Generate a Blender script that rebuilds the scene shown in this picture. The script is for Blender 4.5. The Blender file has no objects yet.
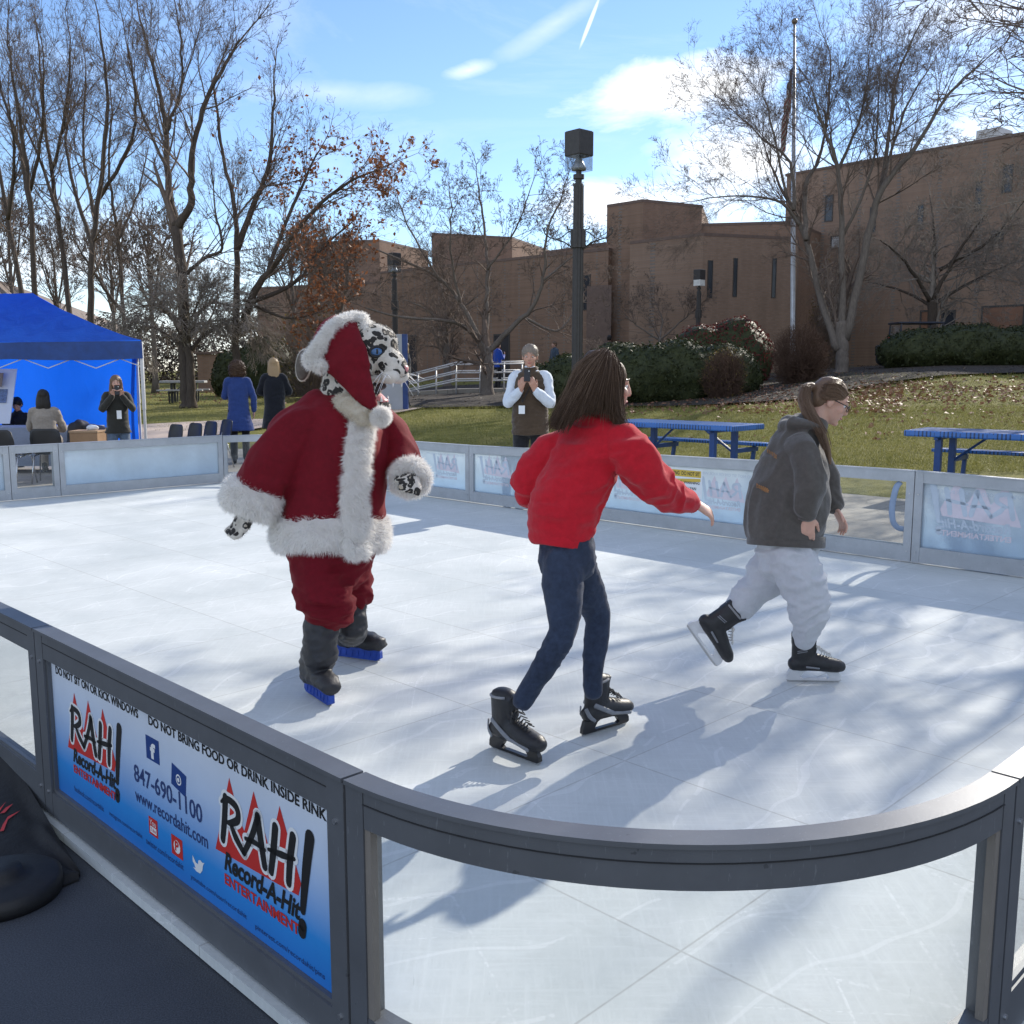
import bpy, bmesh, math, random
import numpy as np
from mathutils import Vector, noise as mnoise
random.seed(7); rng = np.random.default_rng(11)
S = bpy.context.scene
COL = S.collection
R = math.radians
# ---------------------------------------------------------------- camera model
F = 1000.0; YH = 370.0; H = 1.65
PIT = math.atan((512 - YH) / F); cp, sp = math.cos(PIT), math.sin(PIT)
def ray(x, y):
    cx, cy = (x - 512) / F, (512 - y) / F
    return np.array((cx, cp + cy * sp, -sp + cy * cp))
def at(x, y, d):
    """world point seen at pixel x,y whose distance along the view axis is d"""
    return np.array((0, 0, H)) + ray(x, y) * d
def gp(x, y, z=0.0):
    r = ray(x, y); t = (z - H) / r[2]
    return np.array((0, 0, H)) + r * t
AX = np.array((-math.sin(R(45)), math.cos(R(45)), 0)); BX = np.array((math.cos(R(45)), math.sin(R(45)), 0))
def AB(a, b, z=0.0):
    v = AX * a + BX * b; return np.array((v[0], v[1], z))
UP = np.array((0, 0, 1.0))
def V(*a): return np.array(a, float)
def unit(v): v = np.asarray(v, float); return v / (np.linalg.norm(v) + 1e-12)

# ---------------------------------------------------------------- objects
WL = {}
def _wl(o): return WL.get(o.name, np.zeros(3)) if o is not None else np.zeros(3)
def tag(o, label=None, cat=None, group=None, kind=None):
    if label: o['label'] = label
    if cat: o['category'] = cat
    if group: o['group'] = group
    if kind: o['kind'] = kind
    return o
def thing(name, label, cat, loc=(0, 0, 0), group=None):
    o = bpy.data.objects.new(name, None); COL.objects.link(o)
    o.empty_display_size = .1
    o.location = loc; WL[o.name] = np.array(loc, float)
    return tag(o, label, cat, group)
def link(me, name, mat, parent=None, base=None):
    """mesh in world coordinates -> object; under a parent the vertices become local to it"""
    o = bpy.data.objects.new(name, me)
    org = _wl(parent) if parent is not None else (np.array(base, float) if base is not None else np.zeros(3))
    n = len(me.vertices)
    if n:
        co = np.empty(n * 3, np.float32); me.vertices.foreach_get('co', co)
        co = (co.reshape(-1, 3) - org).astype(np.float32); me.vertices.foreach_set('co', co.ravel())
    if parent is not None: o.parent = parent
    else: o.location = org
    WL[o.name] = org
    COL.objects.link(o)
    o_name = o.name; WL[o_name] = org
    if mat is not None and not me.materials:
        for m in (mat if isinstance(mat, (list, tuple)) else [mat]): me.materials.append(m)
    me.update()
    return o
def np_mesh(name, verts, faces, smooth=False):
    """faces: (N,k) int array"""
    me = bpy.data.meshes.new(name)
    verts = np.asarray(verts, np.float32).reshape(-1, 3); faces = np.asarray(faces, np.int32)
    nf, k = faces.shape
    me.vertices.add(len(verts)); me.vertices.foreach_set('co', verts.ravel())
    me.loops.add(nf * k); me.loops.foreach_set('vertex_index', faces.ravel())
    me.polygons.add(nf)
    me.polygons.foreach_set('loop_start', np.arange(0, nf * k, k, dtype=np.int32))
    me.polygons.foreach_set('loop_total', np.full(nf, k, np.int32))
    if smooth: me.polygons.foreach_set('use_smooth', np.ones(nf, bool))
    me.update(calc_edges=True); me.validate()
    return me
def copy_tree(o, parent=None):
    c = o.copy(); COL.objects.link(c); WL[c.name] = WL.get(o.name, np.zeros(3))
    if parent is not None: c.parent = parent
    for ch in list(o.children): copy_tree(ch, c)
    return c

class MB:
    def __init__(s): s.v = []; s.f = []; s.mi = []; s.m = 0
    def add(s, vs, fs):
        b = len(s.v); s.v += [tuple(map(float, p)) for p in vs]
        for f in fs: s.f.append(tuple(i + b for i in f)); s.mi.append(s.m)
        return s
    def boxf(s, o, ex, ey, ez, bev=0.0):
        """box from corner o with edge vectors"""
        o, ex, ey, ez = (np.asarray(q, float) for q in (o, ex, ey, ez))
        if np.dot(np.cross(ex, ey), ez) < 0: o = o + ex; ex = -ex
        P = lambda a, b, c: o + ex * a + ey * b + ez * c
        if bev <= 0:
            vs = [P(0,0,0),P(1,0,0),P(1,1,0),P(0,1,0),P(0,0,1),P(1,0,1),P(1,1,1),P(0,1,1)]
            return s.add(vs, [(0,3,2,1),(4,5,6,7),(0,1,5,4),(1,2,6,5),(2,3,7,6),(3,0,4,7)])
        bm = bmesh.new()
        vv = [bm.verts.new(P(*c)) for c in ((0,0,0),(1,0,0),(1,1,0),(0,1,0),(0,0,1),(1,0,1),(1,1,1),(0,1,1))]
        for q in [(0,3,2,1),(4,5,6,7),(0,1,5,4),(1,2,6,5),(2,3,7,6),(3,0,4,7)]: bm.faces.new([vv[i] for i in q])
        bmesh.ops.bevel(bm, geom=list(bm.edges), offset=bev, segments=2, affect='EDGES', profile=.6)
        bm.verts.index_update()
        s.add([v.co[:] for v in bm.verts], [[v.index for v in f.verts] for f in bm.faces]); bm.free(); return s
    def box(s, c, dx, dy, dz, rz=0, bev=0.0):
        ca, sa = math.cos(rz), math.sin(rz)
        ex = V(ca, sa, 0) * dx; ey = V(-sa, ca, 0) * dy; ez = UP * dz
        return s.boxf(np.asarray(c, float) - ex / 2 - ey / 2 - ez / 2, ex, ey, ez, bev)
    def bar(s, p, q, w, h, up=UP, bev=0.0):
        p, q = np.asarray(p, float), np.asarray(q, float); t = q - p
        sd = unit(np.cross(t, up)); u = unit(np.cross(sd, t))
        return s.boxf(p - sd * w / 2 - u * h / 2, t, sd * w, u * h, bev)
    def tube(s, pts, rad, n=8, cap=True):
        pts = [np.asarray(p, float) for p in pts]
        if np.isscalar(rad): rad = [rad] * len(pts)
        rings = []; prev = None
        for i, p in enumerate(pts):
            t = unit(pts[min(i + 1, len(pts) - 1)] - pts[max(i - 1, 0)])
            if prev is None:
                a = V(0, 0, 1) if abs(t[2]) < .9 else V(1, 0, 0); u = unit(np.cross(t, a))
            else: u = unit(prev - t * np.dot(prev, t))
            prev = u; w = np.cross(t, u)
            rings.append([p + (u * math.cos(k * 2 * math.pi / n) + w * math.sin(k * 2 * math.pi / n)) * rad[i] for k in range(n)])
        return s.rings(rings, cap)
    def rings(s, rings, cap=True, closed=False):
        n = len(rings[0]); b = len(s.v); vs = [p for r in rings for p in r]; fs = []
        m = len(rings)
        for i in range(m if closed else m - 1):
            i2 = (i + 1) % m
            for k in range(n):
                k2 = (k + 1) % n; fs.append((i * n + k, i * n + k2, i2 * n + k2, i2 * n + k))
        if cap and not closed:
            fs.append(tuple(range(n - 1, -1, -1))); fs.append(tuple((m - 1) * n + k for k in range(n)))
        return s.add(vs, fs)
    def loft(s, ctrl, side=None, n=18, sub=4, dome=True):
        """ctrl: list of (centre, ra, rb[, side]) ; ra along side, rb across; catmull-rom along the path"""
        C = [np.asarray(c[0], float) for c in ctrl]; m = len(C)
        RA = [c[1] for c in ctrl]; RB = [c[2] for c in ctrl]
        SD = [unit(c[3]) if len(c) > 3 and c[3] is not None else (unit(side) if side is not None else None) for c in ctrl]
        pts = []; 
        for i in range(m - 1):
            p0, p1, p2, p3 = C[max(i - 1, 0)], C[i], C[i + 1], C[min(i + 2, m - 1)]
            for k in range(sub):
                t = k / sub
                q = .5 * ((2 * p1) + (-p0 + p2) * t + (2 * p0 - 5 * p1 + 4 * p2 - p3) * t * t + (-p0 + 3 * p1 - 3 * p2 + p3) * t ** 3)
                e = t * t * (3 - 2 * t) * .5 + t * .5
                sd = None if SD[i] is None else unit(SD[i] * (1 - t) + SD[i + 1] * t)
                pts.append((q, RA[i] * (1 - e) + RA[i + 1] * e, RB[i] * (1 - e) + RB[i + 1] * e, sd))
        pts.append((C[-1], RA[-1], RB[-1], SD[-1]))
        flat0 = dome == 'end'
        if dome:
            def ends(a, b, sign):
                t = unit(a[0] - b[0]); out = []
                for k in (.5, .85, .98):
                    q = math.sqrt(max(1 - k * k, 0)); h = min(a[1], a[2]) * .8
                    out.append((a[0] + t * h * k, a[1] * q, a[2] * q, a[3]))
                return out
            pts = ([] if flat0 else ends(pts[0], pts[1], -1)[::-1]) + pts + ends(pts[-1], pts[-2], 1)
        rings = []; prev = None
        for i, (q, ra, rb, sd) in enumerate(pts):
            t = unit(pts[min(i + 1, len(pts) - 1)][0] - pts[max(i - 1, 0)][0])
            if sd is None:
                if prev is None:
                    a = V(0, 0, 1) if abs(t[2]) < .9 else V(1, 0, 0); u = unit(np.cross(t, a))
                else: u = unit(prev - t * np.dot(prev, t))
            else:
                u = unit(sd - t * np.dot(sd, t))
            prev = u; w = np.cross(t, u)
            rings.append([q + u * math.cos(k * 2 * math.pi / n) * ra + w * math.sin(k * 2 * math.pi / n) * rb for k in range(n)])
        return s.rings(rings)
    def ell(s, c, ax, n=16, m=10):
        """ellipsoid; ax = three axis vectors already scaled"""
        c = np.asarray(c, float); ax = [np.asarray(a, float) for a in ax]
        rings = []
        for i in range(m + 1):
            th = math.pi * (i + .02) / (m + .04); z = math.cos(th); r = math.sin(th)
            rings.append([c + ax[2] * z + ax[0] * r * math.cos(k * 2 * math.pi / n) + ax[1] * r * math.sin(k * 2 * math.pi / n) for k in range(n)])
        if np.dot(np.cross(ax[0], ax[1]), ax[2]) > 0: rings = rings[::-1]
        return s.rings(rings)
    def ball(s, c, r, n=14, m=9): return s.ell(c, (V(r, 0, 0), V(0, r, 0), V(0, 0, r)), n, m)
    def prism(s, outline, ext):
        """closed planar outline (list of 3d points) extruded by vector ext"""
        n = len(outline); o = [np.asarray(p, float) for p in outline]; ext = np.asarray(ext, float)
        nrm = sum((np.cross(o[i] - o[0], o[(i + 1) % n] - o[0]) for i in range(1, n)), np.zeros(3))
        if np.dot(nrm, ext) > 0: o = o[::-1]
        vs = o + [p + ext for p in o]
        fs = [tuple(range(n)), tuple(range(2 * n - 1, n - 1, -1))]
        for i in range(n): fs.append((i, n + i, n + (i + 1) % n, (i + 1) % n)[::1])
        return s.add(vs, fs)
    def mesh(s, name, smooth=False):
        me = bpy.data.meshes.new(name); me.from_pydata(s.v, [], s.f)
        if smooth: me.polygons.foreach_set('use_smooth', np.ones(len(me.polygons), bool))
        if any(s.mi): me.polygons.foreach_set('material_index', s.mi)
        me.update(); return me
    def build(s, name, mat, parent=None, smooth=False, base=None, fixn=False, autosmooth=None):
        me = s.mesh(name, smooth)
        if fixn:
            bm = bmesh.new(); bm.from_mesh(me); bmesh.ops.recalc_face_normals(bm, faces=bm.faces); bm.to_mesh(me); bm.free()
        if autosmooth: 
            me.polygons.foreach_set('use_smooth', np.ones(len(me.polygons), bool)); me.set_sharp_from_angle(angle=R(autosmooth))
        return link(me, name, mat, parent, base)

# vectorised value noise ------------------------------------------------------
def vnoise(P, seed=0):
    P = np.asarray(P, float); I = np.floor(P).astype(np.int64); f = P - I; f = f * f * (3 - 2 * f)
    def h(x, y, z):
        n = (x * 374761393 + y * 668265263 + z * 2147483647 + seed * 974711) & 0x7fffffff
        n = (n ^ (n >> 13)) * 1274126177 & 0x7fffffff; n = n ^ (n >> 16)
        return (n & 0xffff) / 65535.0
    x, y, z = I[:, 0], I[:, 1], I[:, 2]; r = 0
    for dx in (0, 1):
        for dy in (0, 1):
            for dz in (0, 1):
                w = (f[:, 0] if dx else 1 - f[:, 0]) * (f[:, 1] if dy else 1 - f[:, 1]) * (f[:, 2] if dz else 1 - f[:, 2])
                r = r + w * h(x + dx, y + dy, z + dz)
    return r * 2 - 1
def fbm(P, sc, oct=3, seed=0):
    r = 0; a = 1.0
    for k in range(oct): r = r + vnoise(np.asarray(P) * sc * 2 ** k + k * 17.3, seed + k) * a; a *= .5
    return r
def organic(mb, voxel=.008, smooth=4, disp=None):
    """one closed skin round all the lofts in mb; disp(co, normals) -> offset along normals"""
    me = mb.mesh('tmp'); o = bpy.data.objects.new('tmp', me); COL.objects.link(o)
    m = o.modifiers.new('r', 'REMESH'); m.mode = 'VOXEL'; m.voxel_size = voxel
    if smooth:
        q = o.modifiers.new('s', 'SMOOTH'); q.iterations = smooth; q.factor = .5
    dg = bpy.context.evaluated_depsgraph_get(); dg.update()
    out = bpy.data.meshes.new_from_object(o.evaluated_get(dg))
    COL.objects.unlink(o); bpy.data.objects.remove(o); bpy.data.meshes.remove(me)
    if disp:
        n = len(out.vertices); co = np.empty(n * 3, np.float32); out.vertices.foreach_get('co', co); co = co.reshape(-1, 3).astype(float)
        no = np.empty(n * 3, np.float32); out.vertex_normals.foreach_get('vector', no); no = no.reshape(-1, 3)
        co = co + no * disp(co, no)[:, None]
        out.vertices.foreach_set('co', co.astype(np.float32).ravel())
    out.polygons.foreach_set('use_smooth', np.ones(len(out.polygons), bool)); out.update()
    return out
def folds(amp=.008, sc=(9, 9, 14), seed=1, oct=2):
    sc = np.array(sc, float)
    def f(co, no):
        n = vnoise(co * sc + vnoise(co * 5, seed + 9)[:, None] * 1.2, seed); n2 = vnoise(co * sc * 2.3, seed + 3)
        return amp * ((1 - 2 * np.abs(n)) * .7 + n2 * .4)
    return f
def fur_mesh(me, count, length, width, seed=0, droop=.3, jit=.6, name='fur'):
    """thin triangles growing from a mesh's surface"""
    r = np.random.default_rng(seed)
    me.calc_loop_triangles(); nt = len(me.loop_triangles)
    t = np.empty(nt * 3, np.int32); me.loop_triangles.foreach_get('vertices', t); t = t.reshape(-1, 3)
    co = np.empty(len(me.vertices) * 3, np.float32); me.vertices.foreach_get('co', co); co = co.reshape(-1, 3)
    A, B, C = co[t[:, 0]], co[t[:, 1]], co[t[:, 2]]; nn = np.cross(B - A, C - A); ar = np.linalg.norm(nn, axis=1)
    nn = nn / (ar[:, None] + 1e-12); i = r.choice(nt, count, p=ar / ar.sum())
    u = r.random(count); v = r.random(count); q = u + v > 1; u[q] = 1 - u[q]; v[q] = 1 - v[q]
    P = A[i] + (B - A)[i] * u[:, None] + (C - A)[i] * v[:, None]
    cl = np.stack([vnoise(P * 26, 3 + k) for k in range(3)], 1)
    D = nn[i] + r.normal(0, jit * .5, (count, 3)) + cl * jit; D[:, 2] -= droop; D /= np.linalg.norm(D, axis=1)[:, None]
    Sd = np.cross(D, r.normal(0, 1, (count, 3))); Sd /= np.linalg.norm(Sd, axis=1)[:, None]
    L = length * (.5 + r.random(count) * .8)[:, None]
    M = P + D * L * .55; T = P + D * L; T[:, 2] -= L[:, 0] * droop * .4
    P = P - D * length * .1
    vs = np.stack([P - Sd * width, P + Sd * width, T], 1).reshape(-1, 3)
    return np_mesh(name, vs, np.arange(count * 3).reshape(-1, 3))
def segs_mesh(name, P0, P1, R0, R1, n=4, smooth=True):
    P0, P1 = np.asarray(P0, float), np.asarray(P1, float); R0, R1 = np.asarray(R0, float), np.asarray(R1, float)
    t = P1 - P0; t = t / (np.linalg.norm(t, axis=1)[:, None] + 1e-9)
    a = np.where(np.abs(t[:, 2:3]) < .9, np.array([[0, 0, 1.]]), np.array([[1., 0, 0]]))
    u = np.cross(t, a); u /= np.linalg.norm(u, axis=1)[:, None]; w = np.cross(t, u); N = len(P0)
    ang = np.arange(n) * 2 * np.pi / n
    off = u[:, None, :] * np.cos(ang)[None, :, None] + w[:, None, :] * np.sin(ang)[None, :, None]
    vs = np.concatenate([P0[:, None] + off * R0[:, None, None], P1[:, None] + off * R1[:, None, None]], 1).reshape(-1, 3)
    k = np.arange(n); k2 = (k + 1) % n
    fs = np.stack([k, k2, n + k2, n + k], 1)[None] + (np.arange(N) * 2 * n)[:, None, None]
    return np_mesh(name, vs, fs.reshape(-1, 4), smooth)

# ---------------------------------------------------------------- materials
def newmat(name):
    m = bpy.data.materials.new(name); m.use_nodes = True; nt = m.node_tree; nt.nodes.clear()
    out = nt.nodes.new('ShaderNodeOutputMaterial'); b = nt.nodes.new('ShaderNodeBsdfPrincipled')
    nt.links.new(b.outputs[0], out.inputs[0]); return m, nt, b, out
def N(nt, t, **kw):
    n = nt.nodes.new('ShaderNode' + t)
    for k, v in kw.items():
        if k in n.inputs: n.inputs[k].default_value = v
        else: setattr(n, k, v)
    return n
def ramp(nt, fac, stops, interp='LINEAR'):
    r = nt.nodes.new('ShaderNodeValToRGB'); r.color_ramp.interpolation = interp
    e = r.color_ramp.elements
    while len(e) < len(stops): e.new(.5)
    for i, (p, c) in enumerate(stops):
        e[i].position = p; e[i].color = (*c, 1) if len(c) == 3 else c
    nt.links.new(fac, r.inputs[0]); return r
def mixc(nt, fac, a, b, mode='MIX'):
    m = nt.nodes.new('ShaderNodeMix'); m.data_type = 'RGBA'; m.blend_type = mode
    for s, v in ((m.inputs[0], fac), (m.inputs[6], a), (m.inputs[7], b)):
        if hasattr(v, 'links') or hasattr(v, 'is_output'): nt.links.new(v, s)
        elif isinstance(v, (int, float)): s.default_value = v
        else: s.default_value = (*v, 1) if len(v) == 3 else v
    return m.outputs[2]
def mth(nt, op, a, b=None, clamp=False):
    m = nt.nodes.new('ShaderNodeMath'); m.operation = op; m.use_clamp = clamp
    for s, v in ((m.inputs[0], a), (m.inputs[1], b)):
        if v is None: continue
        if isinstance(v, (int, float)): s.default_value = v
        else: nt.links.new(v, s)
    return m.outputs[0]
def coords(nt, kind='Object', scale=(1, 1, 1), rot=(0, 0, 0), loc=(0, 0, 0)):
    tc = nt.nodes.new('ShaderNodeTexCoord'); mp = nt.nodes.new('ShaderNodeMapping')
    mp.inputs['Scale'].default_value = scale; mp.inputs['Rotation'].default_value = rot; mp.inputs['Location'].default_value = loc
    nt.links.new(tc.outputs[kind], mp.inputs[0]); return mp.outputs[0]
def noise(nt, vec, scale, detail=4, rough=.55, dist=0):
    n = N(nt, 'TexNoise', Scale=scale, Detail=detail, Roughness=rough, Distortion=dist); nt.links.new(vec, n.inputs['Vector']); return n.outputs[0]
def bump(nt, b, h, strength=.3, dist=.01):
    n = N(nt, 'Bump', Strength=strength, Distance=dist); nt.links.new(h, n.inputs['Height']); nt.links.new(n.outputs[0], b.inputs['Normal']); return n
def mat(name, col, rough=.6, var=.15, vs=6, metal=0, bmp=0, bs=60, bd=.004, spec=None, sheen=0, sub=0, kind='Object', col2=None, coat=0):
    m, nt, b, out = newmat(name); b.inputs['Roughness'].default_value = rough; b.inputs['Metallic'].default_value = metal
    if spec is not None: b.inputs['Specular IOR Level'].default_value = spec
    if sheen: b.inputs['Sheen Weight'].default_value = sheen; b.inputs['Sheen Roughness'].default_value = .4
    if coat: b.inputs['Coat Weight'].default_value = coat
    if sub: b.inputs['Subsurface Weight'].default_value = sub; b.inputs['Subsurface Radius'].default_value = (.012, .004, .002); b.inputs['Subsurface Scale'].default_value = 1
    c = coords(nt, kind)
    n = noise(nt, c, vs, 5, .6)
    lo = tuple(v * (1 - var) for v in col); hi = tuple(min(v * (1 + var), 1) for v in col) if col2 is None else col2
    r = ramp(nt, n, [(.3, lo), (.7, hi)]); nt.links.new(r.outputs[0], b.inputs['Base Color'])
    if bmp: bump(nt, b, noise(nt, c, bs, 3, .6), bmp, bd)
    return m
# ---------------------------------------------------------------- camera, light, sky
cam = bpy.data.cameras.new('camera'); co_ = bpy.data.objects.new('camera', cam); COL.objects.link(co_)
cam.sensor_width = 36; cam.lens = F / 1024 * 36; cam.clip_end = 2000; cam.clip_start = .05
co_.location = (0, 0, H); co_.rotation_euler = (math.pi / 2 - PIT, 0, 0); S.camera = co_
SUN_AZ, SUN_EL = R(37), R(28)            # azimuth to the right of the view, elevation
sun = bpy.data.lights.new('sun', 'SUN'); so = bpy.data.objects.new('sun', sun); COL.objects.link(so)
sun.energy = 4.3; sun.angle = R(.55); sun.color = (1, .93, .82)
sd_ = Vector((math.sin(SUN_AZ) * math.cos(SUN_EL), math.cos(SUN_AZ) * math.cos(SUN_EL), math.sin(SUN_EL)))
so.rotation_euler = sd_.to_track_quat('Z', 'Y').to_euler(); so.location = (10, 14, 20)
S.view_settings.view_transform = 'Standard'; S.view_settings.look = 'None'; S.view_settings.gamma = 1; S.view_settings.exposure = .50
W = bpy.data.worlds.new('World'); S.world = W; W.use_nodes = True; wt = W.node_tree; wt.nodes.clear()
wo = wt.nodes.new('ShaderNodeOutputWorld'); bg = wt.nodes.new('ShaderNodeBackground'); wt.links.new(bg.outputs[0], wo.inputs[0])
sky = wt.nodes.new('ShaderNodeTexSky'); sky.sky_type = 'NISHITA'; sky.sun_disc = False
sky.sun_elevation = SUN_EL; sky.sun_rotation = SUN_AZ; sky.air_density = 1.0; sky.dust_density = .05; sky.ozone_density = 3.2; sky.altitude = 200
bg.inputs[1].default_value = .14
tc = wt.nodes.new('ShaderNodeTexCoord'); sx = wt.nodes.new('ShaderNodeSeparateXYZ'); wt.links.new(tc.outputs['Generated'], sx.inputs[0])
az = mth(wt, 'ARCTAN2', sx.outputs[0], sx.outputs[1]); el = mth(wt, 'ARCSINE', sx.outputs[2])
cb = wt.nodes.new('ShaderNodeCombineXYZ'); wt.links.new(az, cb.inputs[0]); wt.links.new(el, cb.inputs[1])
def wn(sx_, sy_, sc, det=7, rough=.6, dist=.3):
    mp = wt.nodes.new('ShaderNodeMapping'); mp.inputs['Scale'].default_value = (sx_, sy_, 1); wt.links.new(cb.outputs[0], mp.inputs[0])
    return noise(wt, mp.outputs[0], sc, det, rough, dist)
nz = wn(1, 2.3, 7); nf = wn(1, 3.2, 3.1, 8, .65, .8)
def blob(px, py, wa, we, rot=0, soft=1.0, nk=1.1):
    d = unit(ray(px, py)); a0 = math.atan2(d[0], d[1]); e0 = math.asin(d[2])
    da = mth(wt, 'SUBTRACT', az, a0); de = mth(wt, 'SUBTRACT', el, e0)
    c, s_ = math.cos(rot), math.sin(rot)
    u = mth(wt, 'ADD', mth(wt, 'MULTIPLY', da, c / wa), mth(wt, 'MULTIPLY', de, s_ / wa))
    v = mth(wt, 'ADD', mth(wt, 'MULTIPLY', da, -s_ / we), mth(wt, 'MULTIPLY', de, c / we))
    r2 = mth(wt, 'ADD', mth(wt, 'MULTIPLY', u, u), mth(wt, 'MULTIPLY', v, v))
    m = mth(wt, 'SUBTRACT', 1.0, mth(wt, 'SQRT', r2))
    if nk: m = mth(wt, 'ADD', m, mth(wt, 'MULTIPLY', mth(wt, 'SUBTRACT', nz, .5), nk * 2))
    return mth(wt, 'MULTIPLY', m, soft, clamp=True)
msk = None
for args in [(672, 92, .11, .034, .12, 1.6), (620, 205, .10, .03, .1, 1.3), (740, 165, .10, .06, .2, .9), (960, 150, .12, .10, 0, .6),
             (980, 10, .12, .03, 0, .6), (470, 70, .03, .008, .2, .6), (330, 92, .09, .014, 0, .35), (560, 20, .08, .012, .5, .3),
             (60, 260, .25, .06, 0, .55), (200, 330, .4, .06, 0, .5), (560, 300, .3, .06, 0, .5), (-500, 250, .5, .1, 0, .5), (1700, 250, .5, .1, 0, .6)]:
    b_ = blob(*args[:4], rot=args[4], soft=args[5]); msk = b_ if msk is None else mth(wt, 'MAXIMUM', msk, b_)
con = blob(590, 22, .0022, .026, rot=-.42, soft=3.0, nk=.0)
wisp = mth(wt, 'MULTIPLY', mth(wt, 'SUBTRACT', nf, .5), .9, clamp=True)
msk = mth(wt, 'MAXIMUM', msk, mth(wt, 'MULTIPLY', con, .55)); msk = mth(wt, 'MAXIMUM', msk, mth(wt, 'MULTIPLY', wisp, .8))
rear_fill = mth(wt, 'MULTIPLY', mth(wt, 'MULTIPLY', mth(wt, 'SUBTRACT', mth(wt, 'ABSOLUTE', az), .85), 1.6, clamp=True), mth(wt, 'MULTIPLY', mth(wt, 'SUBTRACT', nf, .36), 3.2, clamp=True))  # unseen clouds behind the camera, added as neutral fill light
msk = mth(wt, 'MAXIMUM', msk, mth(wt, 'MULTIPLY', rear_fill, .8))
msk = mth(wt, 'MULTIPLY', msk, mth(wt, 'GREATER_THAN', el, -.02))
skyc = mixc(wt, .0, sky.outputs[0], (0, 0, 0))
cl = mixc(wt, msk, mixc(wt, 1.0, sky.outputs[0], (.90, .915, 1.0), 'MULTIPLY'), (7.4, 7.6, 7.9))
wt.links.new(cl, bg.inputs[0])

# ---------------------------------------------------------------- ground
B_FAR, A_LEFT = 8.43, 13.4                # inner faces of the far and left rink walls
PAV_B, PAV_A = 13.0, 19.5
# ground height as a function of view angle and distance
ZU = [-.6, -.3, .1, .45, .9]
ZY = [0, 15, 17, 20, 25, 30, 35, 45, 60, 90, 1000]
ZT = [[0, 0, .02, .1, .25, .35, .45, .55, .65, .8, .8],
      [0, 0, .03, .15, .38, .45, .5, .55, .65, .8, .8],
      [0, 0, .03, .12, .36, .62, .85, 1.15, 1.45, 1.7, 1.7],
      [0, .02, .2, .55, 1.15, 1.62, 1.85, 2.0, 2.1, 2.2, 2.2],
      [0, .1, .3, .7, 1.3, 1.8, 2.0, 2.2, 2.3, 2.4, 2.4]]
ZT = np.array(ZT)
def zg_arr(X, Y):
    X = np.asarray(X, float); Y = np.maximum(np.asarray(Y, float), .1)
    u = np.clip(X / np.maximum(Y, 6), -.6, .9)
    rows = np.stack([np.interp(Y, ZY, ZT[i]) for i in range(5)], 0)
    j = np.clip(np.searchsorted(ZU, u) - 1, 0, 3); zu = np.array(ZU)
    t = (u - zu[j]) / (zu[j + 1] - zu[j]); t = t * t * (3 - 2 * t); idx = np.arange(len(u)) if u.ndim else None
    r = rows[j, idx] * (1 - t) + rows[j + 1, idx] * t
    b = (X + Y) * .70711; a = (Y - X) * .70711
    k = np.clip(np.maximum(b - PAV_B, a - PAV_A) / 2.5, 0, 1)
    return r * k * k * (3 - 2 * k)
def zg(x, y): return float(zg_arr(np.array([x]), np.array([y]))[0])
def on_ground(px, d, dz=0.0):
    """ground point in the column px at distance d"""
    r = ray(px, 370); p = r * d; return V(p[0], p[1], zg(p[0], p[1]) + dz)

ys = np.concatenate([np.linspace(-8, 60, 137), np.linspace(62, 130, 35), np.array([150, 200, 300, 500, 900])])
xs = np.concatenate([[-900, -500, -300, -200, -150], np.linspace(-120, -42, 27), np.linspace(-40, 40, 161), np.linspace(42, 120, 27), [150, 200, 300, 500, 900]])
XX, YY = np.meshgrid(xs, ys); ZZ = zg_arr(XX.ravel(), YY.ravel()) - .085
nx, ny = len(xs), len(ys); i, j = np.meshgrid(np.arange(nx - 1), np.arange(ny - 1)); k0 = (j * nx + i).ravel()
gme = np_mesh('lawn', np.stack([XX.ravel(), YY.ravel(), ZZ + .03 * vnoise(np.stack([XX.ravel(), YY.ravel(), 0 * ZZ], 1) * .35)], 1), np.stack([k0, k0 + 1, k0 + nx + 1, k0 + nx], 1), True)
gm, nt, b, out = newmat('lawn'); b.inputs['Roughness'].default_value = .9; b.inputs['Specular IOR Level'].default_value = .1
c = coords(nt)
n1 = noise(nt, c, .35, 5, .6); n2 = noise(nt, c, 4, 6, .7); n3 = noise(nt, c, 40, 3, .7)
grass = ramp(nt, n2, [(.25, (.10, .105, .028)), (.5, (.19, .19, .052)), (.75, (.30, .275, .095))])
dry = ramp(nt, n3, [(.3, (.12, .115, .035)), (.7, (.33, .28, .12))])
g_ = mixc(nt, mth(nt, 'MULTIPLY', mth(nt, 'SUBTRACT', n1, .3), 1.5, clamp=True), grass.outputs[0], dry.outputs[0])
nt.links.new(g_, b.inputs['Base Color']); bump(nt, b, n3, .8, .05)
tag(link(gme, 'lawn', gm), kind='structure')

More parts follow.
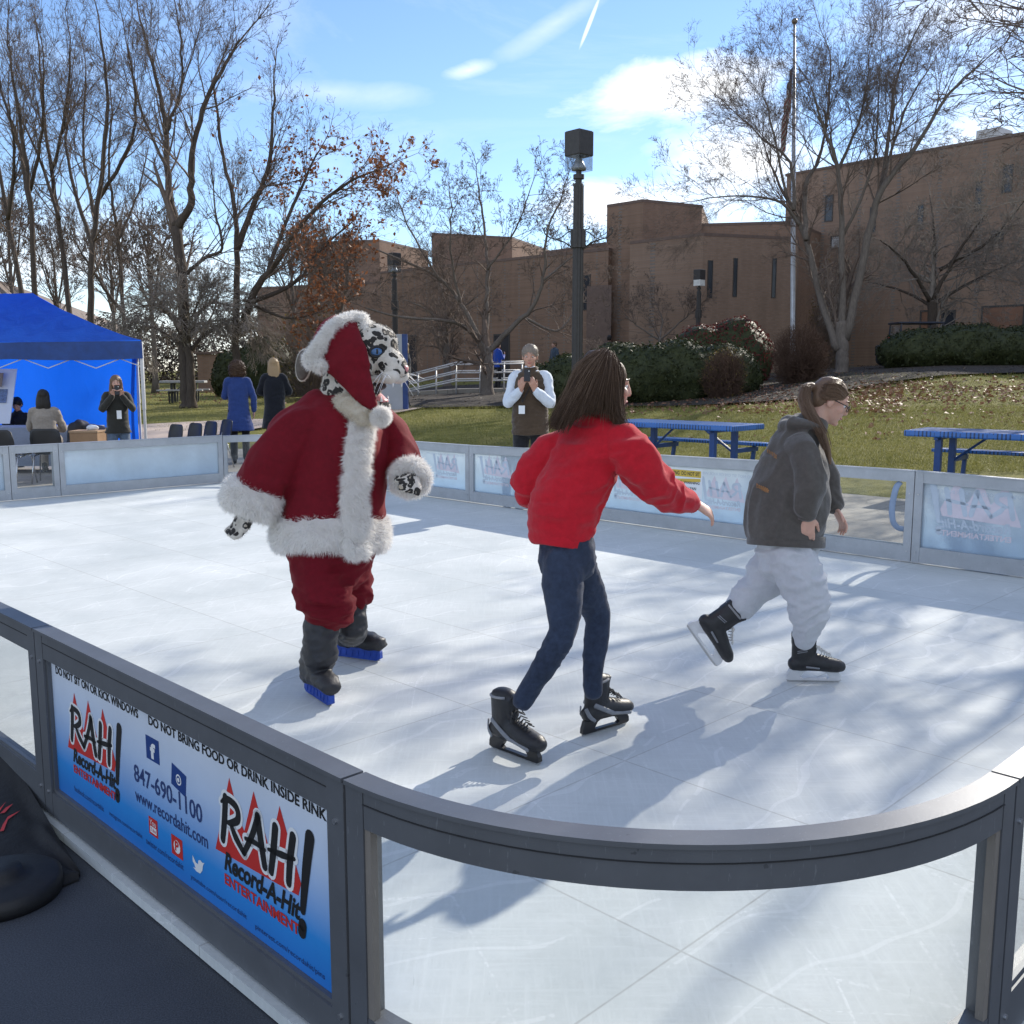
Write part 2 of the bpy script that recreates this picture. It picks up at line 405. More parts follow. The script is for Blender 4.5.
def sheet(name, pts, z, m, step=None, follow=False, kind='structure'):
    """flat or ground-following polygon given by plan points"""
    bm = bmesh.new(); vs = [bm.verts.new((p[0], p[1], 0)) for p in pts]; bm.faces.new(vs)
    if follow:
        bmesh.ops.triangulate(bm, faces=bm.faces)
        for _ in range(6):
            es = [e for e in bm.edges if e.calc_length() > (step or 1.5)]
            if not es: break
            bmesh.ops.subdivide_edges(bm, edges=es, cuts=1); bmesh.ops.triangulate(bm, faces=bm.faces)
        for v in bm.verts: v.co.z = zg(v.co.x, v.co.y) + z
    else:
        for v in bm.verts: v.co.z = z
    bmesh.ops.recalc_face_normals(bm, faces=bm.faces)
    for f in bm.faces:
        if f.normal.z < 0: f.normal_flip()
    me = bpy.data.meshes.new(name); bm.to_mesh(me); bm.free()
    return tag(link(me, name, m), kind=kind)
# concrete plaza round the rink
pm, nt, b, out = newmat('concrete'); b.inputs['Roughness'].default_value = .85
c = coords(nt); n1 = noise(nt, c, .6, 6, .65); n2 = noise(nt, c, 30, 4, .7)
r1 = ramp(nt, n1, [(.3, (.30, .27, .23)), (.7, (.42, .385, .33))]); r2 = ramp(nt, n2, [(.3, (.75, .75, .75)), (.7, (1, 1, 1))])
bk = N(nt, 'TexBrick', Scale=1.0); bk.offset = 0; bk.inputs['Mortar Size'].default_value = .012; bk.inputs['Brick Width'].default_value = 1.8; bk.inputs['Row Height'].default_value = 1.8
nt.links.new(coords(nt, rot=(0, 0, R(45))), bk.inputs['Vector'])
cc = mixc(nt, 1.0, r1.outputs[0], r2.outputs[0], 'MULTIPLY'); cc = mixc(nt, mth(nt, 'MULTIPLY', bk.outputs['Fac'], .6), cc, (.12, .11, .10))
nt.links.new(cc, b.inputs['Base Color']); bump(nt, b, n2, .25, .004)
def plan(*ab): return [AB(*q) for q in ab]
sheet('plaza', plan((PAV_A, -9), (PAV_A, PAV_B), (-8, PAV_B), (-8, B_FAR + .05), (A_LEFT + .05, B_FAR + .05), (A_LEFT + .05, -9)), -.045, pm)
# dark rubber matting on the near side
mm, nt, b, out = newmat('dark_matting'); b.inputs['Roughness'].default_value = .8
c = coords(nt); n1 = noise(nt, c, 1.2, 5, .6); n2 = noise(nt, c, 220, 2, .6)
r1 = ramp(nt, n1, [(.3, (.050, .057, .070)), (.7, (.075, .083, .100))]); r2 = ramp(nt, n2, [(.35, (.55, .55, .55)), (.7, (1.25, 1.25, 1.25))])
nt.links.new(mixc(nt, 1.0, r1.outputs[0], r2.outputs[0], 'MULTIPLY'), b.inputs['Base Color']); bump(nt, b, n2, .35, .003)
sheet('rubber_matting', plan((12, -6), (12, 1.31), (1.6, 1.31), (.8, 2.2), (.8, 8.4), (-6, 8.4), (-6, -6)), -.041, mm)
# synthetic ice
im, nt, b, out = newmat('synthetic_ice'); b.inputs['Specular IOR Level'].default_value = .10
c = coords(nt, rot=(0, 0, R(45)))       # tile axes: x' = b, y' = -a flipped by rotation
sxy = N(nt, 'SeparateXYZ'); nt.links.new(coords(nt, rot=(0, 0, R(-45))), sxy.inputs[0])
# x' = (x+y)/sqrt2 = b ; y' = (y-x)/sqrt2 = a
def seam(v, off, per, w):
    f = mth(nt, 'FRACT', mth(nt, 'DIVIDE', mth(nt, 'ADD', v, off), per))
    d = mth(nt, 'ABSOLUTE', mth(nt, 'SUBTRACT', f, .5))
    return mth(nt, 'GREATER_THAN', d, .5 - w / per), mth(nt, 'FLOOR', mth(nt, 'DIVIDE', mth(nt, 'ADD', v, off), per))
sb, ib = seam(sxy.outputs[0], -.235, .995, .004)
sa1, ia1 = seam(sxy.outputs[1], -.54, 2.0, .003)
sa, ia = seam(sxy.outputs[1], .46, 1.0, .0035)
wn_ = N(nt, 'TexWhiteNoise'); cx = N(nt, 'CombineXYZ'); nt.links.new(ib, cx.inputs[0]); nt.links.new(ia, cx.inputs[1]); nt.links.new(cx.outputs[0], wn_.inputs['Vector'])
n1 = noise(nt, c, 1.1, 6, .62); n2 = noise(nt, coords(nt, scale=(1.5, 26, 1), rot=(0, 0, R(22))), 2.2, 5, .7, .6); n2b = noise(nt, coords(nt, scale=(30, 1.6, 1), rot=(0, 0, R(14))), 2.0, 5, .7, .6); n3 = noise(nt, c, 55, 3, .6)
r1 = ramp(nt, n1, [(.25, (.52, .555, .55)), (.75, (.70, .725, .72))])
r2 = ramp(nt, mth(nt, 'MAXIMUM', n2, n2b), [(.46, (.915, .915, .915)), (.72, (1.035, 1.035, 1.035))])
cc = mixc(nt, .8, r1.outputs[0], r2.outputs[0], 'MULTIPLY')
tone = ramp(nt, wn_.outputs[0], [(0, (.93, .94, .95)), (1, (1, 1, 1))]); cc = mixc(nt, 1.0, cc, tone.outputs[0], 'MULTIPLY')
# scratches
vo = N(nt, 'TexVoronoi', Scale=2.2); vo.feature = 'DISTANCE_TO_EDGE'; nt.links.new(coords(nt, scale=(1, .35, 1), rot=(0, 0, .5)), vo.inputs['Vector'])
vo2 = N(nt, 'TexVoronoi', Scale=3.1); vo2.feature = 'DISTANCE_TO_EDGE'; nt.links.new(coords(nt, scale=(.3, 1, 1), rot=(0, 0, .9)), vo2.inputs['Vector'])
scr = mth(nt, 'MAXIMUM', mth(nt, 'LESS_THAN', vo.outputs[0], .006), mth(nt, 'LESS_THAN', vo2.outputs[0], .005))
scr = mth(nt, 'MULTIPLY', scr, mth(nt, 'MULTIPLY', mth(nt, 'GREATER_THAN', n3, .5), mth(nt, 'MULTIPLY', mth(nt, 'SUBTRACT', n1, .45), 4, clamp=True)))
cc = mixc(nt, mth(nt, 'MULTIPLY', scr, .45), cc, (.93, .94, .95))
nd = noise(nt, c, 9, 5, .7); dirt = mth(nt, 'MULTIPLY', mth(nt, 'SUBTRACT', nd, .58), 2.0, clamp=True)
cc = mixc(nt, mth(nt, 'MULTIPLY', dirt, .6), cc, (.42, .40, .38))
lw = N(nt, 'TexWave', Scale=.9, Distortion=14.0, Detail=3.0); lw.inputs['Detail Scale'].default_value = .6; nt.links.new(c, lw.inputs['Vector'])
arc = mth(nt, 'MULTIPLY', mth(nt, 'GREATER_THAN', lw.outputs[1], .993), mth(nt, 'GREATER_THAN', n1, .46)); cc = mixc(nt, mth(nt, 'MULTIPLY', arc, .16), cc, (.92, .93, .94))
lw2 = N(nt, 'TexWave', Scale=.7, Distortion=22.0, Detail=2.0); lw2.inputs['Detail Scale'].default_value = .5; nt.links.new(coords(nt, rot=(0, 0, 1.9)), lw2.inputs['Vector'])
arc2 = mth(nt, 'MULTIPLY', mth(nt, 'GREATER_THAN', lw2.outputs[1], .99), mth(nt, 'LESS_THAN', n1, .52)); cc = mixc(nt, mth(nt, 'MULTIPLY', arc2, .06), cc, (.36, .36, .36))
spk = mth(nt, 'GREATER_THAN', noise(nt, c, 14, 2, .5), .80); cc = mixc(nt, mth(nt, 'MULTIPLY', spk, .6), cc, (.2, .19, .18))
wob = mth(nt, 'MULTIPLY', mth(nt, 'MAXIMUM', sb, sa), mth(nt, 'MULTIPLY_ADD' if False else 'ADD', mth(nt, 'MULTIPLY', nd, .9), .05))
cc = mixc(nt, mth(nt, 'MULTIPLY', wob, .75), cc, (.26, .25, .23))
nt.links.new(cc, b.inputs['Base Color']); bump(nt, b, n2, .12, .004)
rr = ramp(nt, n1, [(.3, (.62,) * 3), (.7, (.85,) * 3)]); nt.links.new(rr.outputs[0], b.inputs['Roughness'])
RC = 1.1; RB0, RA0 = 1.28, .73           # near wall b, right wall a (outer faces)
def rink_outline(off=0.0, n=14):
    """closed plan outline of the rink's inner line, offset outwards"""
    b0, b1, a0, a1 = RB0 + .065, B_FAR, RA0 + .065, A_LEFT; r = RC + off; P = []
    def arc(ca, cb_, s):
        for k in range(n + 1):
            t = s + math.pi / 2 * k / n; P.append(AB(ca + r * math.cos(t), cb_ + r * math.sin(t)))
    arc(a1 - RC, b1 - RC, 0); arc(a0 + RC, b1 - RC, math.pi / 2); arc(a0 + RC, b0 + RC, math.pi); arc(a1 - RC, b0 + RC, 1.5 * math.pi)
    return P
o_ = rink_outline(.085); mb = MB(); mb.prism([p * V(1, 1, 0) - UP * .034 for p in o_], UP * .034)
tag(mb.build('rink_floor', im, fixn=True), kind='structure')
# walkway on the left and the mulch beds
km = mat('walkway', (.46, .37, .31), .85, .12, 2, bmp=.2)
sheet('walkway', [on_ground(*q)[:2] for q in ((-260, 19.8), (60, 20.3), (150, 21.3), (270, 24.3), (330, 25.6), (400, 28.5), (470, 34), (500, 38), (480, 39), (420, 34), (370, 30), (330, 27.8), (270, 26.4), (150, 24.6), (60, 23.4), (-260, 23))], -.025, km, 1.0, True)
um, nt, b, out = newmat('mulch'); b.inputs['Roughness'].default_value = .95
c = coords(nt); n1 = noise(nt, c, 12, 6, .75); r1 = ramp(nt, n1, [(.3, (.018, .014, .011)), (.55, (.055, .043, .034)), (.75, (.13, .105, .085))]); nt.links.new(r1.outputs[0], b.inputs['Base Color']); bump(nt, b, n1, 1, .08)
sheet('mulch_bed', [on_ground(*q)[:2] for q in [(330, 31), (420, 30), (560, 30), (640, 29.5), (720, 28), (800, 26.5), (860, 27.5), (950, 29), (1100, 30), (1250, 33), (1200, 46), (900, 46), (700, 46), (560, 46), (450, 46), (360, 40)]], -.022, um, 1.0, True)
# ---------------------------------------------------------------- rink barrier
def metal(name, col, rough, mtl=.0):
    m, nt, b, out = newmat(name); b.inputs['Metallic'].default_value = mtl
    c = coords(nt); n1 = noise(nt, c, 5, 5, .65); n2 = noise(nt, coords(nt, scale=(14, 14, 2)), 9, 4, .7); n3 = noise(nt, c, 160, 2, .6)
    r1 = ramp(nt, n1, [(.3, tuple(v * .88 for v in col)), (.7, tuple(v * 1.1 for v in col))])
    sc = mth(nt, 'GREATER_THAN', n2, .655); cc = mixc(nt, mth(nt, 'MULTIPLY', sc, .35), r1.outputs[0], tuple(min(v * 2.2, .8) for v in col))
    sp_ = mth(nt, 'GREATER_THAN', noise(nt, c, 38, 2, .5), .76); cc = mixc(nt, mth(nt, 'MULTIPLY', sp_, .5), cc, tuple(v * .35 for v in col))
    nt.links.new(cc, b.inputs['Base Color']); b.inputs['Roughness'].default_value = rough; bump(nt, b, n3, .12, .001); return m
M_frame = metal('grey_frame', (.125, .133, .148), .42, .25)
M_frame_pale = metal('pale_grey_frame', (.40, .42, .445), .4, .2)  # paler version of the grey frame, for the far and left panels
M_bare = metal('bare_wood_strip', (.19, .17, .15), .8)
M_rub = mat('rubber_gap', (.022, .022, .024), .8)
M_steel = metal('steel', (.55, .56, .58), .3, .9)
def clear_mat(name, tint, haze):
    m = bpy.data.materials.new(name); m.use_nodes = True; nt = m.node_tree; nt.nodes.clear()
    out = nt.nodes.new('ShaderNodeOutputMaterial'); tr = N(nt, 'BsdfTransparent'); tr.inputs[0].default_value = (*tint, 1)
    gl = N(nt, 'BsdfGlossy', Roughness=.04); di = N(nt, 'BsdfDiffuse'); di.inputs[0].default_value = (.75, .78, .78, 1)
    c = coords(nt); n1 = noise(nt, c, 3, 6, .7); n2 = noise(nt, coords(nt, scale=(40, 40, 3), rot=(0, .5, 0)), 3, 5, .7)
    s = mth(nt, 'ADD', mth(nt, 'MULTIPLY', mth(nt, 'SUBTRACT', n1, .4), haze, clamp=True), mth(nt, 'MULTIPLY', mth(nt, 'GREATER_THAN', n2, .72), haze * .8))
    m1 = N(nt, 'MixShader'); nt.links.new(s, m1.inputs[0]); nt.links.new(tr.outputs[0], m1.inputs[1]); nt.links.new(di.outputs[0], m1.inputs[2])
    fr = N(nt, 'LayerWeight', Blend=.5); m2 = N(nt, 'MixShader'); nt.links.new(mth(nt, 'ADD', mth(nt, 'MULTIPLY', mth(nt, 'POWER', fr.outputs['Facing'], 4.0), .35), .015), m2.inputs[0]); nt.links.new(m1.outputs[0], m2.inputs[1]); nt.links.new(gl.outputs[0], m2.inputs[2])
    nt.links.new(m2.outputs[0], out.inputs[0]); return m
M_clear = clear_mat('clear_plastic', (.94, .955, .955), .20)
M_clear_d = clear_mat('scuffed_plastic', (.93, .94, .94), .10)
M_black = mat('print_black', (.012, .012, .013), .5, .05); M_red = mat('print_red', (.55, .03, .025), .45, .05)
M_white = mat('print_white', (.78, .80, .82), .45, .03); M_navy = mat('print_navy', (.012, .05, .22), .45, .05); M_ink = mat('print_ink', (.02, .045, .16), .5, .05)
M_yel = mat('print_yellow', (.62, .43, .06), .5, .05)

def text_mesh(body, size, bold=0.0, shear=0.0, align='LEFT', sx_=1.0, res=3):
    cu = bpy.data.curves.new('t', 'FONT'); cu.body = body; cu.size = size; cu.offset = bold; cu.shear = shear; cu.align_x = align; cu.resolution_u = res
    cu.space_character = 1.0; cu.fill_mode = 'FRONT'
    o = bpy.data.objects.new('t', cu); COL.objects.link(o); dg = bpy.context.evaluated_depsgraph_get(); dg.update()
    me = bpy.data.meshes.new_from_object(o.evaluated_get(dg)); COL.objects.unlink(o); bpy.data.objects.remove(o); bpy.data.curves.remove(cu)
    n = len(me.vertices); co = np.empty(n * 3, np.float32); me.vertices.foreach_get('co', co); co = co.reshape(-1, 3); co[:, 0] *= sx_
    polys = [tuple(p.vertices) for p in me.polygons]; bpy.data.meshes.remove(me)
    return co[:, :2].astype(float), polys
class Plane2:
    """a printed sheet: u to the right, v up, out towards the reader"""
    def __init__(s, o, u, v, out): s.o, s.u, s.v, s.n = (np.asarray(q, float) for q in (o, unit(u), unit(v), unit(out)))
    def p(s, x, y, h=0.0): return s.o + s.u * x + s.v * y + s.n * h
    def text(s, mb, body, x, y, width, h, size=None, bold=0.0, shear=0.0, align='LEFT', hgt=None):
        co, polys = text_mesh(body, 1.0, bold, shear)
        if len(co) == 0: return
        mn, mx = co.min(0), co.max(0); w = mx[0] - mn[0]
        k = width / w; ky = k if hgt is None else hgt / (mx[1] - mn[1])
        x0 = x if align == 'LEFT' else x - width / 2
        mb.add([s.p(x0 + (q[0] - mn[0]) * k, y + (q[1] - (mn[1] if hgt else 0)) * ky, h) for q in co], polys)
    def poly(s, mb, pts, h): mb.add([s.p(x, y, h) for x, y in pts], [tuple(range(len(pts)))])
    def stroke(s, mb, pts, w, h, n=10):
        """brush stroke through pts with widths w (catmull-rom, rounded ends)"""
        P = [np.array(q, float) for q in pts]; m = len(P); Q = []
        for i in range(m - 1):
            p0, p1, p2, p3 = P[max(i - 1, 0)], P[i], P[i + 1], P[min(i + 2, m - 1)]
            for k in range(n):
                t = k / n; Q.append((.5 * ((2 * p1) + (-p0 + p2) * t + (2 * p0 - 5 * p1 + 4 * p2 - p3) * t * t + (-p0 + 3 * p1 - 3 * p2 + p3) * t ** 3), w[i] * (1 - t) + w[i + 1] * t))
        Q.append((P[-1], w[-1])); L, Rr = [], []
        for i, (q, ww) in enumerate(Q):
            t = Q[min(i + 1, len(Q) - 1)][0] - Q[max(i - 1, 0)][0]; t = t / (np.linalg.norm(t) + 1e-9); nn = np.array((-t[1], t[0]))
            L.append(q + nn * ww / 2); Rr.append(q - nn * ww / 2)
        vs = [s.p(*q, h) for q in L + Rr]; k = len(L)
        mb.add(vs, [(i, i + 1, k + i + 1, k + i) for i in range(k - 1)])
        for (q, ww) in (Q[0], Q[-1]):
            mb.add([s.p(q[0] + math.cos(a) * ww / 2, q[1] + math.sin(a) * ww / 2, h + .00005) for a in np.arange(12) * math.pi / 6], [tuple(range(12))])
BR = {  # brush letters in a unit box: strokes of (points, widths)
 'R': [([(.22, 1.0), (.14, .5), (.03, .02)], [.17, .17, .15]), ([(.02, .86), (.3, 1.0), (.68, .93), (.72, .68), (.4, .5), (.2, .47)], [.05, .12, .15, .15, .11, .05]), ([(.38, .5), (.6, .25), (.92, .02)], [.1, .16, .12])],
 'A': [([(.62, .98), (.35, .5), (.0, .02)], [.15, .13, .12]), ([(.62, 1.0), (.72, .5), (.83, .02)], [.17, .18, .16]), ([(.08, .36), (.45, .40), (.86, .38)], [.07, .1, .07])],
 'H': [([(.3, 1.0), (.2, .5), (.08, .0)], [.17, .17, .15]), ([(.95, 1.02), (.82, .5), (.74, .0)], [.17, .17, .15]), ([(.0, .44), (.5, .50), (.98, .58)], [.06, .12, .07])]}
def logo(pl, x, y, w, parts, mono=False):
    """rah logo, lower-left corner x,y, total width w; parts = dict of MB by colour"""
    k = w
    if 'glow' in parts:
        pl.poly(parts['glow'], [(x + k * (.48 + .56 * math.cos(t)), y + k * (.36 + .47 * math.sin(t))) for t in np.arange(36) * math.pi / 18], .0004)
    tri = [(.17, .80, .02, .28, .34), (.45, .80, .33, .58, .36), (.72, .80, .60, .92, .34)]
    RDM = parts['red']
    pl.poly(RDM, [(x + k * a, y + k * c) for a, c in [(.0, .27), (.20, .78), (.30, .56), (.35, .50), (.47, .78), (.60, .52), (.63, .50), (.74, .78), (.93, .40), (.90, .32)]][::-1], .0008)
    for ch, ox in (('R', .09), ('A', .34), ('H', .61)):
        for pts, ws in BR[ch]:
            q = [(x + k * (ox + .27 * px), y + k * (.36 + .28 * py)) for px, py in pts]
            if 'white' in parts: pl.stroke(parts['white'], q, [v * k * .36 + k * .044 for v in ws], .0012)
            pl.stroke(parts['black'], q, [v * k * .37 for v in ws], .0017)
    pl.stroke(parts['black'], [(x + k * 1.03, y + k * .70), (x + k * .985, y + k * .5), (x + k * .94, y + k * .25)], [k * .085, k * .075, k * .05], .0018)
    pl.stroke(parts['black'], [(x + k * .935, y + k * .165), (x + k * .925, y + k * .12)], [k * .075, k * .075], .0018)
    pl.text(parts['black'], 'Record-A-Hit', x + k * .1, y + k * .175, k * .82, .0017, bold=.035, shear=.28, hgt=k * .125)
    pl.text(parts['red'], 'ENTERTAINMENT', x + k * .1, y + k * .085, k * .80, .0017, bold=.03, hgt=k * .068)

GRAD_ID = [0]
def grad_mat(name, o, v, h, c0, c1, dirt=.0):
    """printed sheet whose ink runs from c0 at the bottom to c1 at the top (height h, from local z)"""
    m, nt, b, out = newmat(name); b.inputs['Roughness'].default_value = .35
    s = N(nt, 'SeparateXYZ'); c = coords(nt); nt.links.new(c, s.inputs[0])
    f = mth(nt, 'DIVIDE', mth(nt, 'SUBTRACT', s.outputs[2], o), h)
    r = ramp(nt, f, [(0, c0[0]), (.25, c0[1]), (.66, c1[0]), (1, c1[1])])
    n = noise(nt, c, 2.5, 5, .6); k = ramp(nt, n, [(.3, (.9, .9, .9)), (.7, (1.06, 1.06, 1.06))])
    nt.links.new(mixc(nt, 1.0, r.outputs[0], k.outputs[0], 'MULTIPLY'), b.inputs['Base Color']); bump(nt, b, n, .1, .01); return m
M_banner = grad_mat('banner_print', .11, 0, .50, ((.02, .17, .58), (.03, .27, .72)), ((.50, .62, .82), (.74, .79, .87)))
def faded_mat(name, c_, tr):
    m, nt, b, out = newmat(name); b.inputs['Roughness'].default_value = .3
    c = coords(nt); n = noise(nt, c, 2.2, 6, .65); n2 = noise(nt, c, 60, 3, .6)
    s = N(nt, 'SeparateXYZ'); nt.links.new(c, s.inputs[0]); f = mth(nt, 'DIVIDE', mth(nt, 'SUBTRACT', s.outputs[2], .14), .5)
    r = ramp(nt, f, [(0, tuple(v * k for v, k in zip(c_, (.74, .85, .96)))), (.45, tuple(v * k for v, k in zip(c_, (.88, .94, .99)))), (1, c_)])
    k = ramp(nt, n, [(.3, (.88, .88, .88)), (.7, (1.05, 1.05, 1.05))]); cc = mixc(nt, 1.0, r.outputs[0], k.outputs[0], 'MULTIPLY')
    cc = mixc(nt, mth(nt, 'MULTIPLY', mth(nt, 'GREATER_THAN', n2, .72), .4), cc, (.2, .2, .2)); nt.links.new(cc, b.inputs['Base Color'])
    t = N(nt, 'BsdfTranslucent'); nt.links.new(cc, t.inputs[0]); mx = N(nt, 'MixShader'); mx.inputs[0].default_value = tr
    nt.links.new(b.outputs[0], mx.inputs[1]); nt.links.new(t.outputs[0], mx.inputs[2]); nt.links.new(mx.outputs[0], out.inputs[0]); return m
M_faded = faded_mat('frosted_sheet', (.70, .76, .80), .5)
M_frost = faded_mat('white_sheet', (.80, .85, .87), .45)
M_fb = mat('show_through_blue', (.50, .57, .65), .4, .1); M_fr = mat('show_through_red', (.66, .60, .66), .4, .1); M_fw = mat('show_through_pale', (.72, .76, .82), .4, .05)

TR, BRL, ST, TH = .09, .145, .068, .055     # top rail, bottom rail, stile widths, thickness
def frame_panel(name, label, p0, p1, h0, h1, fill, group='barrier panels round the rink', gate=False, cap=True, inward=None, fm=None, BRL=.145):
    fm = fm or M_frame
    """straight barrier panel between plan points (outer line); thickness goes inwards"""
    p0, p1 = p0 * V(1, 1, 0), p1 * V(1, 1, 0); u = unit(p1 - p0); L = np.linalg.norm(p1 - p0); nrm = np.asarray(inward, float)
    t = thing(name, label, 'rink barrier', (p0 + p1) / 2, group); g = .004
    hz = lambda x: h0 + (h1 - h0) * x / L
    z0 = .012; mb = MB()
    def bar(x0, x1, za0, za1, zb0, zb1, n0, n1):
        o = p0 + u * x0 + nrm * n0; vs = [o + UP * za0, p0 + u * x1 + nrm * n0 + UP * za1, p0 + u * x1 + nrm * n1 + UP * za1, o - nrm * n0 + nrm * n1 + UP * za0,
              o + UP * zb0, p0 + u * x1 + nrm * n0 + UP * zb1, p0 + u * x1 + nrm * n1 + UP * zb1, o - nrm * n0 + nrm * n1 + UP * zb0]
        mb.add(vs, [(0,3,2,1),(4,5,6,7),(0,1,5,4),(1,2,6,5),(2,3,7,6),(3,0,4,7)])
    a, b_ = g, L - g
    bar(a, a + ST, z0, z0, hz(a), hz(a + ST), 0, TH); bar(b_ - ST, b_, z0, z0, hz(b_ - ST), hz(b_), 0, TH)
    bar(a + ST + .001, b_ - ST - .001, hz(a + ST) - TR, hz(b_ - ST) - TR, hz(a + ST), hz(b_ - ST), .0015, TH - .0015)
    bar(a + ST + .001, b_ - ST - .001, z0, z0, BRL, BRL, .0015, TH - .0015)
    mb.build('frame', fm, t)
    if cap:
        mb = MB(); bar(a, b_, hz(a) + .001, hz(b_) + .001, hz(a) + .012, hz(b_) + .012, -.006, TH + .004); 
        o2 = mb.build('top_rail', fm, t)
        mb = MB(); bar(a + ST, b_ - ST, hz(a + ST) - .032, hz(b_ - ST) - .032, hz(a + ST) - .030, hz(b_ - ST) - .030, -.001, .004); mb.build('rail_groove', M_rub, t)
    if fill is not None:
        mb = MB(); bar(a + ST - .004, b_ - ST + .004, BRL - .004, BRL - .004, hz(a + ST) - TR + .004, hz(b_ - ST) - TR + .004, .024, .030)
        w = mb.build('window' if fill in (M_clear, M_clear_d) else 'sheet', fill, t)
    for x in (a + ST + .0, b_ - ST - .012): mb = MB(); bar(x, x + .012, BRL, BRL, hz(x) - TR, hz(x) - TR, .010, .0235); mb.build('window_bead', fm, t)
    mb = MB(); bar(a + ST + .012, b_ - ST - .012, BRL, BRL, BRL + .012, BRL + .012, .010, .0235); mb.build('window_bead', fm, t)
    for x in (a + ST / 2, b_ - ST / 2):
        for z in (.10, .6): mb = MB(); mb.tube([p0 + u * x + nrm * (TH - .002) + UP * z, p0 + u * x + nrm * (TH + .006) + UP * z], .007, 8); mb.build('bolt', M_steel, t); mb = MB(); mb.tube([p0 + u * x + nrm * .002 + UP * z, p0 + u * x - nrm * .005 + UP * z], .007, 8); mb.build('bolt', M_steel, t)
    return t, p0, u, nrm, L, hz
def curved_panel(label, ca, cb_, s, h, fill, bare=False, fm=None):
    fm = fm or M_frame
    """quarter-round corner panel; outer radius RC"""
    t = thing('rink_barrier_panel', label, 'rink barrier', AB(ca + RC * math.cos(s + math.pi / 4), cb_ + RC * math.sin(s + math.pi / 4)), 'barrier panels round the rink')
    n = 28; P = lambda r, k: AB(ca + r * math.cos(s + math.pi / 2 * k), cb_ + r * math.sin(s + math.pi / 2 * k)); e = .004 / RC; es = ST / RC / (math.pi / 2)
    def bow(mb, r0, r1, z0, z1, k0, k1, nn=n):
        rg = []
        for i in range(nn + 1):
            k = k0 + (k1 - k0) * i / nn; rg.append([P(r0, k) + UP * z0, P(r1, k) + UP * z0, P(r1, k) + UP * z1, P(r0, k) + UP * z1])
        mb.rings(rg)
    mb = MB(); r0, r1 = RC - TH, RC
    bow(mb, r0, r1, .012, h, e, es, 3); bow(mb, r0, r1, .012, h, 1 - es, 1 - e, 3)
    bow(mb, r0 + .0015, r1 - .0015, h - TR, h, es + .001, 1 - es - .001); bow(mb, r0 + .0015, r1 - .0015, .012, BRL, es + .001, 1 - es - .001)
    mb.build('frame', fm, t, fixn=True, autosmooth=35)
    mb = MB(); bow(mb, r0 - .004, r1 + .006, h + .001, h + .012, e, 1 - e); mb.build('top_rail', fm, t, fixn=True, autosmooth=35)
    mb = MB(); bow(mb, r1 - .004, r1 + .002, h - .032, h - .030, es, 1 - es); mb.build('rail_groove', M_rub, t, fixn=True)
    mb = MB(); bow(mb, r1 - .030, r1 - .025, BRL - .004, h - TR + .004, es - .003, 1 - es + .003); mb.build('window', fill, t, fixn=True, autosmooth=35)
    for k0, k1 in ((es + .0005, es + .013), (1 - es - .012, 1 - es - .0005)): mb = MB(); bow(mb, r1 - .0235, r1 - .004, BRL, h - TR, k0, k1, 2); mb.build('window_bead', M_bare if bare else fm, t, fixn=True)
    return t
P2 = lambda a, b: AB(a, b)
IN_B = BX; IN_A = -AX
# near-left wall (outer face b=RB0), seen from outside
xa = RA0 + RC; xb = 3.755
NEARW = [(xa, xb, .705), (xb, 5.78, .705), (5.78, 7.8, .70), (7.8, 9.9, .70), (9.9, A_LEFT - RC, .69)]
t1, o1, u1, n1_, L1, hz1 = frame_panel('rink_barrier_panel', 'barrier panel with blue printed banner full of logos beside the dark matting', P2(xb, RB0), P2(xa, RB0), .705, .705, None, inward=IN_B, BRL=.105)
BRL = .105
for (a0, a1, h), lb in zip(NEARW[1:], ['clear barrier panel at the left edge next to the blue banner panel', 'second barrier panel behind the banner panel along the near wall', 'third barrier panel behind the banner panel along the near wall', 'last straight barrier panel of the near wall before the corner']):
    frame_panel('rink_barrier_panel', lb, P2(a1, RB0), P2(a0, RB0), h, h, M_clear_d, inward=IN_B)
# printed banner filling the first panel
bx0, bx1 = ST + .004, L1 - ST - .004; bh = .705 - TR - BRL
pl = Plane2(o1 + u1 * bx0 + n1_ * .024 + UP * BRL, u1, UP, -n1_); bw = bx1 - bx0
mb = MB(); mb.boxf(pl.p(-.003, -.003, -.006), pl.u * (bw + .006), pl.v * (bh + .006), pl.n * .006)
ban = mb.build('banner', M_banner, t1)
PT = {k: MB() for k in ('white', 'ink')}
for lx, ly, lw_ in ((.07, .17, .245), (.665, .13, .265)):
    Lg = {k: MB() for k in ('red', 'white', 'black')}; logo(pl, bw * lx, bh * ly, bw * lw_, Lg)
    Lg['red'].build('logo_triangles', M_red, ban); Lg['white'].build('logo_outline', M_white, ban); Lg['black'].build('logo_lettering', M_black, ban)
class Each:
    '''every printed mark a part of its own'''
    def __init__(s, name, m): s.name, s.m = name, m
    def add(s, vs, fs): MB().add(vs, fs).build(s.name, s.m, ban)
PT['black'] = Each('notice_lettering', M_black); PT['navy'] = Each('blue_icon', M_navy); PT['redbox'] = Each('red_icon', M_red); PT['ink'] = Each('contact_lettering', M_ink); PT['white'] = Each('icon_mark', M_white)
pl.text(PT['black'], 'DO NOT SIT ON OR KICK WINDOWS', bw * .03, bh * .905, bw * .375, .0012, bold=.028, hgt=bh * .06)
pl.text(PT['black'], 'DO NOT BRING FOOD OR DRINK INSIDE RINK', bw * .445, bh * .905, bw * .535, .0012, bold=.028, hgt=bh * .06)
def roundsq(mb, x, y, w, h, hh=.0008): pl.poly(mb, [(x, y), (x + w, y), (x + w, y + h), (x, y + h)], hh)
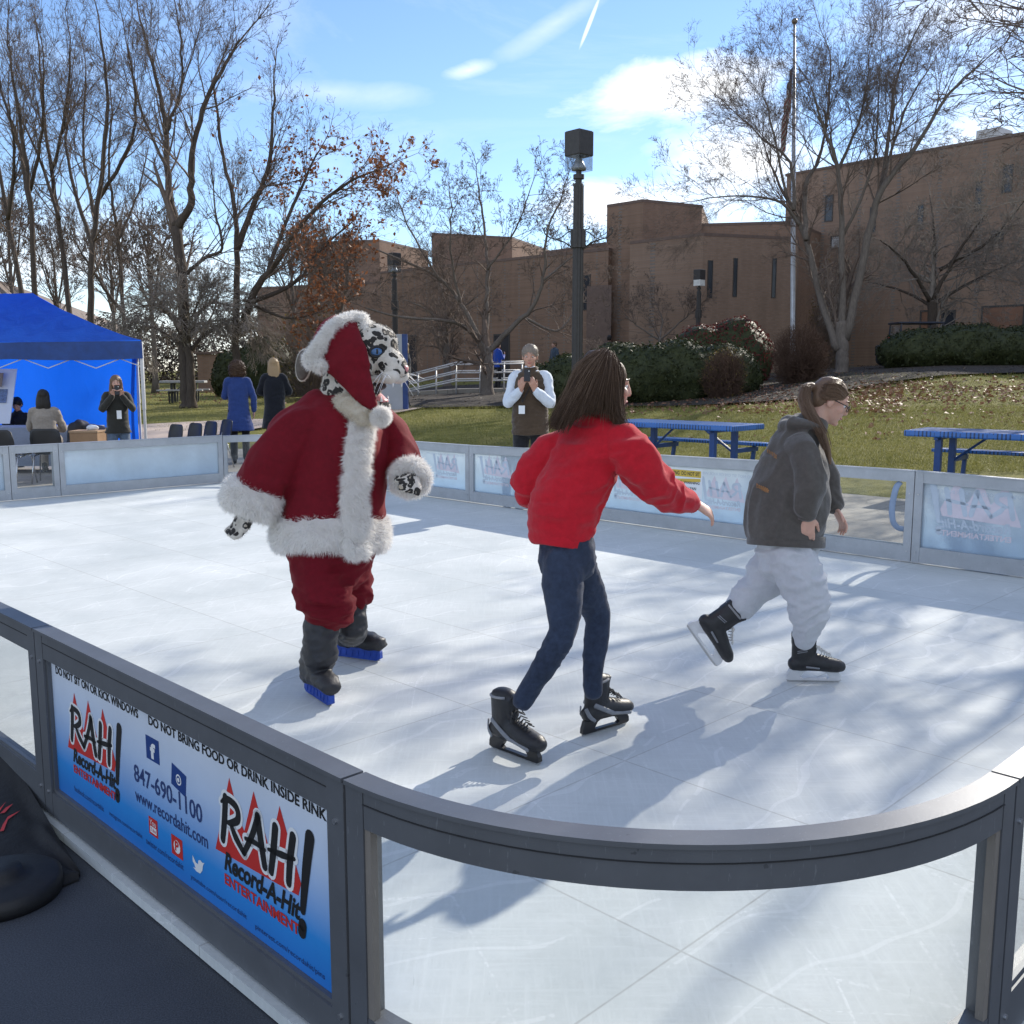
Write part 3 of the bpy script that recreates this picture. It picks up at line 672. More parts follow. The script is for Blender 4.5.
roundsq(PT['navy'], bw * .43, bh * .68, bw * .05, bh * .15); pl.text(PT['white'], 'f', bw * .446, bh * .695, bw * .02, .0013, bold=.05, hgt=bh * .10)
q = np.array((bw * .548, bh * .66)); w_ = bw * .028
pl.poly(PT['navy'], [(q[0] - w_, q[1] - bh * .05), (q[0] + w_ * .8, q[1] - bh * .085), (q[0] + w_, q[1] + bh * .05), (q[0] - w_ * .8, q[1] + bh * .085)], .0008)
def circle(x, y, r, n=20): return [(x + r * math.cos(t), y + r * math.sin(t)) for t in np.arange(n) * 2 * math.pi / n]
pl.poly(PT['white'], circle(q[0], q[1], .017), .0012); pl.poly(PT['navy'], circle(q[0], q[1], .012), .0016); pl.poly(PT['white'], circle(q[0], q[1], .007), .0020)
pl.text(PT['ink'], '847-690-1100', bw * .375, bh * .475, bw * .25, .0012, bold=.014, hgt=bh * .115)
pl.text(PT['ink'], 'www.recordahit.com', bw * .375, bh * .345, bw * .265, .0012, bold=.012, hgt=bh * .085)
roundsq(PT['redbox'], bw * .425, bh * .185, bw * .034, bh * .115); pl.text(PT['white'], 'You', bw * .429, bh * .25, bw * .024, .0013); pl.poly(PT['white'], [(bw * .43, bh * .20), (bw * .454, bh * .20), (bw * .454, bh * .242), (bw * .43, bh * .242)], .0012)
pl.text(PT['redbox'], 'Tube', bw * .432, bh * .21, bw * .02, .0016)
roundsq(PT['redbox'], bw * .51, bh * .16, bw * .04, bh * .125); pl.poly(PT['white'], circle(bw * .530, bh * .223, .021), .0012); pl.text(PT['redbox'], 'P', bw * .523, bh * .195, bw * .014, .0016, bold=.04, hgt=bh * .065)
def bird(x, y, k): return [(x + k * a, y + k * c) for a, c in [(-1, .6), (-.5, .15), (-.1, .1), (0, .5), (.35, .62), (.65, .5), (1, .62), (.75, .3), (.6, -.2), (.2, -.6), (-.4, -.65), (-1, -.45), (-.55, -.4), (-.75, -.1), (-1, .05)]]
pl.poly(PT['white'], bird(bw * .605, bh * .20, bw * .02)[::-1], .0010)
for tx, x, y, w_ in [('facebook.com/recordahit', .09, .10, .14), ('instagram.com/recordahit', .255, .10, .14), ('twitter.com/recordahit', .41, .10, .14), ('youtube.com/user/recordahit', .575, .075, .18), ('pinterest.com/recordahit/pins', .78, .06, .185)]:
    pl.text(PT['ink'], tx, bw * x, bh * y, bw * w_, .0012, hgt=bh * .04)
# white bead where the sheet meets the bottom and left of its frame
mb = MB(); mb.boxf(pl.p(0, -.001, .0), pl.u * bw, pl.v * .007, pl.n * .006); mb.boxf(pl.p(-.001, .006, .0), pl.u * .012, pl.v * (bh - .006), pl.n * .006); mb.build('banner_edge', M_white, t1)
BRL = .145
# near corner and right wall
curved_panel('clear curved corner barrier panel nearest the camera', RA0 + RC, RB0 + RC, math.pi, .705, M_clear, bare=True)
for b0, b1, lb in [(RB0 + RC, 4.4, 'clear barrier panel at the right edge beside the curved corner panel'), (4.4, 6.4, 'middle barrier panel of the right wall outside the picture'), (6.4, B_FAR - RC + TH, 'last barrier panel of the right wall outside the picture')]:
    frame_panel('rink_barrier_panel', lb, P2(RA0, b1), P2(RA0, b0), .705, .705, M_clear, inward=AX)
# far wall, seen from inside: outer line is B_FAR + TH
bo = B_FAR + TH
far = [(A_LEFT - RC, 11.24, .68, .70, 0, 'white barrier panel behind the costumed figure along the far wall'),
       (11.24, 9.19, .70, .71, 1, 'frosted barrier panel with mirrored logos just right of the costumed figure'),
       (9.19, 7.1, .71, .75, 1, 'frosted barrier panel with mirrored logos behind the red sweater skater'),
       (7.1, 5.03, .75, .78, 2, 'frosted barrier panel carrying the yellow warning notice'),
       (5.03, 3.57, .78, .79, 3, 'barrier gate with clear window and curved blue-grey handle behind the hooded skater'),
       (3.57, RA0 + RC, .79, .77, 4, 'frosted barrier panel with big mirrored logo at the right edge below the blue table')]
for a0, a1, h0, h1, kind, lb in far:
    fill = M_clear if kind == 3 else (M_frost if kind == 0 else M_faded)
    t, o, u, nn, L, hz = frame_panel('rink_gate' if kind == 3 else 'rink_barrier_panel', lb, P2(a0, bo), P2(a1, bo), h0, h1, fill, inward=-BX, fm=M_frame_pale)
    x0, x1 = ST + .004, L - ST - .004; hh = min(h0, h1) - TR - BRL
    pf = Plane2(o + u * x0 + nn * .0302 + UP * BRL, u, UP, nn); w = x1 - x0
    if kind == 3:
        mb = MB(); q = [pf.p(w - .065, hh - .005, .0), pf.p(w - .085, hh - .05, .03), pf.p(w - .10, hh * .66, .05), pf.p(w - .10, hh * .5, .05), pf.p(w - .085, hh * .36, .045), pf.p(w - .05, hh * .28, .03), pf.p(w - .005, hh * .26, .005)]
        mb.loft([(p, .028, .011, pf.u) for p in q[:4]] + [(p, .025, .011, pf.v + pf.u * .4) for p in q[4:]]); mb.build('handle', mat('handle_grey', (.23, .30, .42), .4), t, smooth=True)
    if kind in (1, 2, 4):
        # the print on the far side shows through mirrored: draw on the sheet with u reversed
        pr = Plane2(pf.o + pf.u * w, -pf.u, UP, pf.n); sheet_ = [c_ for c_ in t.children if c_.name.startswith('sheet')][0]
        for lx, ly, lw_ in (((.50, .12, .44),) if kind == 4 else ((.07, .17, .25), (.66, .14, .27))):
            Lg = {k: MB() for k in ('red', 'black')}; logo(pr, w * lx, hh * ly, w * lw_, Lg); Lg['red'].build('mirrored_red_print', M_fr, sheet_); Lg['black'].build('mirrored_dark_print', M_fb, sheet_)
        for tx, x, w_ in (('DO NOT SIT ON OR KICK WINDOWS', .03, .375), ('DO NOT BRING FOOD OR DRINK INSIDE RINK', .445, .53)):
            m_ = MB(); pr.text(m_, tx, w * x, hh * .90, w * w_, .0012, hgt=hh * .055); m_.build('mirrored_lettering', M_fb, sheet_)
    if kind == 2:
        # notice: position from the photograph
        mb = MB(); nx0 = w * .41; nw = .50; nh = .30; ny0 = hh - nh - .006
        mb.boxf(pf.p(nx0, ny0, .002), pf.u * nw, pf.v * nh, pf.n * .001); no_ = mb.build('warning_notice', M_white, t)
        y1 = MB(); y1.boxf(pf.p(nx0 + .015, ny0 + .215, .0032), pf.u * (nw - .03), pf.v * .068, pf.n * .0008)
        y1.add([pf.p(nx0 + .015, ny0 + .13, .0036), pf.p(nx0 + nw - .02, ny0 + .175, .0036), pf.p(nx0 + nw - .02, ny0 + .205, .0036), pf.p(nx0 + .015, ny0 + .18, .0036)], [(0, 1, 2, 3)])
        y1.build('yellow_tape', M_yel, no_); k = MB(); rd = MB()
        pf.text(k, 'WARNING  DO NOT SIT', nx0 + .03, ny0 + .23, nw - .06, .0045, bold=.02, hgt=.04)
        pf.text(k, 'DO NOT SIT  WARNING', nx0 + .03, ny0 + .145, nw - .06, .0045, bold=.02, hgt=.026)
        pf.text(k, 'DO NOT SIT OR LEAN', nx0 + .05, ny0 + .085, nw - .12, .0045, bold=.015, hgt=.03); pf.text(rd, 'ON TOP OF WINDOW', nx0 + .1, ny0 + .035, nw - .2, .0045, bold=.015, hgt=.03)
        k.build('black_lettering', M_black, no_); rd.build('red_lettering', M_red, no_)
curved_panel('clear curved corner barrier panel outside the right edge behind the frosted logo panel', RA0 + RC, B_FAR - RC + TH, math.pi / 2, .705, M_clear)
# left wall, seen from inside: outer line A_LEFT + TH
ao = A_LEFT + TH
curved_panel('clear curved corner barrier panel behind the costumed figure', A_LEFT - RC + TH, B_FAR - RC + TH, 0, .68, M_clear, fm=M_frame_pale)
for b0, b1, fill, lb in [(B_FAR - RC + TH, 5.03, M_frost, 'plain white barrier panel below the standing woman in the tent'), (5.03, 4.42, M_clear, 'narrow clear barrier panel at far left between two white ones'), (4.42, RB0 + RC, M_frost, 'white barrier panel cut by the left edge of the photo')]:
    frame_panel('rink_barrier_panel', lb, P2(ao, b0), P2(ao, b1), .69, .69, fill, inward=-AX, fm=M_frame_pale)
# ---------------------------------------------------------------- people
M_skin = mat('skin', (.50, .27, .19), .45, .1, 20, bmp=.1, bs=180, bd=.001, sub=.12)
M_skin_p = mat('skin_pale', (.56, .33, .25), .45, .1, 20, bmp=.1, bs=180, bd=.001, sub=.12)
M_eyew = mat('eye_white', (.75, .74, .72), .2, .02); M_iris = mat('iris', (.06, .04, .03), .1, .1); M_lip = mat('lip', (.42, .12, .11), .4, .1)
def hairmat(name, c, hi):
    m, nt, b, out = newmat(name); b.inputs['Roughness'].default_value = .46; b.inputs['Specular IOR Level'].default_value = .32
    n = noise(nt, coords(nt, scale=(110, 110, 5)), 3, 5, .75); r = ramp(nt, n, [(.25, c), (.85, hi)]); nt.links.new(r.outputs[0], b.inputs['Base Color']); bump(nt, b, n, .5, .004); return m
M_hair_b = hairmat('hair_dark_brown', (.034, .018, .010), (.115, .064, .034)); M_hair_m = hairmat('hair_mid_brown', (.085, .052, .034), (.24, .155, .098))
M_hair_k = hairmat('hair_black', (.008, .007, .007), (.03, .024, .02)); M_hair_bl = hairmat('hair_blond', (.28, .18, .09), (.5, .36, .2)); M_hair_g = hairmat('hair_grey', (.16, .12, .09), (.36, .31, .26))
def cloth(name, col, rough=.85, var=.12, weave=260, bmp=.5, sheen=.25):
    m, nt, b, out = newmat(name); b.inputs['Roughness'].default_value = rough; b.inputs['Sheen Weight'].default_value = sheen; b.inputs['Sheen Roughness'].default_value = .5; b.inputs['Specular IOR Level'].default_value = .2
    c = coords(nt); n1 = noise(nt, c, 5, 5, .65); n2 = noise(nt, c, weave, 2, .6); n3 = noise(nt, c, 40, 4, .7)
    r = ramp(nt, n1, [(.3, tuple(v * (1 - var * .6) for v in col)), (.7, tuple(min(1, v * (1 + var)) for v in col))])
    k = ramp(nt, n3, [(.3, (1 - var,) * 3), (.7, (1 + var * .6,) * 3)]); nt.links.new(mixc(nt, 1.0, r.outputs[0], k.outputs[0], 'MULTIPLY'), b.inputs['Base Color'])
    bump(nt, b, mth(nt, 'ADD', n2, mth(nt, 'MULTIPLY', n3, 1.5)), bmp, .003); return m

def head_mb(mb, c, f, u, k=1.0, face=True):
    c = np.asarray(c, float); f = unit(f); s = unit(np.cross(u, f)); u = np.cross(f, s)
    P = lambda a, b, d: c + (f * a + s * b + u * d) * k
    E = lambda q, a, b, d: mb.ell(q, (f * a * k, s * b * k, u * d * k))
    E(P(-.010, 0, .022), .094, .074, .092)
    E(P(.030, 0, -.035), .064, .058, .078)
    mb.loft([(P(.062, 0, -.088), .026 * k, .02 * k), (P(.078, 0, -.094), .018 * k, .016 * k)], s, 10)
    if face:
        mb.loft([(P(.086, 0, .018), .009 * k, .012 * k), (P(.098, 0, -.012), .013 * k, .013 * k), (P(.102, 0, -.026), .016 * k, .012 * k)], s, 10, 3)
        mb.loft([(P(.070, -.042, .022), .012 * k, .010 * k), (P(.082, 0, .026), .014 * k, .012 * k), (P(.070, .042, .022), .012 * k, .010 * k)], u, 10, 3)
        E(P(.080, 0, -.056), .014, .026, .014)
        for q in (-1, 1):
            E(P(.058, q * .042, -.022), .024, .022, .024)
            E(P(-.008, q * .076, -.010), .020, .009, .031)
    return P, f, s, u
def hand_mb(mb, w, d, n, t, k=1.0, curl=(.35, .5), spread=.12):
    """w wrist, d finger direction, n palm normal (the way the fingers curl), t towards the thumb"""
    d = unit(d); t = unit(t - d * np.dot(t, d)); n2 = np.cross(d, t); n = n2 if np.dot(n2, n) > 0 else -n2
    q = lambda a, b, c: w + (d * a + t * b + n * c) * k
    mb.loft([(q(-.03, 0, 0), .024 * k, .019 * k), (q(.02, .003, 0), .032 * k, .016 * k), (q(.06, .002, .003), .039 * k, .014 * k), (q(.088, 0, .004), .037 * k, .011 * k)], t, 14, 3)
    for i, (o, L) in enumerate(((.029, .070), (.010, .080), (-.009, .075), (-.027, .058))):
        L *= k; p = q(.082, o, .004); a = curl[0] * (.8 + .15 * i); dd = unit(d + t * (spread * (1 - i * .66)))
        P = [p - dd * .02 * k, p]
        for j, seg in enumerate((.45, .32, .26)):
            v = dd * math.cos(a) + n * math.sin(a); P.append(P[-1] + v * L * seg); a += curl[1] * (1 - .25 * j)
        rr = [.0098, .0095, .0088, .008, .0068]; mb.loft([(x, r_ * k, r_ * k) for x, r_ in zip(P, rr)], t, 9, 2)
    p = q(.018, .024, .004); v1 = unit(d * .62 + t * .72 + n * .3); v2 = unit(d * .88 + t * .25 + n * .35)
    mb.loft([(p - v1 * .012 * k, .013 * k, .013 * k), (p + v1 * .03 * k, .0115 * k, .0115 * k), (p + v1 * .034 * k + v2 * .022 * k, .010 * k, .010 * k), (p + v1 * .034 * k + v2 * .048 * k, .0075 * k, .0075 * k)], None, 9, 3)
def limb(mb, pts, rads, n=14, sub=4): mb.loft([(p, r, r) for p, r in zip(pts, rads)], None, n, sub)

class Person:
    def __init__(s, J, F, skin, k=1.0, base=None):
        s.J = {a: np.asarray(b, float) for a, b in J.items()}; s.F = unit(F); s.side = unit(np.cross(UP, s.F)); s.k = k; s.skin = skin   # side = the person's left
        s.base = base
    def body(s, label, hf, hu=(0, 0, 1), hands=(), voxel=.006, feet=(), group=None, face=True, tor=None, slv=None, lgs=None):
        J, k = s.J, s.k; mb = MB(); hm = (J['hipR'] + J['hipL']) / 2; sm = (J['shR'] + J['shL']) / 2; sw = np.linalg.norm(J['shR'] - J['shL']) / 2; sx = unit(J['shL'] - J['shR'])
        if tor: mb.loft([(c, a * .78, b * .74, s.side) for c, a, b in tor], None, 18)
        else: mb.loft([(hm - UP * .04, .14 * k, .10 * k, s.side), (hm * .6 + sm * .4, .125 * k, .09 * k, s.side), (hm * .25 + sm * .75, .15 * k, .105 * k, sx), (sm - UP * .02 * k, sw * .8, .07 * k, sx), (J['neck'], .055 * k, .055 * k, sx)], None, 18)
        limb(mb, [J['neck'] - UP * .04 * k, J['neck'] * .5 + J['head'] * .5 - unit(hf) * .012 * k, J['head'] - UP * .03 * k], [.06 * k, .052 * k, .055 * k])
        for q in 'RL':
            if slv: limb(mb, [c for c, r in slv[q]] + [J['wr' + q]], [max(r * .62, .027) if i < len(slv[q]) - 1 else .027 for i, (c, r) in enumerate(slv[q])] + [.026])
            else: limb(mb, [sm * .3 + J['sh' + q] * .7, J['sh' + q], (J['sh' + q] + J['el' + q]) / 2, J['el' + q], (J['el' + q] * .6 + J['wr' + q] * .4), J['wr' + q]], [.05 * k, .052 * k, .045 * k, .038 * k, .038 * k, .026 * k])
            if lgs: 
                L = lgs['RL'.index(q)]; limb(mb, [c for c, r in L], [r * .72 for c, r in L])
            else: limb(mb, [hm * .4 + J['hip' + q] * .6, J['hip' + q], (J['hip' + q] + J['kn' + q]) / 2, J['kn' + q], J['kn' + q] * .65 + J['an' + q] * .35, J['an' + q]], [.08 * k, .082 * k, .07 * k, .052 * k, .05 * k, .036 * k])
        for w, d, n, t, cu in hands: hand_mb(mb, s.J[w], np.asarray(d, float), np.asarray(n, float), np.asarray(t, float), k, cu)
        for a, fd in feet:
            fd = unit(fd); limb(mb, [J[a], J[a] - UP * .05 + fd * .03, J[a] - UP * .06 + fd * .12], [.035, .036, .028])
        P, f, sd, u = head_mb(mb, J['head'], hf, hu, k, face); s.HP = P; s.hf, s.hs, s.hu = f, sd, u
        me = organic(mb, voxel, 3)
        s.o = link(me, 'person', s.skin, None, s.base if s.base is not None else V(hm[0], hm[1], 0)); tag(s.o, label, 'person', group)
        return s.o
    def face(s, iris=None, brow=None, lip=M_lip, glasses=False):
        k = s.k; P = s.HP
        for q in (-1, 1):
            e = MB(); ir = MB(); e.ball(P(.0715, q * .031, .004), .0105 * k, 10, 7); ir.ball(P(.0785, q * .031, .003), .0066 * k, 8, 5)
            eo = e.build('eye', M_eyew, s.o, True); ir.build('iris', iris or M_iris, eo, True)
        m = MB(); m.loft([(P(.082, -.022, -.058), .003 * k, .004 * k), (P(.0945, 0, -.058), .006 * k, .006 * k), (P(.082, .022, -.058), .003 * k, .004 * k)], s.hu, 8, 4); m.build('mouth', lip, s.o, True)
        if brow is not None:
            for q in (-1, 1): m = MB(); m.loft([(P(.084, q * .014, .030), .0045 * k, .004 * k), (P(.084, q * .032, .036), .004 * k, .004 * k), (P(.070, q * .050, .030), .003 * k, .003 * k)], s.hu, 8, 3); m.build('eyebrow', brow, s.o, True)
    def top(s, name, mt, torso, sleeves=None, voxel=.009, amp=.009, seed=1, extra=None, smooth=3, sc=(8, 8, 13)):
        """torso: [(centre, ra, rb)] from hem to neck; sleeves: {'R': [(pt, r)...]}"""
        mb = MB(); mb.loft([(c, a, b, s.side) for c, a, b in torso], None, 24, 5, dome='end')
        for q, L in (sleeves or {}).items(): mb.loft([(p, r, r) if np.isscalar(r) else (p, r[0], r[1]) for p, r in L], None, 16, 5)
        if extra: extra(mb)
        return link(organic(mb, voxel, smooth, folds(amp, sc, seed) if amp else None), name, mt, s.o)
    def legs(s, name, mt, pel, legs, voxel=.009, amp=.006, seed=2, sc=(9, 9, 14), smooth=3):
        mb = MB(); mb.loft([(c, a, b, s.side) for c, a, b in pel], None, 22, 4)
        for L in legs: mb.loft([(p, r, r) for p, r in L], None, 16, 5)
        return link(organic(mb, voxel, smooth, folds(amp, sc, seed) if amp else None), name, mt, s.o)
def strands(name, guides, n, jit, r, mt, parent, seed=0, tipjit=2.0, seg=9):
    """thin hair tubes between random pairs of guide polylines"""
    g_ = np.random.default_rng(seed); G = []
    for gl in guides:
        gl = [np.asarray(q, float) for q in gl]; m = len(gl); o = []
        for i in range(seg + 1):
            x = i / seg * (m - 1); a = min(int(x), m - 2); t = x - a
            p0, p1, p2, p3 = gl[max(a - 1, 0)], gl[a], gl[a + 1], gl[min(a + 2, m - 1)]
            o.append(.5 * ((2 * p1) + (-p0 + p2) * t + (2 * p0 - 5 * p1 + 4 * p2 - p3) * t * t + (-p0 + 3 * p1 - 3 * p2 + p3) * t ** 3))
        G.append(np.array(o))
    A, B = [], []; R0 = []; R1 = []
    for _ in range(n):
        i = g_.integers(0, len(G) - 1) if len(G) > 1 else 0; w = g_.random(); c = G[i] * (1 - w) + G[min(i + 1, len(G) - 1)] * w
        ph = np.linspace(0, 1, seg + 1)[:, None]; off = g_.normal(0, jit, 3) * (.5 + ph * tipjit * .5) + np.sin(ph * g_.uniform(2, 6) + g_.uniform(0, 6)) * g_.normal(0, jit * .5, 3)
        c = c + off; L = int(seg * g_.uniform(.75, 1.0)); 
        for j in range(L): A.append(c[j]); B.append(c[j + 1]); R0.append(r * (1 - .6 * (j / L))); R1.append(r * (1 - .6 * ((j + 1) / L)))
    return link(segs_mesh(name, A, B, R0, R1, 4), name, mt, parent)

def rib(o_name, c, ax, r0, r1, w, mt, parent, side=None, n=72, ridge=.0025):
    c = np.asarray(c, float); ax = unit(ax); rr = []
    sdv = unit(side - ax * np.dot(side, ax)) if side is not None else unit(np.cross(ax, V(.3, .2, .9))); w2 = np.cross(ax, sdv)
    for t, e in ((0, -.25), (.1, 0), (.9, 0), (1, -.25)):
        rr.append([c + ax * w * (t - .5) + sdv * math.cos(a) * (r0 + e * .02 + ridge * (i % 2)) + w2 * math.sin(a) * (r1 + e * .02 + ridge * (i % 2)) for i, a in enumerate(np.arange(n) * 2 * math.pi / n)])
    m = MB(); m.rings(rr); return m.build(o_name, mt, parent, True)
# ---- ice skates
M_bootk = mat('boot_black', (.014, .014, .016), .45, .3, 30, bmp=.2, bs=120); M_bootg = mat('boot_grey', (.20, .21, .23), .5, .15, 20); M_runner = mat('runner_steel', (.5, .5, .5), .35, .1, 9, metal=.8)
M_holdk = mat('holder_black', (.012, .012, .014), .35, .2); M_holdw = mat('holder_white', (.62, .63, .64), .4, .1, 14, bmp=.1); M_lacew = mat('lace_white', (.55, .55, .53), .8); M_lacek = mat('lace_dark', (.03, .03, .032), .7)
M_collar = mat('collar_lining', (.26, .26, .27), .8, .1, 20, bmp=.3); M_guard = mat('guard_blue', (.012, .06, .38), .5, .25, 25, bmp=.2)
def skate(parent, o, f, u, style='black', k=1.0, sgn=1):
    """o = blade mid on the ice"""
    o = np.asarray(o, float); f = unit(f); u = unit(u - f * np.dot(u, f)); s = np.cross(u, f)
    P = lambda x, y, z: o + (f * x + s * y * 1.06 + u * (z * .78 if z < .1 else z - .022)) * k
    mb = MB()
    mb.loft([(P(-.115, 0, .122), .036 * k, .038 * k), (P(-.075, 0, .132), .043 * k, .050 * k), (P(0, 0, .136), .047 * k, .052 * k), (P(.075, 0, .124), .052 * k, .043 * k), (P(.130, 0, .116), .048 * k, .038 * k), (P(.152, 0, .112), .038 * k, .030 * k)], s, 18)
    mb.loft([(P(-.060, 0, .12), .043 * k, .062 * k), (P(-.062, 0, .19), .044 * k, .064 * k), (P(-.058, 0, .245), .047 * k, .068 * k), (P(-.058, 0, .28), .048 * k, .070 * k)], s, 18)
    mb.loft([(P(-.02, 0, .15), .036 * k, .04 * k), (P(-.035, 0, .21), .034 * k, .035 * k)], s, 14)
    if style == 'white': mb.loft([(P(-.118, 0, .24), .030 * k, .010 * k), (P(-.122, 0, .305), .026 * k, .008 * k)], s, 12)
    mb.loft([(P(.0, 0, .20), .030 * k, .012 * k), (P(-.004, 0, .265), .034 * k, .010 * k), (P(.012, 0, .315 if style == 'white' else .295), .030 * k, .008 * k)], s, 12)
    bo_ = link(organic(mb, .006, 3), 'ice_skate', M_bootk, parent)
    # collar, stripes, toe cap, laces
    mb = MB(); mb.tube([P(-.058 + .066 * math.cos(t), .045 * math.sin(t), .286 + .006 * math.cos(t)) for t in np.linspace(.9, 2 * math.pi - .9, 20)], .006 * k, 8); mb.build('collar', M_collar, bo_, True)
    mb = MB()
    for q in (-1, 1):
        if style == 'black':
            for (x0, z0, x1, z1, w) in ((-.10, .175, .01, .118, .012), (.01, .118, .125, .098, .009)):
                mb.loft([(P(x0, q * (.036 if x0 < 0 else .045), z0), w * k, .006 * k), (P((x0 + x1) / 2, q * .0435, (z0 + z1) / 2), w * k, .005 * k), (P(x1, q * .045, z1), w * k, .006 * k)], u, 8, 3)
            mb.loft([(P(-.140, q * .018, .16), .010 * k, .004 * k), (P(-.128, q * .032, .125), .010 * k, .004 * k), (P(-.10, q * .039, .10), .008 * k, .004 * k)], u, 8, 3)
        else:
            mb.loft([(P(-.05, q * .042, .118), .006 * k, .004 * k), (P(.02, q * .045, .112), .005 * k, .004 * k)], u, 8, 3)
            for z in (.205, .195): mb.loft([(P(-.10, q * .036, z), .003 * k, .004 * k), (P(-.05, q * .041, z + .012), .003 * k, .004 * k)], u, 8, 3)
    mb.build('side_stripes', M_bootg, bo_, True)
    mb = MB(); n = 8
    for i in range(n):
        t = i / (n - 1); x = .085 - .10 * t; z = .170 + .078 * t ** 1.3 + (.008 if t < .6 else 0); w = .022 + .006 * t
        for q in (-1, 1): mb.tube([P(x - .006 * q, -w, z - .008), P(x, 0, z + .012), P(x + .012 * q, w, z - .004)], .0028 * k, 6)
    mb.tube([P(-.02, .0, .235), P(.01, .03, .23), P(.02, .045, .20)], .0026 * k, 6); mb.tube([P(-.02, .0, .235), P(.02, -.03, .23), P(.03, -.05, .19)], .0026 * k, 6)
    mb.build('laces', M_lacew if style == 'white' else M_lacek, bo_, True)
    # holder with its window
    hm_ = M_holdk if style == 'black' else M_holdw; th = .022 * k
    def pr(mb, pts, w=th, y=0): mb.prism([P(x, y, z) - s * w / 2 for x, z in pts], s * w)
    mb = MB(); pr(mb, [(-.135, .094), (-.148, .050), (-.150, .018), (-.135, .012), (-.062, .012), (-.062, .026), (-.075, .036), (-.055, .072), (-.03, .086), (-.03, .097)])
    pr(mb, [(.035, .095), (.035, .082), (.07, .07), (.088, .036), (.075, .026), (.075, .012), (.140, .014), (.152, .022), (.150, .050), (.135, .082), (.13, .088)])
    pr(mb, [(-.0615, .0125), (.0745, .0125), (.0745, .026), (.06, .029), (-.047, .029), (-.0615, .026)], th * .96); pr(mb, [(-.0295, .086), (.0345, .082), (.0345, .094), (-.0295, .096)], th * .96)
    mb.build('blade_holder', hm_, bo_, fixn=True)
    mb = MB(); pr(mb, [(-.150, .0115), (-.142, .0), (-.10, -.002), (.10, -.002), (.142, .002), (.156, .016), (.150, .0205), (.140, .0135)], .006 * k); mb.build('runner', M_runner, bo_, fixn=True)
    return bo_

# ================= skater in the red sweater
D = 4.22
def A_(D0): return lambda x, y, dd=0.0: at(x, y, D0 + dd)
A = A_(D)
fA, tA = gp(486, 745), gp(546, 768); fB, tB = gp(577, 738), gp(631, 722)
J = dict(neck=A(597, 423), head=A(607, 386, .03), shR=A(634, 442, -.13), shL=A(560, 440, .11), elR=A(655, 478, -.02), wrR=A(695, 504, .16), elL=A(528, 476, .06), wrL=A(533, 497, .16),
         hipR=A(562, 556, -.08), hipL=A(574, 556, .08), knR=A(563, 632, -.14), knL=A(597, 615, .16), anR=A(521, 702, -.10), anL=A(593, 690, .15))
W1 = Person(J, (.75, .66, 0), M_skin_p, 1.0, V(*((fA + tB) / 2)[:2], 0))
TOR = [(A(562, 541), .130, .120), (A(562, 528), .145, .138), (A(566, 505), .150, .142), (A(577, 480), .153, .136), (A(589, 452), .170, .120), (A(597, 430), .140, .09), (A(600, 412), .068, .066)]
SLV = {'R': [(A(618, 443, -.06), .088), (A(634, 458, -.12), .092), (A(652, 481, -.06), .084), (A(672, 496, .05), .068), (A(685, 501, .12), .052), (A(691, 503, .15), .038)],
       'L': [(A(566, 446, .08), .08), (A(548, 458, .10), .085), (A(532, 478, .09), .078), (A(527, 490, .12), .062), (A(530, 496, .15), .045)]}
LGS = [[(A(564, 558, -.045), .088), (A(563, 585, -.09), .088), (A(564, 612, -.13), .070), (A(562, 634, -.14), .056), (A(548, 660, -.13), .054), (A(532, 685, -.11), .044), (A(522, 702, -.10), .040)],
       [(A(573, 558, .05), .088), (A(584, 585, .11), .084), (A(594, 606, .16), .065), (A(598, 622, .17), .054), (A(595, 650, .16), .053), (A(593, 676, .15), .043), (A(593, 692, .15), .040)]]
W1.body('person in red sweater and jeans with long loose brown hair, one arm stretched out, skating', (.97, .24, -.10), (.12, .05, 1),
        [('wrR', (.80, .35, -.42), (-.2, -.1, -1), (.3, .9, .3), (.35, .35)), ('wrL', (.45, .55, -.75), (.7, -.3, 0), (.4, .8, .2), (.5, .5))], .0055, tor=TOR, slv=SLV, lgs=LGS)
W1.face(brow=M_hair_b)
M_redk = cloth('red_knit', (.46, .010, .022), .9, .1, 300, .35, .15)
W1.top('sweater', M_redk, TOR, SLV, .0075, .016, 5, sc=(7, 7, 16))
rib('hem_band', A(561.5, 540), A(566, 505) - A(561, 541), .132, .123, .055, M_redk, W1.o, W1.side); rib('cuff', A(691, 503.5, .15), J['wrR'] - J['elR'], .036, .036, .05, M_redk, W1.o, n=40); rib('cuff', A(530, 495, .15), V(.3, .6, -.7), .042, .042, .04, M_redk, W1.o, n=40)
M_jean = cloth('blue_denim', (.026, .037, .066), .75, .25, 420, .3, .1)
W1.legs('jeans', M_jean, [(A(566, 535), .115, .10), (A(567, 548), .128, .112), (A(567, 562), .13, .12)], LGS, .007, .0045, 3, (14, 14, 20))
skate(W1.o, (fA + tA) / 2, tA - fA, V(-.10, .05, 1), 'black', 1.0); skate(W1.o, (fB + tB) / 2, tB - fB, V(.02, 0, 1), 'black', .96)
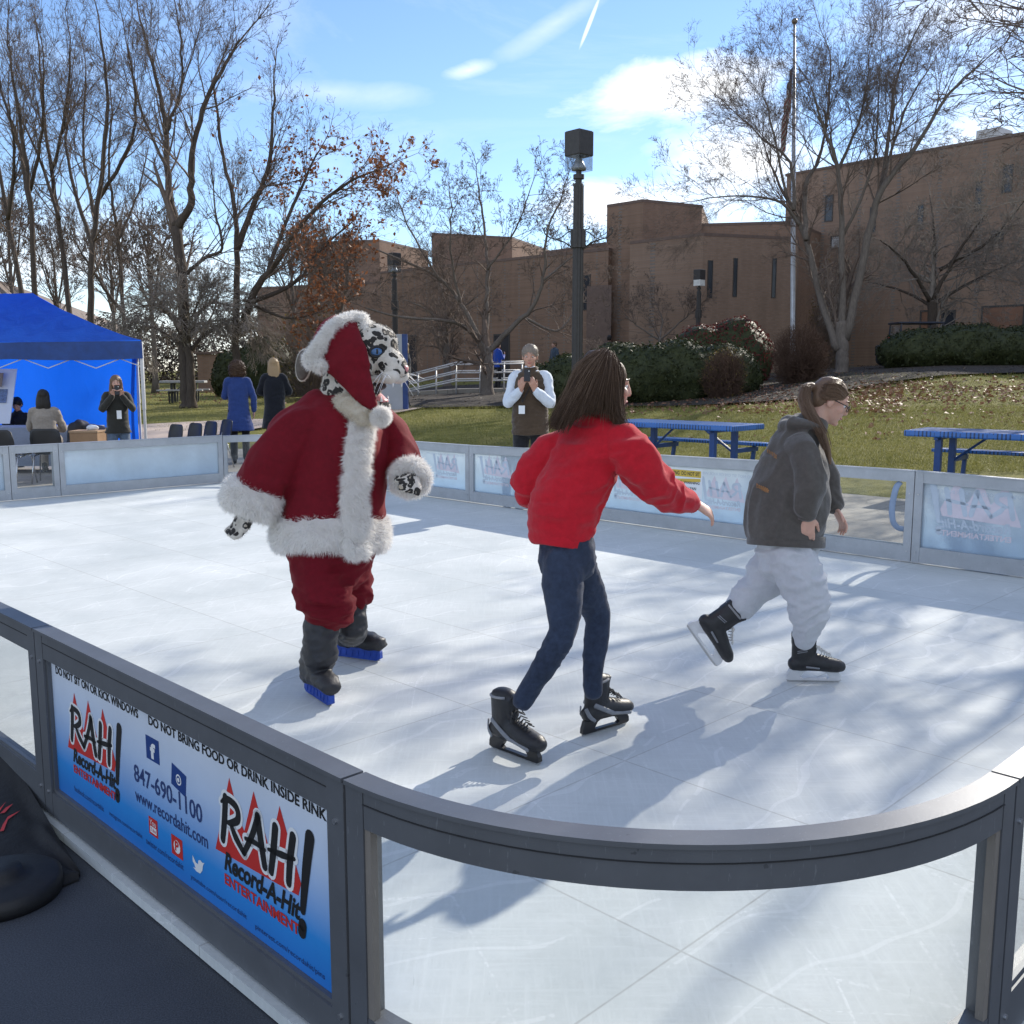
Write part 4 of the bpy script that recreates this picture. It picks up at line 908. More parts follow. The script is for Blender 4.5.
# hair: a cap with long locks down the back
HP = W1.HP; mb = MB()
mb.ell(HP(-.018, 0, .034), (W1.hf * .100, W1.hs * .086, W1.hu * .094), 20, 14); mb.ell(HP(-.035, 0, -.02), (W1.hf * .080, W1.hs * .088, W1.hu * .10), 18, 12)
mb.loft([(A(598, 362, .02), .07, .06), (A(591, 382, -.02), .078, .055), (A(585, 397, -.05), .070, .042), (A(573, 412, -.08), .042, .026), (A(561, 424, -.10), .014, .009)], V(.8, -.4, 0), 18)
mb.loft([(A(612, 372, -.07), .04, .03), (A(615, 395, -.09), .036, .025), (A(616, 415, -.10), .032, .018), (A(621, 428, -.11), .018, .010)], V(.8, -.4, 0), 14)
ho = link(organic(mb, .006, 4, folds(.0016, (50, 50, 6), 4)), 'hair', M_hair_b, W1.o)
strands('hair_strands', [[A(604, 352, 0), A(580, 368, -.03), A(566, 396, -.05), A(554, 417, -.06), A(545, 430, -.07)], [A(604, 352, 0), A(582, 372, -.09), A(570, 398, -.10), A(559, 418, -.12), A(551, 433, -.13)], [A(606, 352, -.05), A(590, 372, -.11), A(580, 396, -.13), A(567, 419, -.15), A(559, 437, -.15)],
    [A(608, 352, -.08), A(600, 372, -.12), A(592, 394, -.14), A(585, 408, -.15), A(578, 419, -.15)], [A(610, 353, -.08), A(609, 372, -.125), A(606, 392, -.14), A(604, 406, -.145), A(602, 415, -.145)],
    [A(612, 354, -.08), A(618, 372, -.12), A(617, 395, -.13), A(617, 412, -.135), A(621, 426, -.13)], [A(613, 355, -.06), A(622, 372, -.095), A(620, 395, -.11), A(621, 414, -.115), A(627, 430, -.11)]], 2800, .0055, .0011, M_hair_b, ho, 3, 3.6)
strands('hair_highlights', [[A(604, 351, 0), A(578, 366, -.05), A(565, 398, -.07), A(548, 428, -.08)], [A(606, 351, -.06), A(592, 372, -.115), A(578, 398, -.135), A(562, 432, -.15)], [A(612, 354, -.085), A(616, 374, -.125), A(616, 400, -.135), A(620, 424, -.135)]], 420, .009, .0009, M_hair_m, ho, 8, 3.6)

# ================= skater in the grey hooded sweatshirt
A = A_(5.22); 
J = dict(neck=A(814, 424), head=A(830, 401.5), shR=A(800, 440, -.18), shL=A(806, 440, .18), elR=A(811, 480, -.22), wrR=A(807, 516, -.20), elL=A(822, 478, .2), wrL=A(834, 508, .12),
         hipR=A(790, 545, -.09), hipL=A(780, 545, .09), knR=A(808, 592, -.11), knL=A(766, 584, .12), anR=A(805, 638, -.06), anL=A(727, 613, .13))
W2 = Person(J, (1, .06, 0), M_skin_p, .98, V(*gp(800, 682)[:2], 0))
TOR = [(A(786, 540), .180, .188), (A(786, 526), .20, .210), (A(788, 500), .20, .208), (A(793, 470), .185, .182), (A(798, 448), .162, .142), (A(807, 432), .115, .095), (A(813, 422), .070, .070)]
SLV = {'R': [(A(800, 445, -.12), .080), (A(806, 460, -.175), .078), (A(811, 479, -.20), .076), (A(807, 497, -.205), .072), (A(805, 508, -.205), .062), (A(806, 515, -.20), .044)],
       'L': [(A(804, 442, .13), .085), (A(815, 460, .19), .088), (A(824, 480, .2), .080), (A(831, 496, .17), .064), (A(834, 506, .13), .045)]}
LGS = [[(A(790, 556, -.065), .120), (A(802, 580, -.10), .118), (A(809, 603, -.11), .102), (A(808, 620, -.09), .090), (A(805, 632, -.07), .070), (A(805, 640, -.06), .05)],
       [(A(780, 556, .065), .120), (A(768, 575, .12), .115), (A(754, 592, .13), .095), (A(742, 604, .13), .080), (A(733, 611, .13), .062), (A(727, 615, .13), .048)]]
W2.body('person in charcoal hooded sweatshirt and pale grey sweatpants, ponytail and glasses, skating to the right', (.90, -.12, -.42), (.42, 0, .9),
        [('wrR', (.05, -.1, -1), (.2, .9, 0), (.9, -.1, 0), (.5, .55)), ('wrL', (.55, -.2, -.85), (-.8, .2, -.4), (.3, -.9, 0), (.35, .4))], .0055, tor=TOR, slv=SLV, lgs=LGS)
W2.face(brow=M_hair_m)
M_hood = cloth('charcoal_fleece', (.088, .080, .073), .92, .14, 240, .35, .3)
def hoodx(mb):
    mb.loft([(A(820, 429, -.10), .028, .045), (A(802, 423, -.11), .032, .05), (A(789, 426, -.02), .042, .06), (A(797, 421, .09), .032, .05), (A(818, 427, .10), .028, .045)], UP, 14, 5)
    mb.loft([(A(801, 421, 0), .04, .08), (A(788, 431, 0), .04, .10), (A(780, 446, 0), .025, .08)], V(1, 0, .3), 14, 4)
W2.top('hooded_sweatshirt', M_hood, TOR, SLV, .008, .014, 9, hoodx, sc=(9, 9, 7))
rib('hem_band', A(786, 540.5), A(788, 500) - A(786, 540), .188, .198, .06, M_hood, W2.o, W2.side); rib('cuff', A(806.5, 515, -.20), V(0, 0, 1), .042, .042, .045, M_hood, W2.o, n=40); rib('cuff', A(834, 506.5, .125), J['wrL'] - J['elL'], .042, .042, .045, M_hood, W2.o, n=40)
M_sweat = cloth('grey_jersey', (.50, .515, .545), .9, .05, 300, .3, .2)
W2.legs('sweatpants', M_sweat, [(A(787, 532), .13, .13), (A(787, 546), .15, .152), (A(787, 562), .145, .15)], LGS, .008, .017, 6, (8, 8, 18))
m2 = gp(813, 681.5); skate(W2.o, m2, V(1, -.06, 0), V(0, 0, 1), 'white', .95)
skate(W2.o, A(700.5, 646, .13), V(.58, .05, -.82), V(.82, 0, .58), 'white', .95)
HP = W2.HP; mb = MB()
mb.ell(HP(-.022, 0, .036), (W2.hf * .095, W2.hs * .080, W2.hu * .088), 20, 14); mb.ell(HP(-.060, 0, .0), (W2.hf * .052, W2.hs * .072, W2.hu * .075), 16, 10)
ho = link(organic(mb, .006, 3, folds(.0025, (40, 40, 10), 4)), 'hair', M_hair_m, W2.o)
tie = A(816.5, 387.5, -.01)
mb = MB(); mb.loft([(tie + V(.01, 0, 0), .018, .018), (A(807, 388, -.02), .028, .026), (A(804, 400, -.05), .034, .03), (A(810, 415, -.09), .034, .026), (A(820, 432, -.12), .028, .02), (A(827, 450, -.12), .018, .014), (A(830, 464, -.12), .006, .006)], None, 14, 5)
po = link(organic(mb, .005, 3, folds(.003, (40, 40, 10), 2)), 'ponytail', M_hair_m, W2.o)
strands('ponytail_strands', [[tie, A(804, 386, -.03), A(801, 400, -.06), A(808, 418, -.12), A(818, 436, -.15), A(829, 462, -.14)], [tie, A(807, 386, -.05), A(806, 400, -.085), A(813, 417, -.125), A(823, 434, -.15), A(830, 468, -.13)], [tie, A(810, 387, -.04), A(810, 402, -.07), A(817, 418, -.11), A(827, 436, -.13), A(831, 458, -.12)]], 200, .006, .002, M_hair_m, po, 5)
strands('hair_strands', [[A(848, 394, .0), A(842, 381, -.03), A(830, 379, -.03), tie], [A(848, 395, -.04), A(840, 384, -.085), A(828, 384, -.085), tie], [A(843, 397, -.075), A(836, 392, -.09), A(826, 391, -.09), tie], [A(836, 399, -.08), A(828, 400, -.085), A(820, 396, -.07), tie]], 260, .003, .0018, M_hair_m, ho, 6, 1.2)
mb = MB(); mb.tube([tie + V(0, .02 * math.cos(t), 0) + (UP * .02 + V(.006, 0, 0)) * math.sin(t) for t in np.linspace(0, 6.28, 14)], .007, 8); mb.build('hair_tie', M_rub, po, True)
# glasses: two rims, a bridge and the temples
gl = MB()
for q in (-1, 1):
    gl.tube([HP(.100 - .01 * abs(math.cos(t)) * .4, q * .033 + .024 * math.cos(t), .0 + .017 * math.sin(t)) for t in np.linspace(0, 6.28, 18)], .0022, 6)
    gl.tube([HP(.096, q * .057, .006), HP(.07, q * .073, .007), HP(.0, q * .080, .008), HP(-.012, q * .080, -.004)], .0028, 6)
gl.tube([HP(.101, -.010, .004), HP(.104, 0, .007), HP(.101, .010, .004)], .002, 6); gl.build('glasses', M_rub, W2.o, True)
# faint orange print on the back of the sweatshirt: two short lines of lettering following the back
M_orange = mat('faded_orange_print', (.30, .15, .06), .85, .3, 40)
from mathutils.bvhtree import BVHTree
def decal(name, ob, mt, strips, parent, off=.004):
    """flat print wrapped on a garment: each strip is a small quad given by pixel corners, laid onto the cloth's own surface"""
    me = ob.data; org = Vector(_wl(ob)); bv = BVHTree.FromPolygons([v.co + org for v in me.vertices], [tuple(p.vertices) for p in me.polygons]); mb = MB()
    for st in strips:
        q = []
        for x, y in st:
            h_ = bv.ray_cast(Vector((0, 0, H)), Vector(ray(x, y)).normalized())
            if h_[0] is None: break
            q.append(h_[0] + h_[1] * off * (1 if h_[1].dot(Vector(ray(x, y))) < 0 else -1))
        if len(q) == len(st): mb.add(q, [tuple(range(len(q)))])
    if mb.v: mb.build(name, mt, parent)
r_ = random.Random(5); st = []
for (x0, y0, x1, y1, n_, hgt) in ((766, 450, 777.5, 457.5, 7, 4.2), (757, 485.5, 769, 491, 6, 4.5), (762, 489, 770, 492, 4, 4)):
    for i in range(n_):
        t0, t1 = i / n_, (i + .72) / n_; xa, ya, xb_, yb_ = x0 + (x1 - x0) * t0, y0 + (y1 - y0) * t0, x0 + (x1 - x0) * t1, y0 + (y1 - y0) * t1
        h0 = hgt * r_.uniform(.7, 1.05); st.append([(xa, ya - h0 / 2), (xb_, yb_ - h0 / 2), (xb_, yb_ - h0 / 2 + 1.2), (xa, ya - h0 / 2 + 1.2)]); st.append([(xa, ya - h0 / 2), (xa + .8, ya - h0 / 2), (xa + .8, ya + h0 / 2), (xa, ya + h0 / 2)])
        if r_.random() < .6: st.append([(xa, ya + h0 / 2 - 1), (xb_, yb_ + h0 / 2 - 1), (xb_, yb_ + h0 / 2), (xa, ya + h0 / 2)])
decal('back_print', [c for c in W2.o.children if c.name.startswith('hooded')][0], M_orange, st, W2.o)
# ================= costumed skater: spotted cat head, red suit with white fur
M_velvet = cloth('red_velvet', (.135, .003, .010), .8, .15, 200, .3, .5); M_velvet.node_tree.nodes['Principled BSDF'].inputs['Sheen Weight'].default_value = .12
M_velvet.node_tree.nodes['Principled BSDF'].inputs['Sheen Tint'].default_value = (1, .25, .2, 1)
def fur_mat(name, c):
    m, nt, b, out = newmat(name); b.inputs['Base Color'].default_value = (*c, 1); b.inputs['Roughness'].default_value = .8; b.inputs['Specular IOR Level'].default_value = .2
    t = N(nt, 'BsdfTranslucent'); t.inputs[0].default_value = (*c, 1); mx = N(nt, 'MixShader'); mx.inputs[0].default_value = .4
    nt.links.new(b.outputs[0], mx.inputs[1]); nt.links.new(t.outputs[0], mx.inputs[2]); nt.links.new(mx.outputs[0], out.inputs[0]); return m
M_fur = fur_mat('white_fur', (.90, .88, .85)); M_furc = fur_mat('cream_fur', (.80, .74, .63))
def spot_mat(name, sc):
    m, nt, b, out = newmat(name); b.inputs['Roughness'].default_value = .8
    c = coords(nt); w = noise(nt, c, 12, 3, .6); vv = N(nt, 'VectorMath'); vv.operation = 'ADD'; nt.links.new(c, vv.inputs[0])
    cx = N(nt, 'CombineXYZ'); k = mth(nt, 'MULTIPLY', mth(nt, 'SUBTRACT', w, .5), .09); nt.links.new(k, cx.inputs[0]); nt.links.new(mth(nt, 'MULTIPLY', k, -.7), cx.inputs[2]); nt.links.new(cx.outputs[0], vv.inputs[1])
    vo = N(nt, 'TexVoronoi', Scale=sc); nt.links.new(vv.outputs[0], vo.inputs['Vector']); n3 = noise(nt, c, 30, 3, .6)
    d = vo.outputs['Distance']; ringm = mth(nt, 'MULTIPLY', mth(nt, 'LESS_THAN', d, .53), mth(nt, 'GREATER_THAN', mth(nt, 'ADD', d, mth(nt, 'MULTIPLY', mth(nt, 'SUBTRACT', n3, .45), .9)), .24))
    base = ramp(nt, n3, [(.3, (.50, .46, .40)), (.7, (.70, .65, .58))]); inn = mixc(nt, mth(nt, 'LESS_THAN', d, .25), base.outputs[0], (.42, .36, .28))
    cc = mixc(nt, ringm, inn, (.025, .022, .02)); nt.links.new(cc, b.inputs['Base Color']); bump(nt, b, noise(nt, c, 180, 2, .6), .6, .006); return m
M_spot = spot_mat('spotted_fur', 24); M_muz = mat('muzzle_fur', (.64, .60, .54), .8, .1, 20, bmp=.5, bs=150, bd=.005); M_pink = mat('mouth_pink', (.55, .22, .22), .4, .25, 25); M_mdark = mat('mouth_dark', (.03, .012, .012), .5)
M_cover = mat('boot_cover', (.022, .022, .025), .5, .2, 12, bmp=.3, bs=40, bd=.01)
D = 5.12; A = A_(D)
h1, t1_ = gp(305, 690), gp(334, 709); h2, t2 = gp(336, 656), gp(380, 662)
J = dict(neck=A(352, 398), head=A(366, 356), shR=A(305, 420, -.06), shL=A(376, 425, .12), elR=A(274, 455, -.18), wrR=A(252, 505, -.2), elL=A(400, 455, .14), wrL=A(410, 478, -.04),
         hipR=A(318, 560, -.08), hipL=A(350, 556, .12), knR=A(322, 612, -.1), knL=A(354, 600, .14), anR=A(318, 672, -.1), anL=A(353, 640, .2))
C = Person(J, (.6, -.8, 0), M_spot, 1.15, V(*((h1 + t2) / 2)[:2], 0))
mb = MB()
# one continuous spotted body: trunk, arms with mitten paws, legs, thick neck and the cat's head
hm, sm = (J['hipR'] + J['hipL']) / 2, (J['shR'] + J['shL']) / 2
mb.loft([(hm, .2, .17, C.side), (hm * .5 + sm * .5, .22, .19, C.side), (sm, .15, .12, C.side), (A(350, 394), .155, .145, C.side), (A(354, 374), .15, .15, C.side)], None, 20)
for q in 'RL':
    limb(mb, [J['sh' + q], J['el' + q], J['wr' + q]], [.08, .075, .05]); limb(mb, [J['hip' + q], J['kn' + q], J['an' + q]], [.10, .07, .035])
def paw(mb, w, d, t, k=1.0):
    d = unit(d); t = unit(t - d * np.dot(t, d)); n = np.cross(d, t)
    mb.loft([(w - d * .03, .045 * k, .04 * k), (w + d * .04, .058 * k, .042 * k), (w + d * .075, .055 * k, .038 * k)], t, 14, 3)
    for i, o in enumerate((-.042, -.014, .014, .042)): mb.loft([(w + d * .06 + t * o * k, .019 * k, .019 * k), (w + d * .10 + t * o * 1.1 * k + n * .008, .020 * k, .020 * k), (w + d * .125 + t * o * 1.1 * k + n * .028, .016 * k, .016 * k)], t, 10, 3)
    mb.loft([(w + d * .01 + t * .045 * k, .02 * k, .02 * k), (w + d * .06 + t * .075 * k + n * .01, .018 * k, .018 * k)], None, 10, 3)
paw(mb, A(247, 514, -.2), V(-.45, -.1, -.8), V(.5, -.7, -.2)); paw(mb, A(410, 478, -.08), V(.12, -.92, -.22), V(-.9, -.1, .3), .92)
hf = unit(V(.90, -.38, .02)); hs = unit(np.cross(UP, hf)); hu = np.cross(hf, hs); hc = A(363, 357)
Q = lambda a, b, d: hc + (hf * a + hs * b + hu * d)
# skull, brow, cheeks, upper muzzle and lower jaw
mb.ell(Q(-.02, 0, .02), (hf * .19, hs * .165, hu * .175), 24, 16)
mb.ell(Q(.06, 0, .07), (hf * .13, hs * .13, hu * .10), 20, 12)
mb.loft([(Q(.06, 0, .02), .12, .09), (Q(.14, 0, -.02), .095, .075), (Q(.195, 0, -.055), .075, .058), (Q(.222, 0, -.072), .05, .04)], hs, 18)
for q in (-1, 1):
    mb.ell(Q(.17, q * .045, -.085), (hf * .055, hs * .05, hu * .045)); mb.ell(Q(.04, q * .115, -.05), (hf * .08, hs * .06, hu * .085)); mb.loft([(Q(.09, q * .03, .085), .02, .02), (Q(.13, q * .075, .05), .022, .02), (Q(.10, q * .12, .03), .016, .016)], hu, 10)
mb.loft([(Q(.0, 0, -.16), .085, .05), (Q(.05, 0, -.21), .075, .035), (Q(.10, 0, -.245), .06, .026), (Q(.125, 0, -.25), .045, .022)], hs, 16)
# far ear standing clear of the hat
C.o = link(organic(mb, .009, 3), 'person', M_spot, None, C.base); tag(C.o, 'person in spotted cat mascot costume with roaring head, red fur trimmed suit and hat', 'person')
link(fur_mesh(C.o.data, 26000, .011, .0010, 6, .25, .6), 'short_fur', M_spot, None).parent = C.o
mz = MB()
for q in (-1, 1): mz.ell(Q(.178, q * .046, -.098), (hf * .056, hs * .052, hu * .042), 16, 10)
mz.loft([(Q(.08, 0, -.105), .112, .022), (Q(.15, 0, -.112), .085, .026), (Q(.20, 0, -.105), .05, .026)], hs, 14)
mz.loft([(Q(.02, 0, -.20), .082, .03), (Q(.08, 0, -.247), .068, .024), (Q(.125, 0, -.262), .046, .02)], hs, 14)
mzo = link(organic(mz, .007, 3), 'muzzle', M_muz, C.o); mzf = fur_mesh(mzo.data, 3500, .014, .0011, 3, .3); link(mzf, 'muzzle_fur', M_fur, mzo).parent = mzo
mb = MB(); mb.loft([(Q(.215, 0, -.045), .030, .016), (Q(.240, 0, -.062), .028, .018), (Q(.236, 0, -.085), .012, .012)], hs, 12); mb.build('nose', M_pink, C.o, True)
mb = MB(); mb.loft([(Q(.0, 0, -.12), .07, .05), (Q(.06, 0, -.145), .065, .035), (Q(.10, 0, -.15), .05, .02)], hs, 14); mb.build('mouth_inside', M_mdark, C.o, True)
mb = MB(); mb.loft([(Q(.02, 0, -.165), .05, .03), (Q(.08, 0, -.205), .048, .020), (Q(.118, 0, -.228), .034, .014)], hs, 14); mb.build('tongue', M_pink, C.o, True)
mb = MB()
for q in (-1, 1):
    for x, z, L in ((.195, -.115, .042), (.165, -.118, .022), (.14, -.115, .018), (.205, -.108, .016)):
        b_ = Q(x, q * (.045 if x < .2 else .02), z); mb.loft([(b_ + hu * .012, .008, .008), (b_ - hu * L * .5, .006, .006), (b_ - hu * L, .001, .001)], hf, 8, 2, dome=False)
    b_ = Q(.118, q * .034, -.228); mb.loft([(b_, .008, .008), (b_ + hu * .03, .001, .001)], hf, 8, 2, dome=False)
mb.build('teeth', M_white, C.o, True)
M_eyeb = mat('eye_blue', (.07, .16, .34), .15, .3, 60)
for q in (-1, 1):
    mb = MB(); mbk = MB(); mbp = MB()
    e = Q(.128, q * .088, .022); n_ = unit(hf * .75 + hs * q * .66); tx = unit(np.cross(hu, n_))
    e = e + n_ * .007; mb.ell(e, (n_ * .018, tx * .034, hu * .022), 14, 9); mbp.ell(e + n_ * .014, (n_ * .006, tx * .007, hu * .014), 10, 6)
    mbk.tube([e + n_ * .006 + tx * .037 * math.cos(t) + hu * (.025 * math.sin(t) - .004 * q * math.cos(t)) for t in np.linspace(0, 6.28, 18)], .008, 8)
    eo = mb.build('eye', M_eyeb, C.o, True); mbp.build('pupil', M_black, eo, True); mbk.build('eye_rim', M_black, eo, True)
mb = MB(); r_ = random.Random(4)
for q in (-1, 1):
    for i in range(6):
        b_ = Q(.19 - .008 * i, q * .08, -.075 - .008 * (i % 3)); d_ = unit(hs * q * .8 + hf * r_.uniform(-.3, .8) + hu * r_.uniform(-.9, .2)); L = r_.uniform(.09, .15)
        mb.tube([b_, b_ + d_ * L * .5 - hu * .004, b_ + d_ * L - hu * .02], [.0016, .0013, .0006], 5)
mb.build('whiskers', M_white, C.o)
mb = MB(); ec = A(303, 365, .05); ex = unit(V(.9, -.3, 0)); ez = unit(V(.12, 0, 1)); ey = np.cross(ez, ex)
mb.ell(ec, (ex * .040, ey * .025, ez * .080), 18, 12); eo = mb.build('ear', mat('ear_inside', (.12, .10, .085), .9, .2, 30), C.o, True)
mb = MB(); mb.ell(ec + ey * .012 - ex * .004, (ex * .046, ey * .022, ez * .086), 18, 12); rm = mb.build('ear_back', M_muz, eo, True)
link(fur_mesh(rm.data, 900, .008, .0009, 4, .1), 'ear_fur', M_muz, None).parent = eo
def furry(name, mbx, count, length, width, mt=M_fur, seed=1, voxel=.012, parent=None, amp=.012):
    me = organic(mbx, voxel, 2, folds(amp, (16, 16, 16), seed)); fm = fur_mesh(me, count, length, width, seed, .35, .7, name + '_fur')
    o = link(me, name, mt, parent or C.o, None); link(fm, 'fur_strands', mt, o); return o
# white breast under the chin
mb = MB(); mb.loft([(A(352, 402, -.13), .10, .05), (A(360, 410, -.18), .08, .05), (A(362, 418, -.2), .05, .04)], V(.8, .5, 0), 16); furry('throat_fur', mb, 6000, .02, .0013, M_furc, 2)
# coat
def coatx(mb): pass
hemc = A(331, 538)
C.top('coat', M_velvet, [(A(331, 543), .268, .24), (A(331, 515), .275, .246), (A(332, 480), .275, .246), (A(337, 445), .262, .235), (A(342, 418), .235, .195), (A(346, 410), .155, .135)],
      {'R': [(A(322, 418, -.05), .125), (A(300, 430, -.12), .130), (A(281, 452, -.18), .128), (A(268, 474, -.2), .124), (A(258, 490, -.2), .120)],
       'L': [(A(372, 420, .12), .11), (A(388, 434, .15), .105), (A(398, 452, .12), .098), (A(406, 468, .02), .088), (A(410, 476, -.03), .08)]}, .011, .020, 12, None, 3, (7, 7, 4))
mb = MB(); mb.loft([(A(331, 548), .245, .215, C.side), (A(331, 547), .284, .252, C.side), (A(331, 540), .298, .268, C.side), (A(331, 526), .298, .268, C.side), (A(331, 519), .284, .255, C.side), (A(331, 518), .245, .215, C.side)], None, 32, 3, dome=False); furry('hem_trim', mb, 26000, .030, .0016, seed=3)
F_ = C.F
def front(y, c, r): return A(*c) + F_ * r
fp = [front(0, (349, 404), .14), front(0, (344, 418), .205), front(0, (337, 442), .24), front(0, (332, 480), .256), front(0, (331, 515), .258), front(0, (331, 547), .270)]
mb = MB(); mb.loft([(p, a, .028, C.side) for p, a in zip(fp, (.05, .062, .068, .070, .072, .070))], None, 16, 5); furry('front_trim', mb, 15000, .028, .0015, seed=4)
for nm_, c_, d_, rr, L, sd, cn in (('R', A(252, 499, -.2), V(-.35, -.05, -.8), .132, .13, 5, 12000), ('L', A(410, 477, -.055), V(.2, -.85, -.25), .088, .085, 6, 9000)):
    d_ = unit(d_); mb = MB(); mb.loft([(c_ - d_ * L * .52, rr * .7, rr * .7), (c_ - d_ * L * .5, rr * .95, rr * .95), (c_ - d_ * L * .25, rr * 1.08, rr * 1.08), (c_ + d_ * L * .25, rr * 1.08, rr * 1.08), (c_ + d_ * L * .5, rr * .9, rr * .9), (c_ + d_ * L * .52, rr * .6, rr * .6)], None, 22, 3, dome=False); furry('cuff_trim', mb, cn, .028, .0015, seed=sd)
# trousers
C.legs('trousers', M_velvet, [(A(330, 535), .22, .20), (A(332, 555), .22, .2), (A(333, 570), .19, .17)],
       [[(A(321, 562, -.06), .145), (A(323, 588, -.09), .140), (A(326, 602, -.1), .143), (A(326, 612, -.1), .134), (A(323, 620, -.1), .098)], [(A(346, 560, .1), .13), (A(349, 580, .13), .118), (A(351, 590, .14), .118), (A(350, 598, .15), .108), (A(349, 604, .16), .08)]], .010, .018, 7, (8, 8, 18))
# boots and blue blade guards
def covered_boot(o, f, shaft, k=1.0):
    f = unit(f); s = np.cross(UP, f); P = lambda x, y, z: o + f * x * k + s * y * k + UP * z * k
    mb = MB(); mb.loft([(P(-.10, 0, .11), .055, .05), (P(-.02, 0, .125), .06, .06), (P(.08, 0, .115), .062, .048), (P(.15, 0, .105), .05, .038)], s, 18)
    mb.loft([(P(-.045, 0, .12), .066, .080), (P(-.045, 0, .2), .070, .082)] + [(p, r, r) for p, r in shaft], s, 18)
    bo_ = link(organic(mb, .009, 3, folds(.010, (12, 12, 26), 8)), 'boot', M_cover, C.o)
    mb = MB(); mb.prism([P(x, 0, z) - s * .014 for x, z in ((-.15, .085), (-.155, .02), (-.13, .008), (.13, .008), (.16, .022), (.158, .06), (.14, .088))], s * .028)
    for i in range(7): mb.prism([P(-.13 + i * .04 + a, 0, z) - s * .017 for a, z in ((0, .02), (.02, .02), (.028, .055), (.006, .055))], s * .034)
    mb.build('blade_guard', M_guard, bo_, fixn=True)
    mb = MB(); mb.prism([P(x, 0, z) - s * .003 for x, z in ((-.15, .008), (-.14, 0), (.13, 0), (.15, .010), (.15, .012))], s * .006); mb.build('runner', M_runner, bo_, fixn=True)
covered_boot((h1 + t1_) / 2, t1_ - h1, [(A(320, 655, -.1), .086), (A(321, 625, -.1), .086)]); covered_boot((h2 + t2) / 2, t2 - h2, [(A(352, 632, .16), .078), (A(352, 608, .15), .076)])
# hat: fur brim round the back of the head, red cone hanging down the near side, white bobble
g_ = -hs
hp = [(352, 319, -.06), (344, 322, -.12), (333, 329, -.16), (321, 344, -.17), (312, 357, -.17), (312, 361, -.17), (319, 365, -.18)]
mb = MB(); mb.loft([(A(367, 333, -.12), .028, .02)] + [(A(362, 321, -.06), .032, .03)] + [(A(*p), .031, .028) for p in hp] + [(A(327, 368, -.19), .012, .012)], None, 14, 5); furry('hat_brim', mb, 14000, .022, .0014, seed=9)
mb = MB(); mb.loft([(A(338, 346, -.13), .140, .055, unit(V(.72, 0, .69))), (A(347, 360, -.185), .115, .045, unit(V(.78, 0, .62))), (A(357, 380, -.20), .078, .038, unit(V(.85, 0, .5))), (A(366, 397, -.21), .046, .030, unit(V(.9, 0, .4))), (A(373, 406, -.22), .024, .020, unit(V(.9, 0, .4)))], None, 20)
mb.ell(A(343, 345, -.03), (V(.15, 0, 0), V(0, .17, 0), UP * .15), 18, 12)
link(organic(mb, .009, 3, folds(.006, (8, 8, 8), 3)), 'hat', M_velvet, C.o)
mb = MB(); mb.ball(A(381, 416, -.22), .042); furry('hat_bobble', mb, 5000, .02, .0013, seed=10, voxel=.008, amp=.005)
# ---------------------------------------------------------------- trees and shrubs
def dgnd(px, py, lo=13.0, hi=90.0):
    """distance at which the ground shows at pixel px,py"""
    def f(d):
        p = on_ground(px, d); return 370 - (p[2] - H) / d * F
    for d in np.arange(lo, hi, .25):
        if f(d) <= py: return float(d)
    return hi
def bark(name, c, var=.3):
    m, nt, b, out = newmat(name); b.inputs['Roughness'].default_value = .9; b.inputs['Specular IOR Level'].default_value = .15
    n = noise(nt, coords(nt, scale=(9, 9, 2)), 2.5, 6, .7); r = ramp(nt, n, [(.3, tuple(v * (1 - var) for v in c)), (.7, tuple(v * (1 + var) for v in c))]); nt.links.new(r.outputs[0], b.inputs['Base Color']); bump(nt, b, n, .8, .03); return m
M_bark_d = bark('bark_dark', (.085, .068, .056)); M_bark_g = bark('bark_grey', (.17, .145, .125)); M_twig = bark('twig', (.17, .132, .11)); M_twig_l = bark('twig_pale', (.27, .235, .205)); M_twig_r = bark('twig_reddish', (.12, .075, .055))
class Grow:
    def __init__(s, seed): s.r = random.Random(seed); s.a = []; s.b = []; s.ra = []; s.rb = []
    def branch(s, p, d, L, r, lev, o):
        """o: dict of wob, trop, kids (per level), ratio, ang, seglen, rmin"""
        R_ = s.r; n = max(2, int(L / o['seg'])); st = L / n; kids = o['kids'][lev] if lev < len(o['kids']) else 0
        pts = [p]; rr = [r]; d = unit(d); w = o['wob']; ks = sorted(R_.uniform(.22, .97) for _ in range(kids)); ki = 0
        px, py, pz = p; dx, dy, dz = d
        for i in range(n):
            dx += R_.gauss(0, w); dy += R_.gauss(0, w); dz += R_.gauss(0, w) + o['trop']
            l = math.sqrt(dx * dx + dy * dy + dz * dz); dx /= l; dy /= l; dz /= l
            q = (px + dx * st, py + dy * st, pz + dz * st); t1 = (i + 1) / n; r0 = max(r * (1 - .75 * i / n), o['rmin']); r1 = max(r * (1 - .75 * t1), o['rmin'])
            s.a.append((px, py, pz)); s.b.append(q); s.ra.append(r0); s.rb.append(r1)
            while ki < kids and ks[ki] <= t1:
                az = R_.uniform(0, 6.283); an = R_.gauss(o['ang'], .2)
                u = unit(np.cross((dx, dy, dz), (R_.gauss(0, 1), R_.gauss(0, 1), R_.gauss(0, 1) * .6)))
                cd = np.array((dx, dy, dz)) * math.cos(an) + u * math.sin(an)
                s.branch(q, cd, L * o['ratio'] * R_.uniform(.6, 1.15) * (1.15 - .55 * ks[ki]), r1 * .62, lev + 1, o); ki += 1
            px, py, pz = q
    def mesh(s, name, n=3): return segs_mesh(name, s.a, s.b, s.ra, s.rb, n)
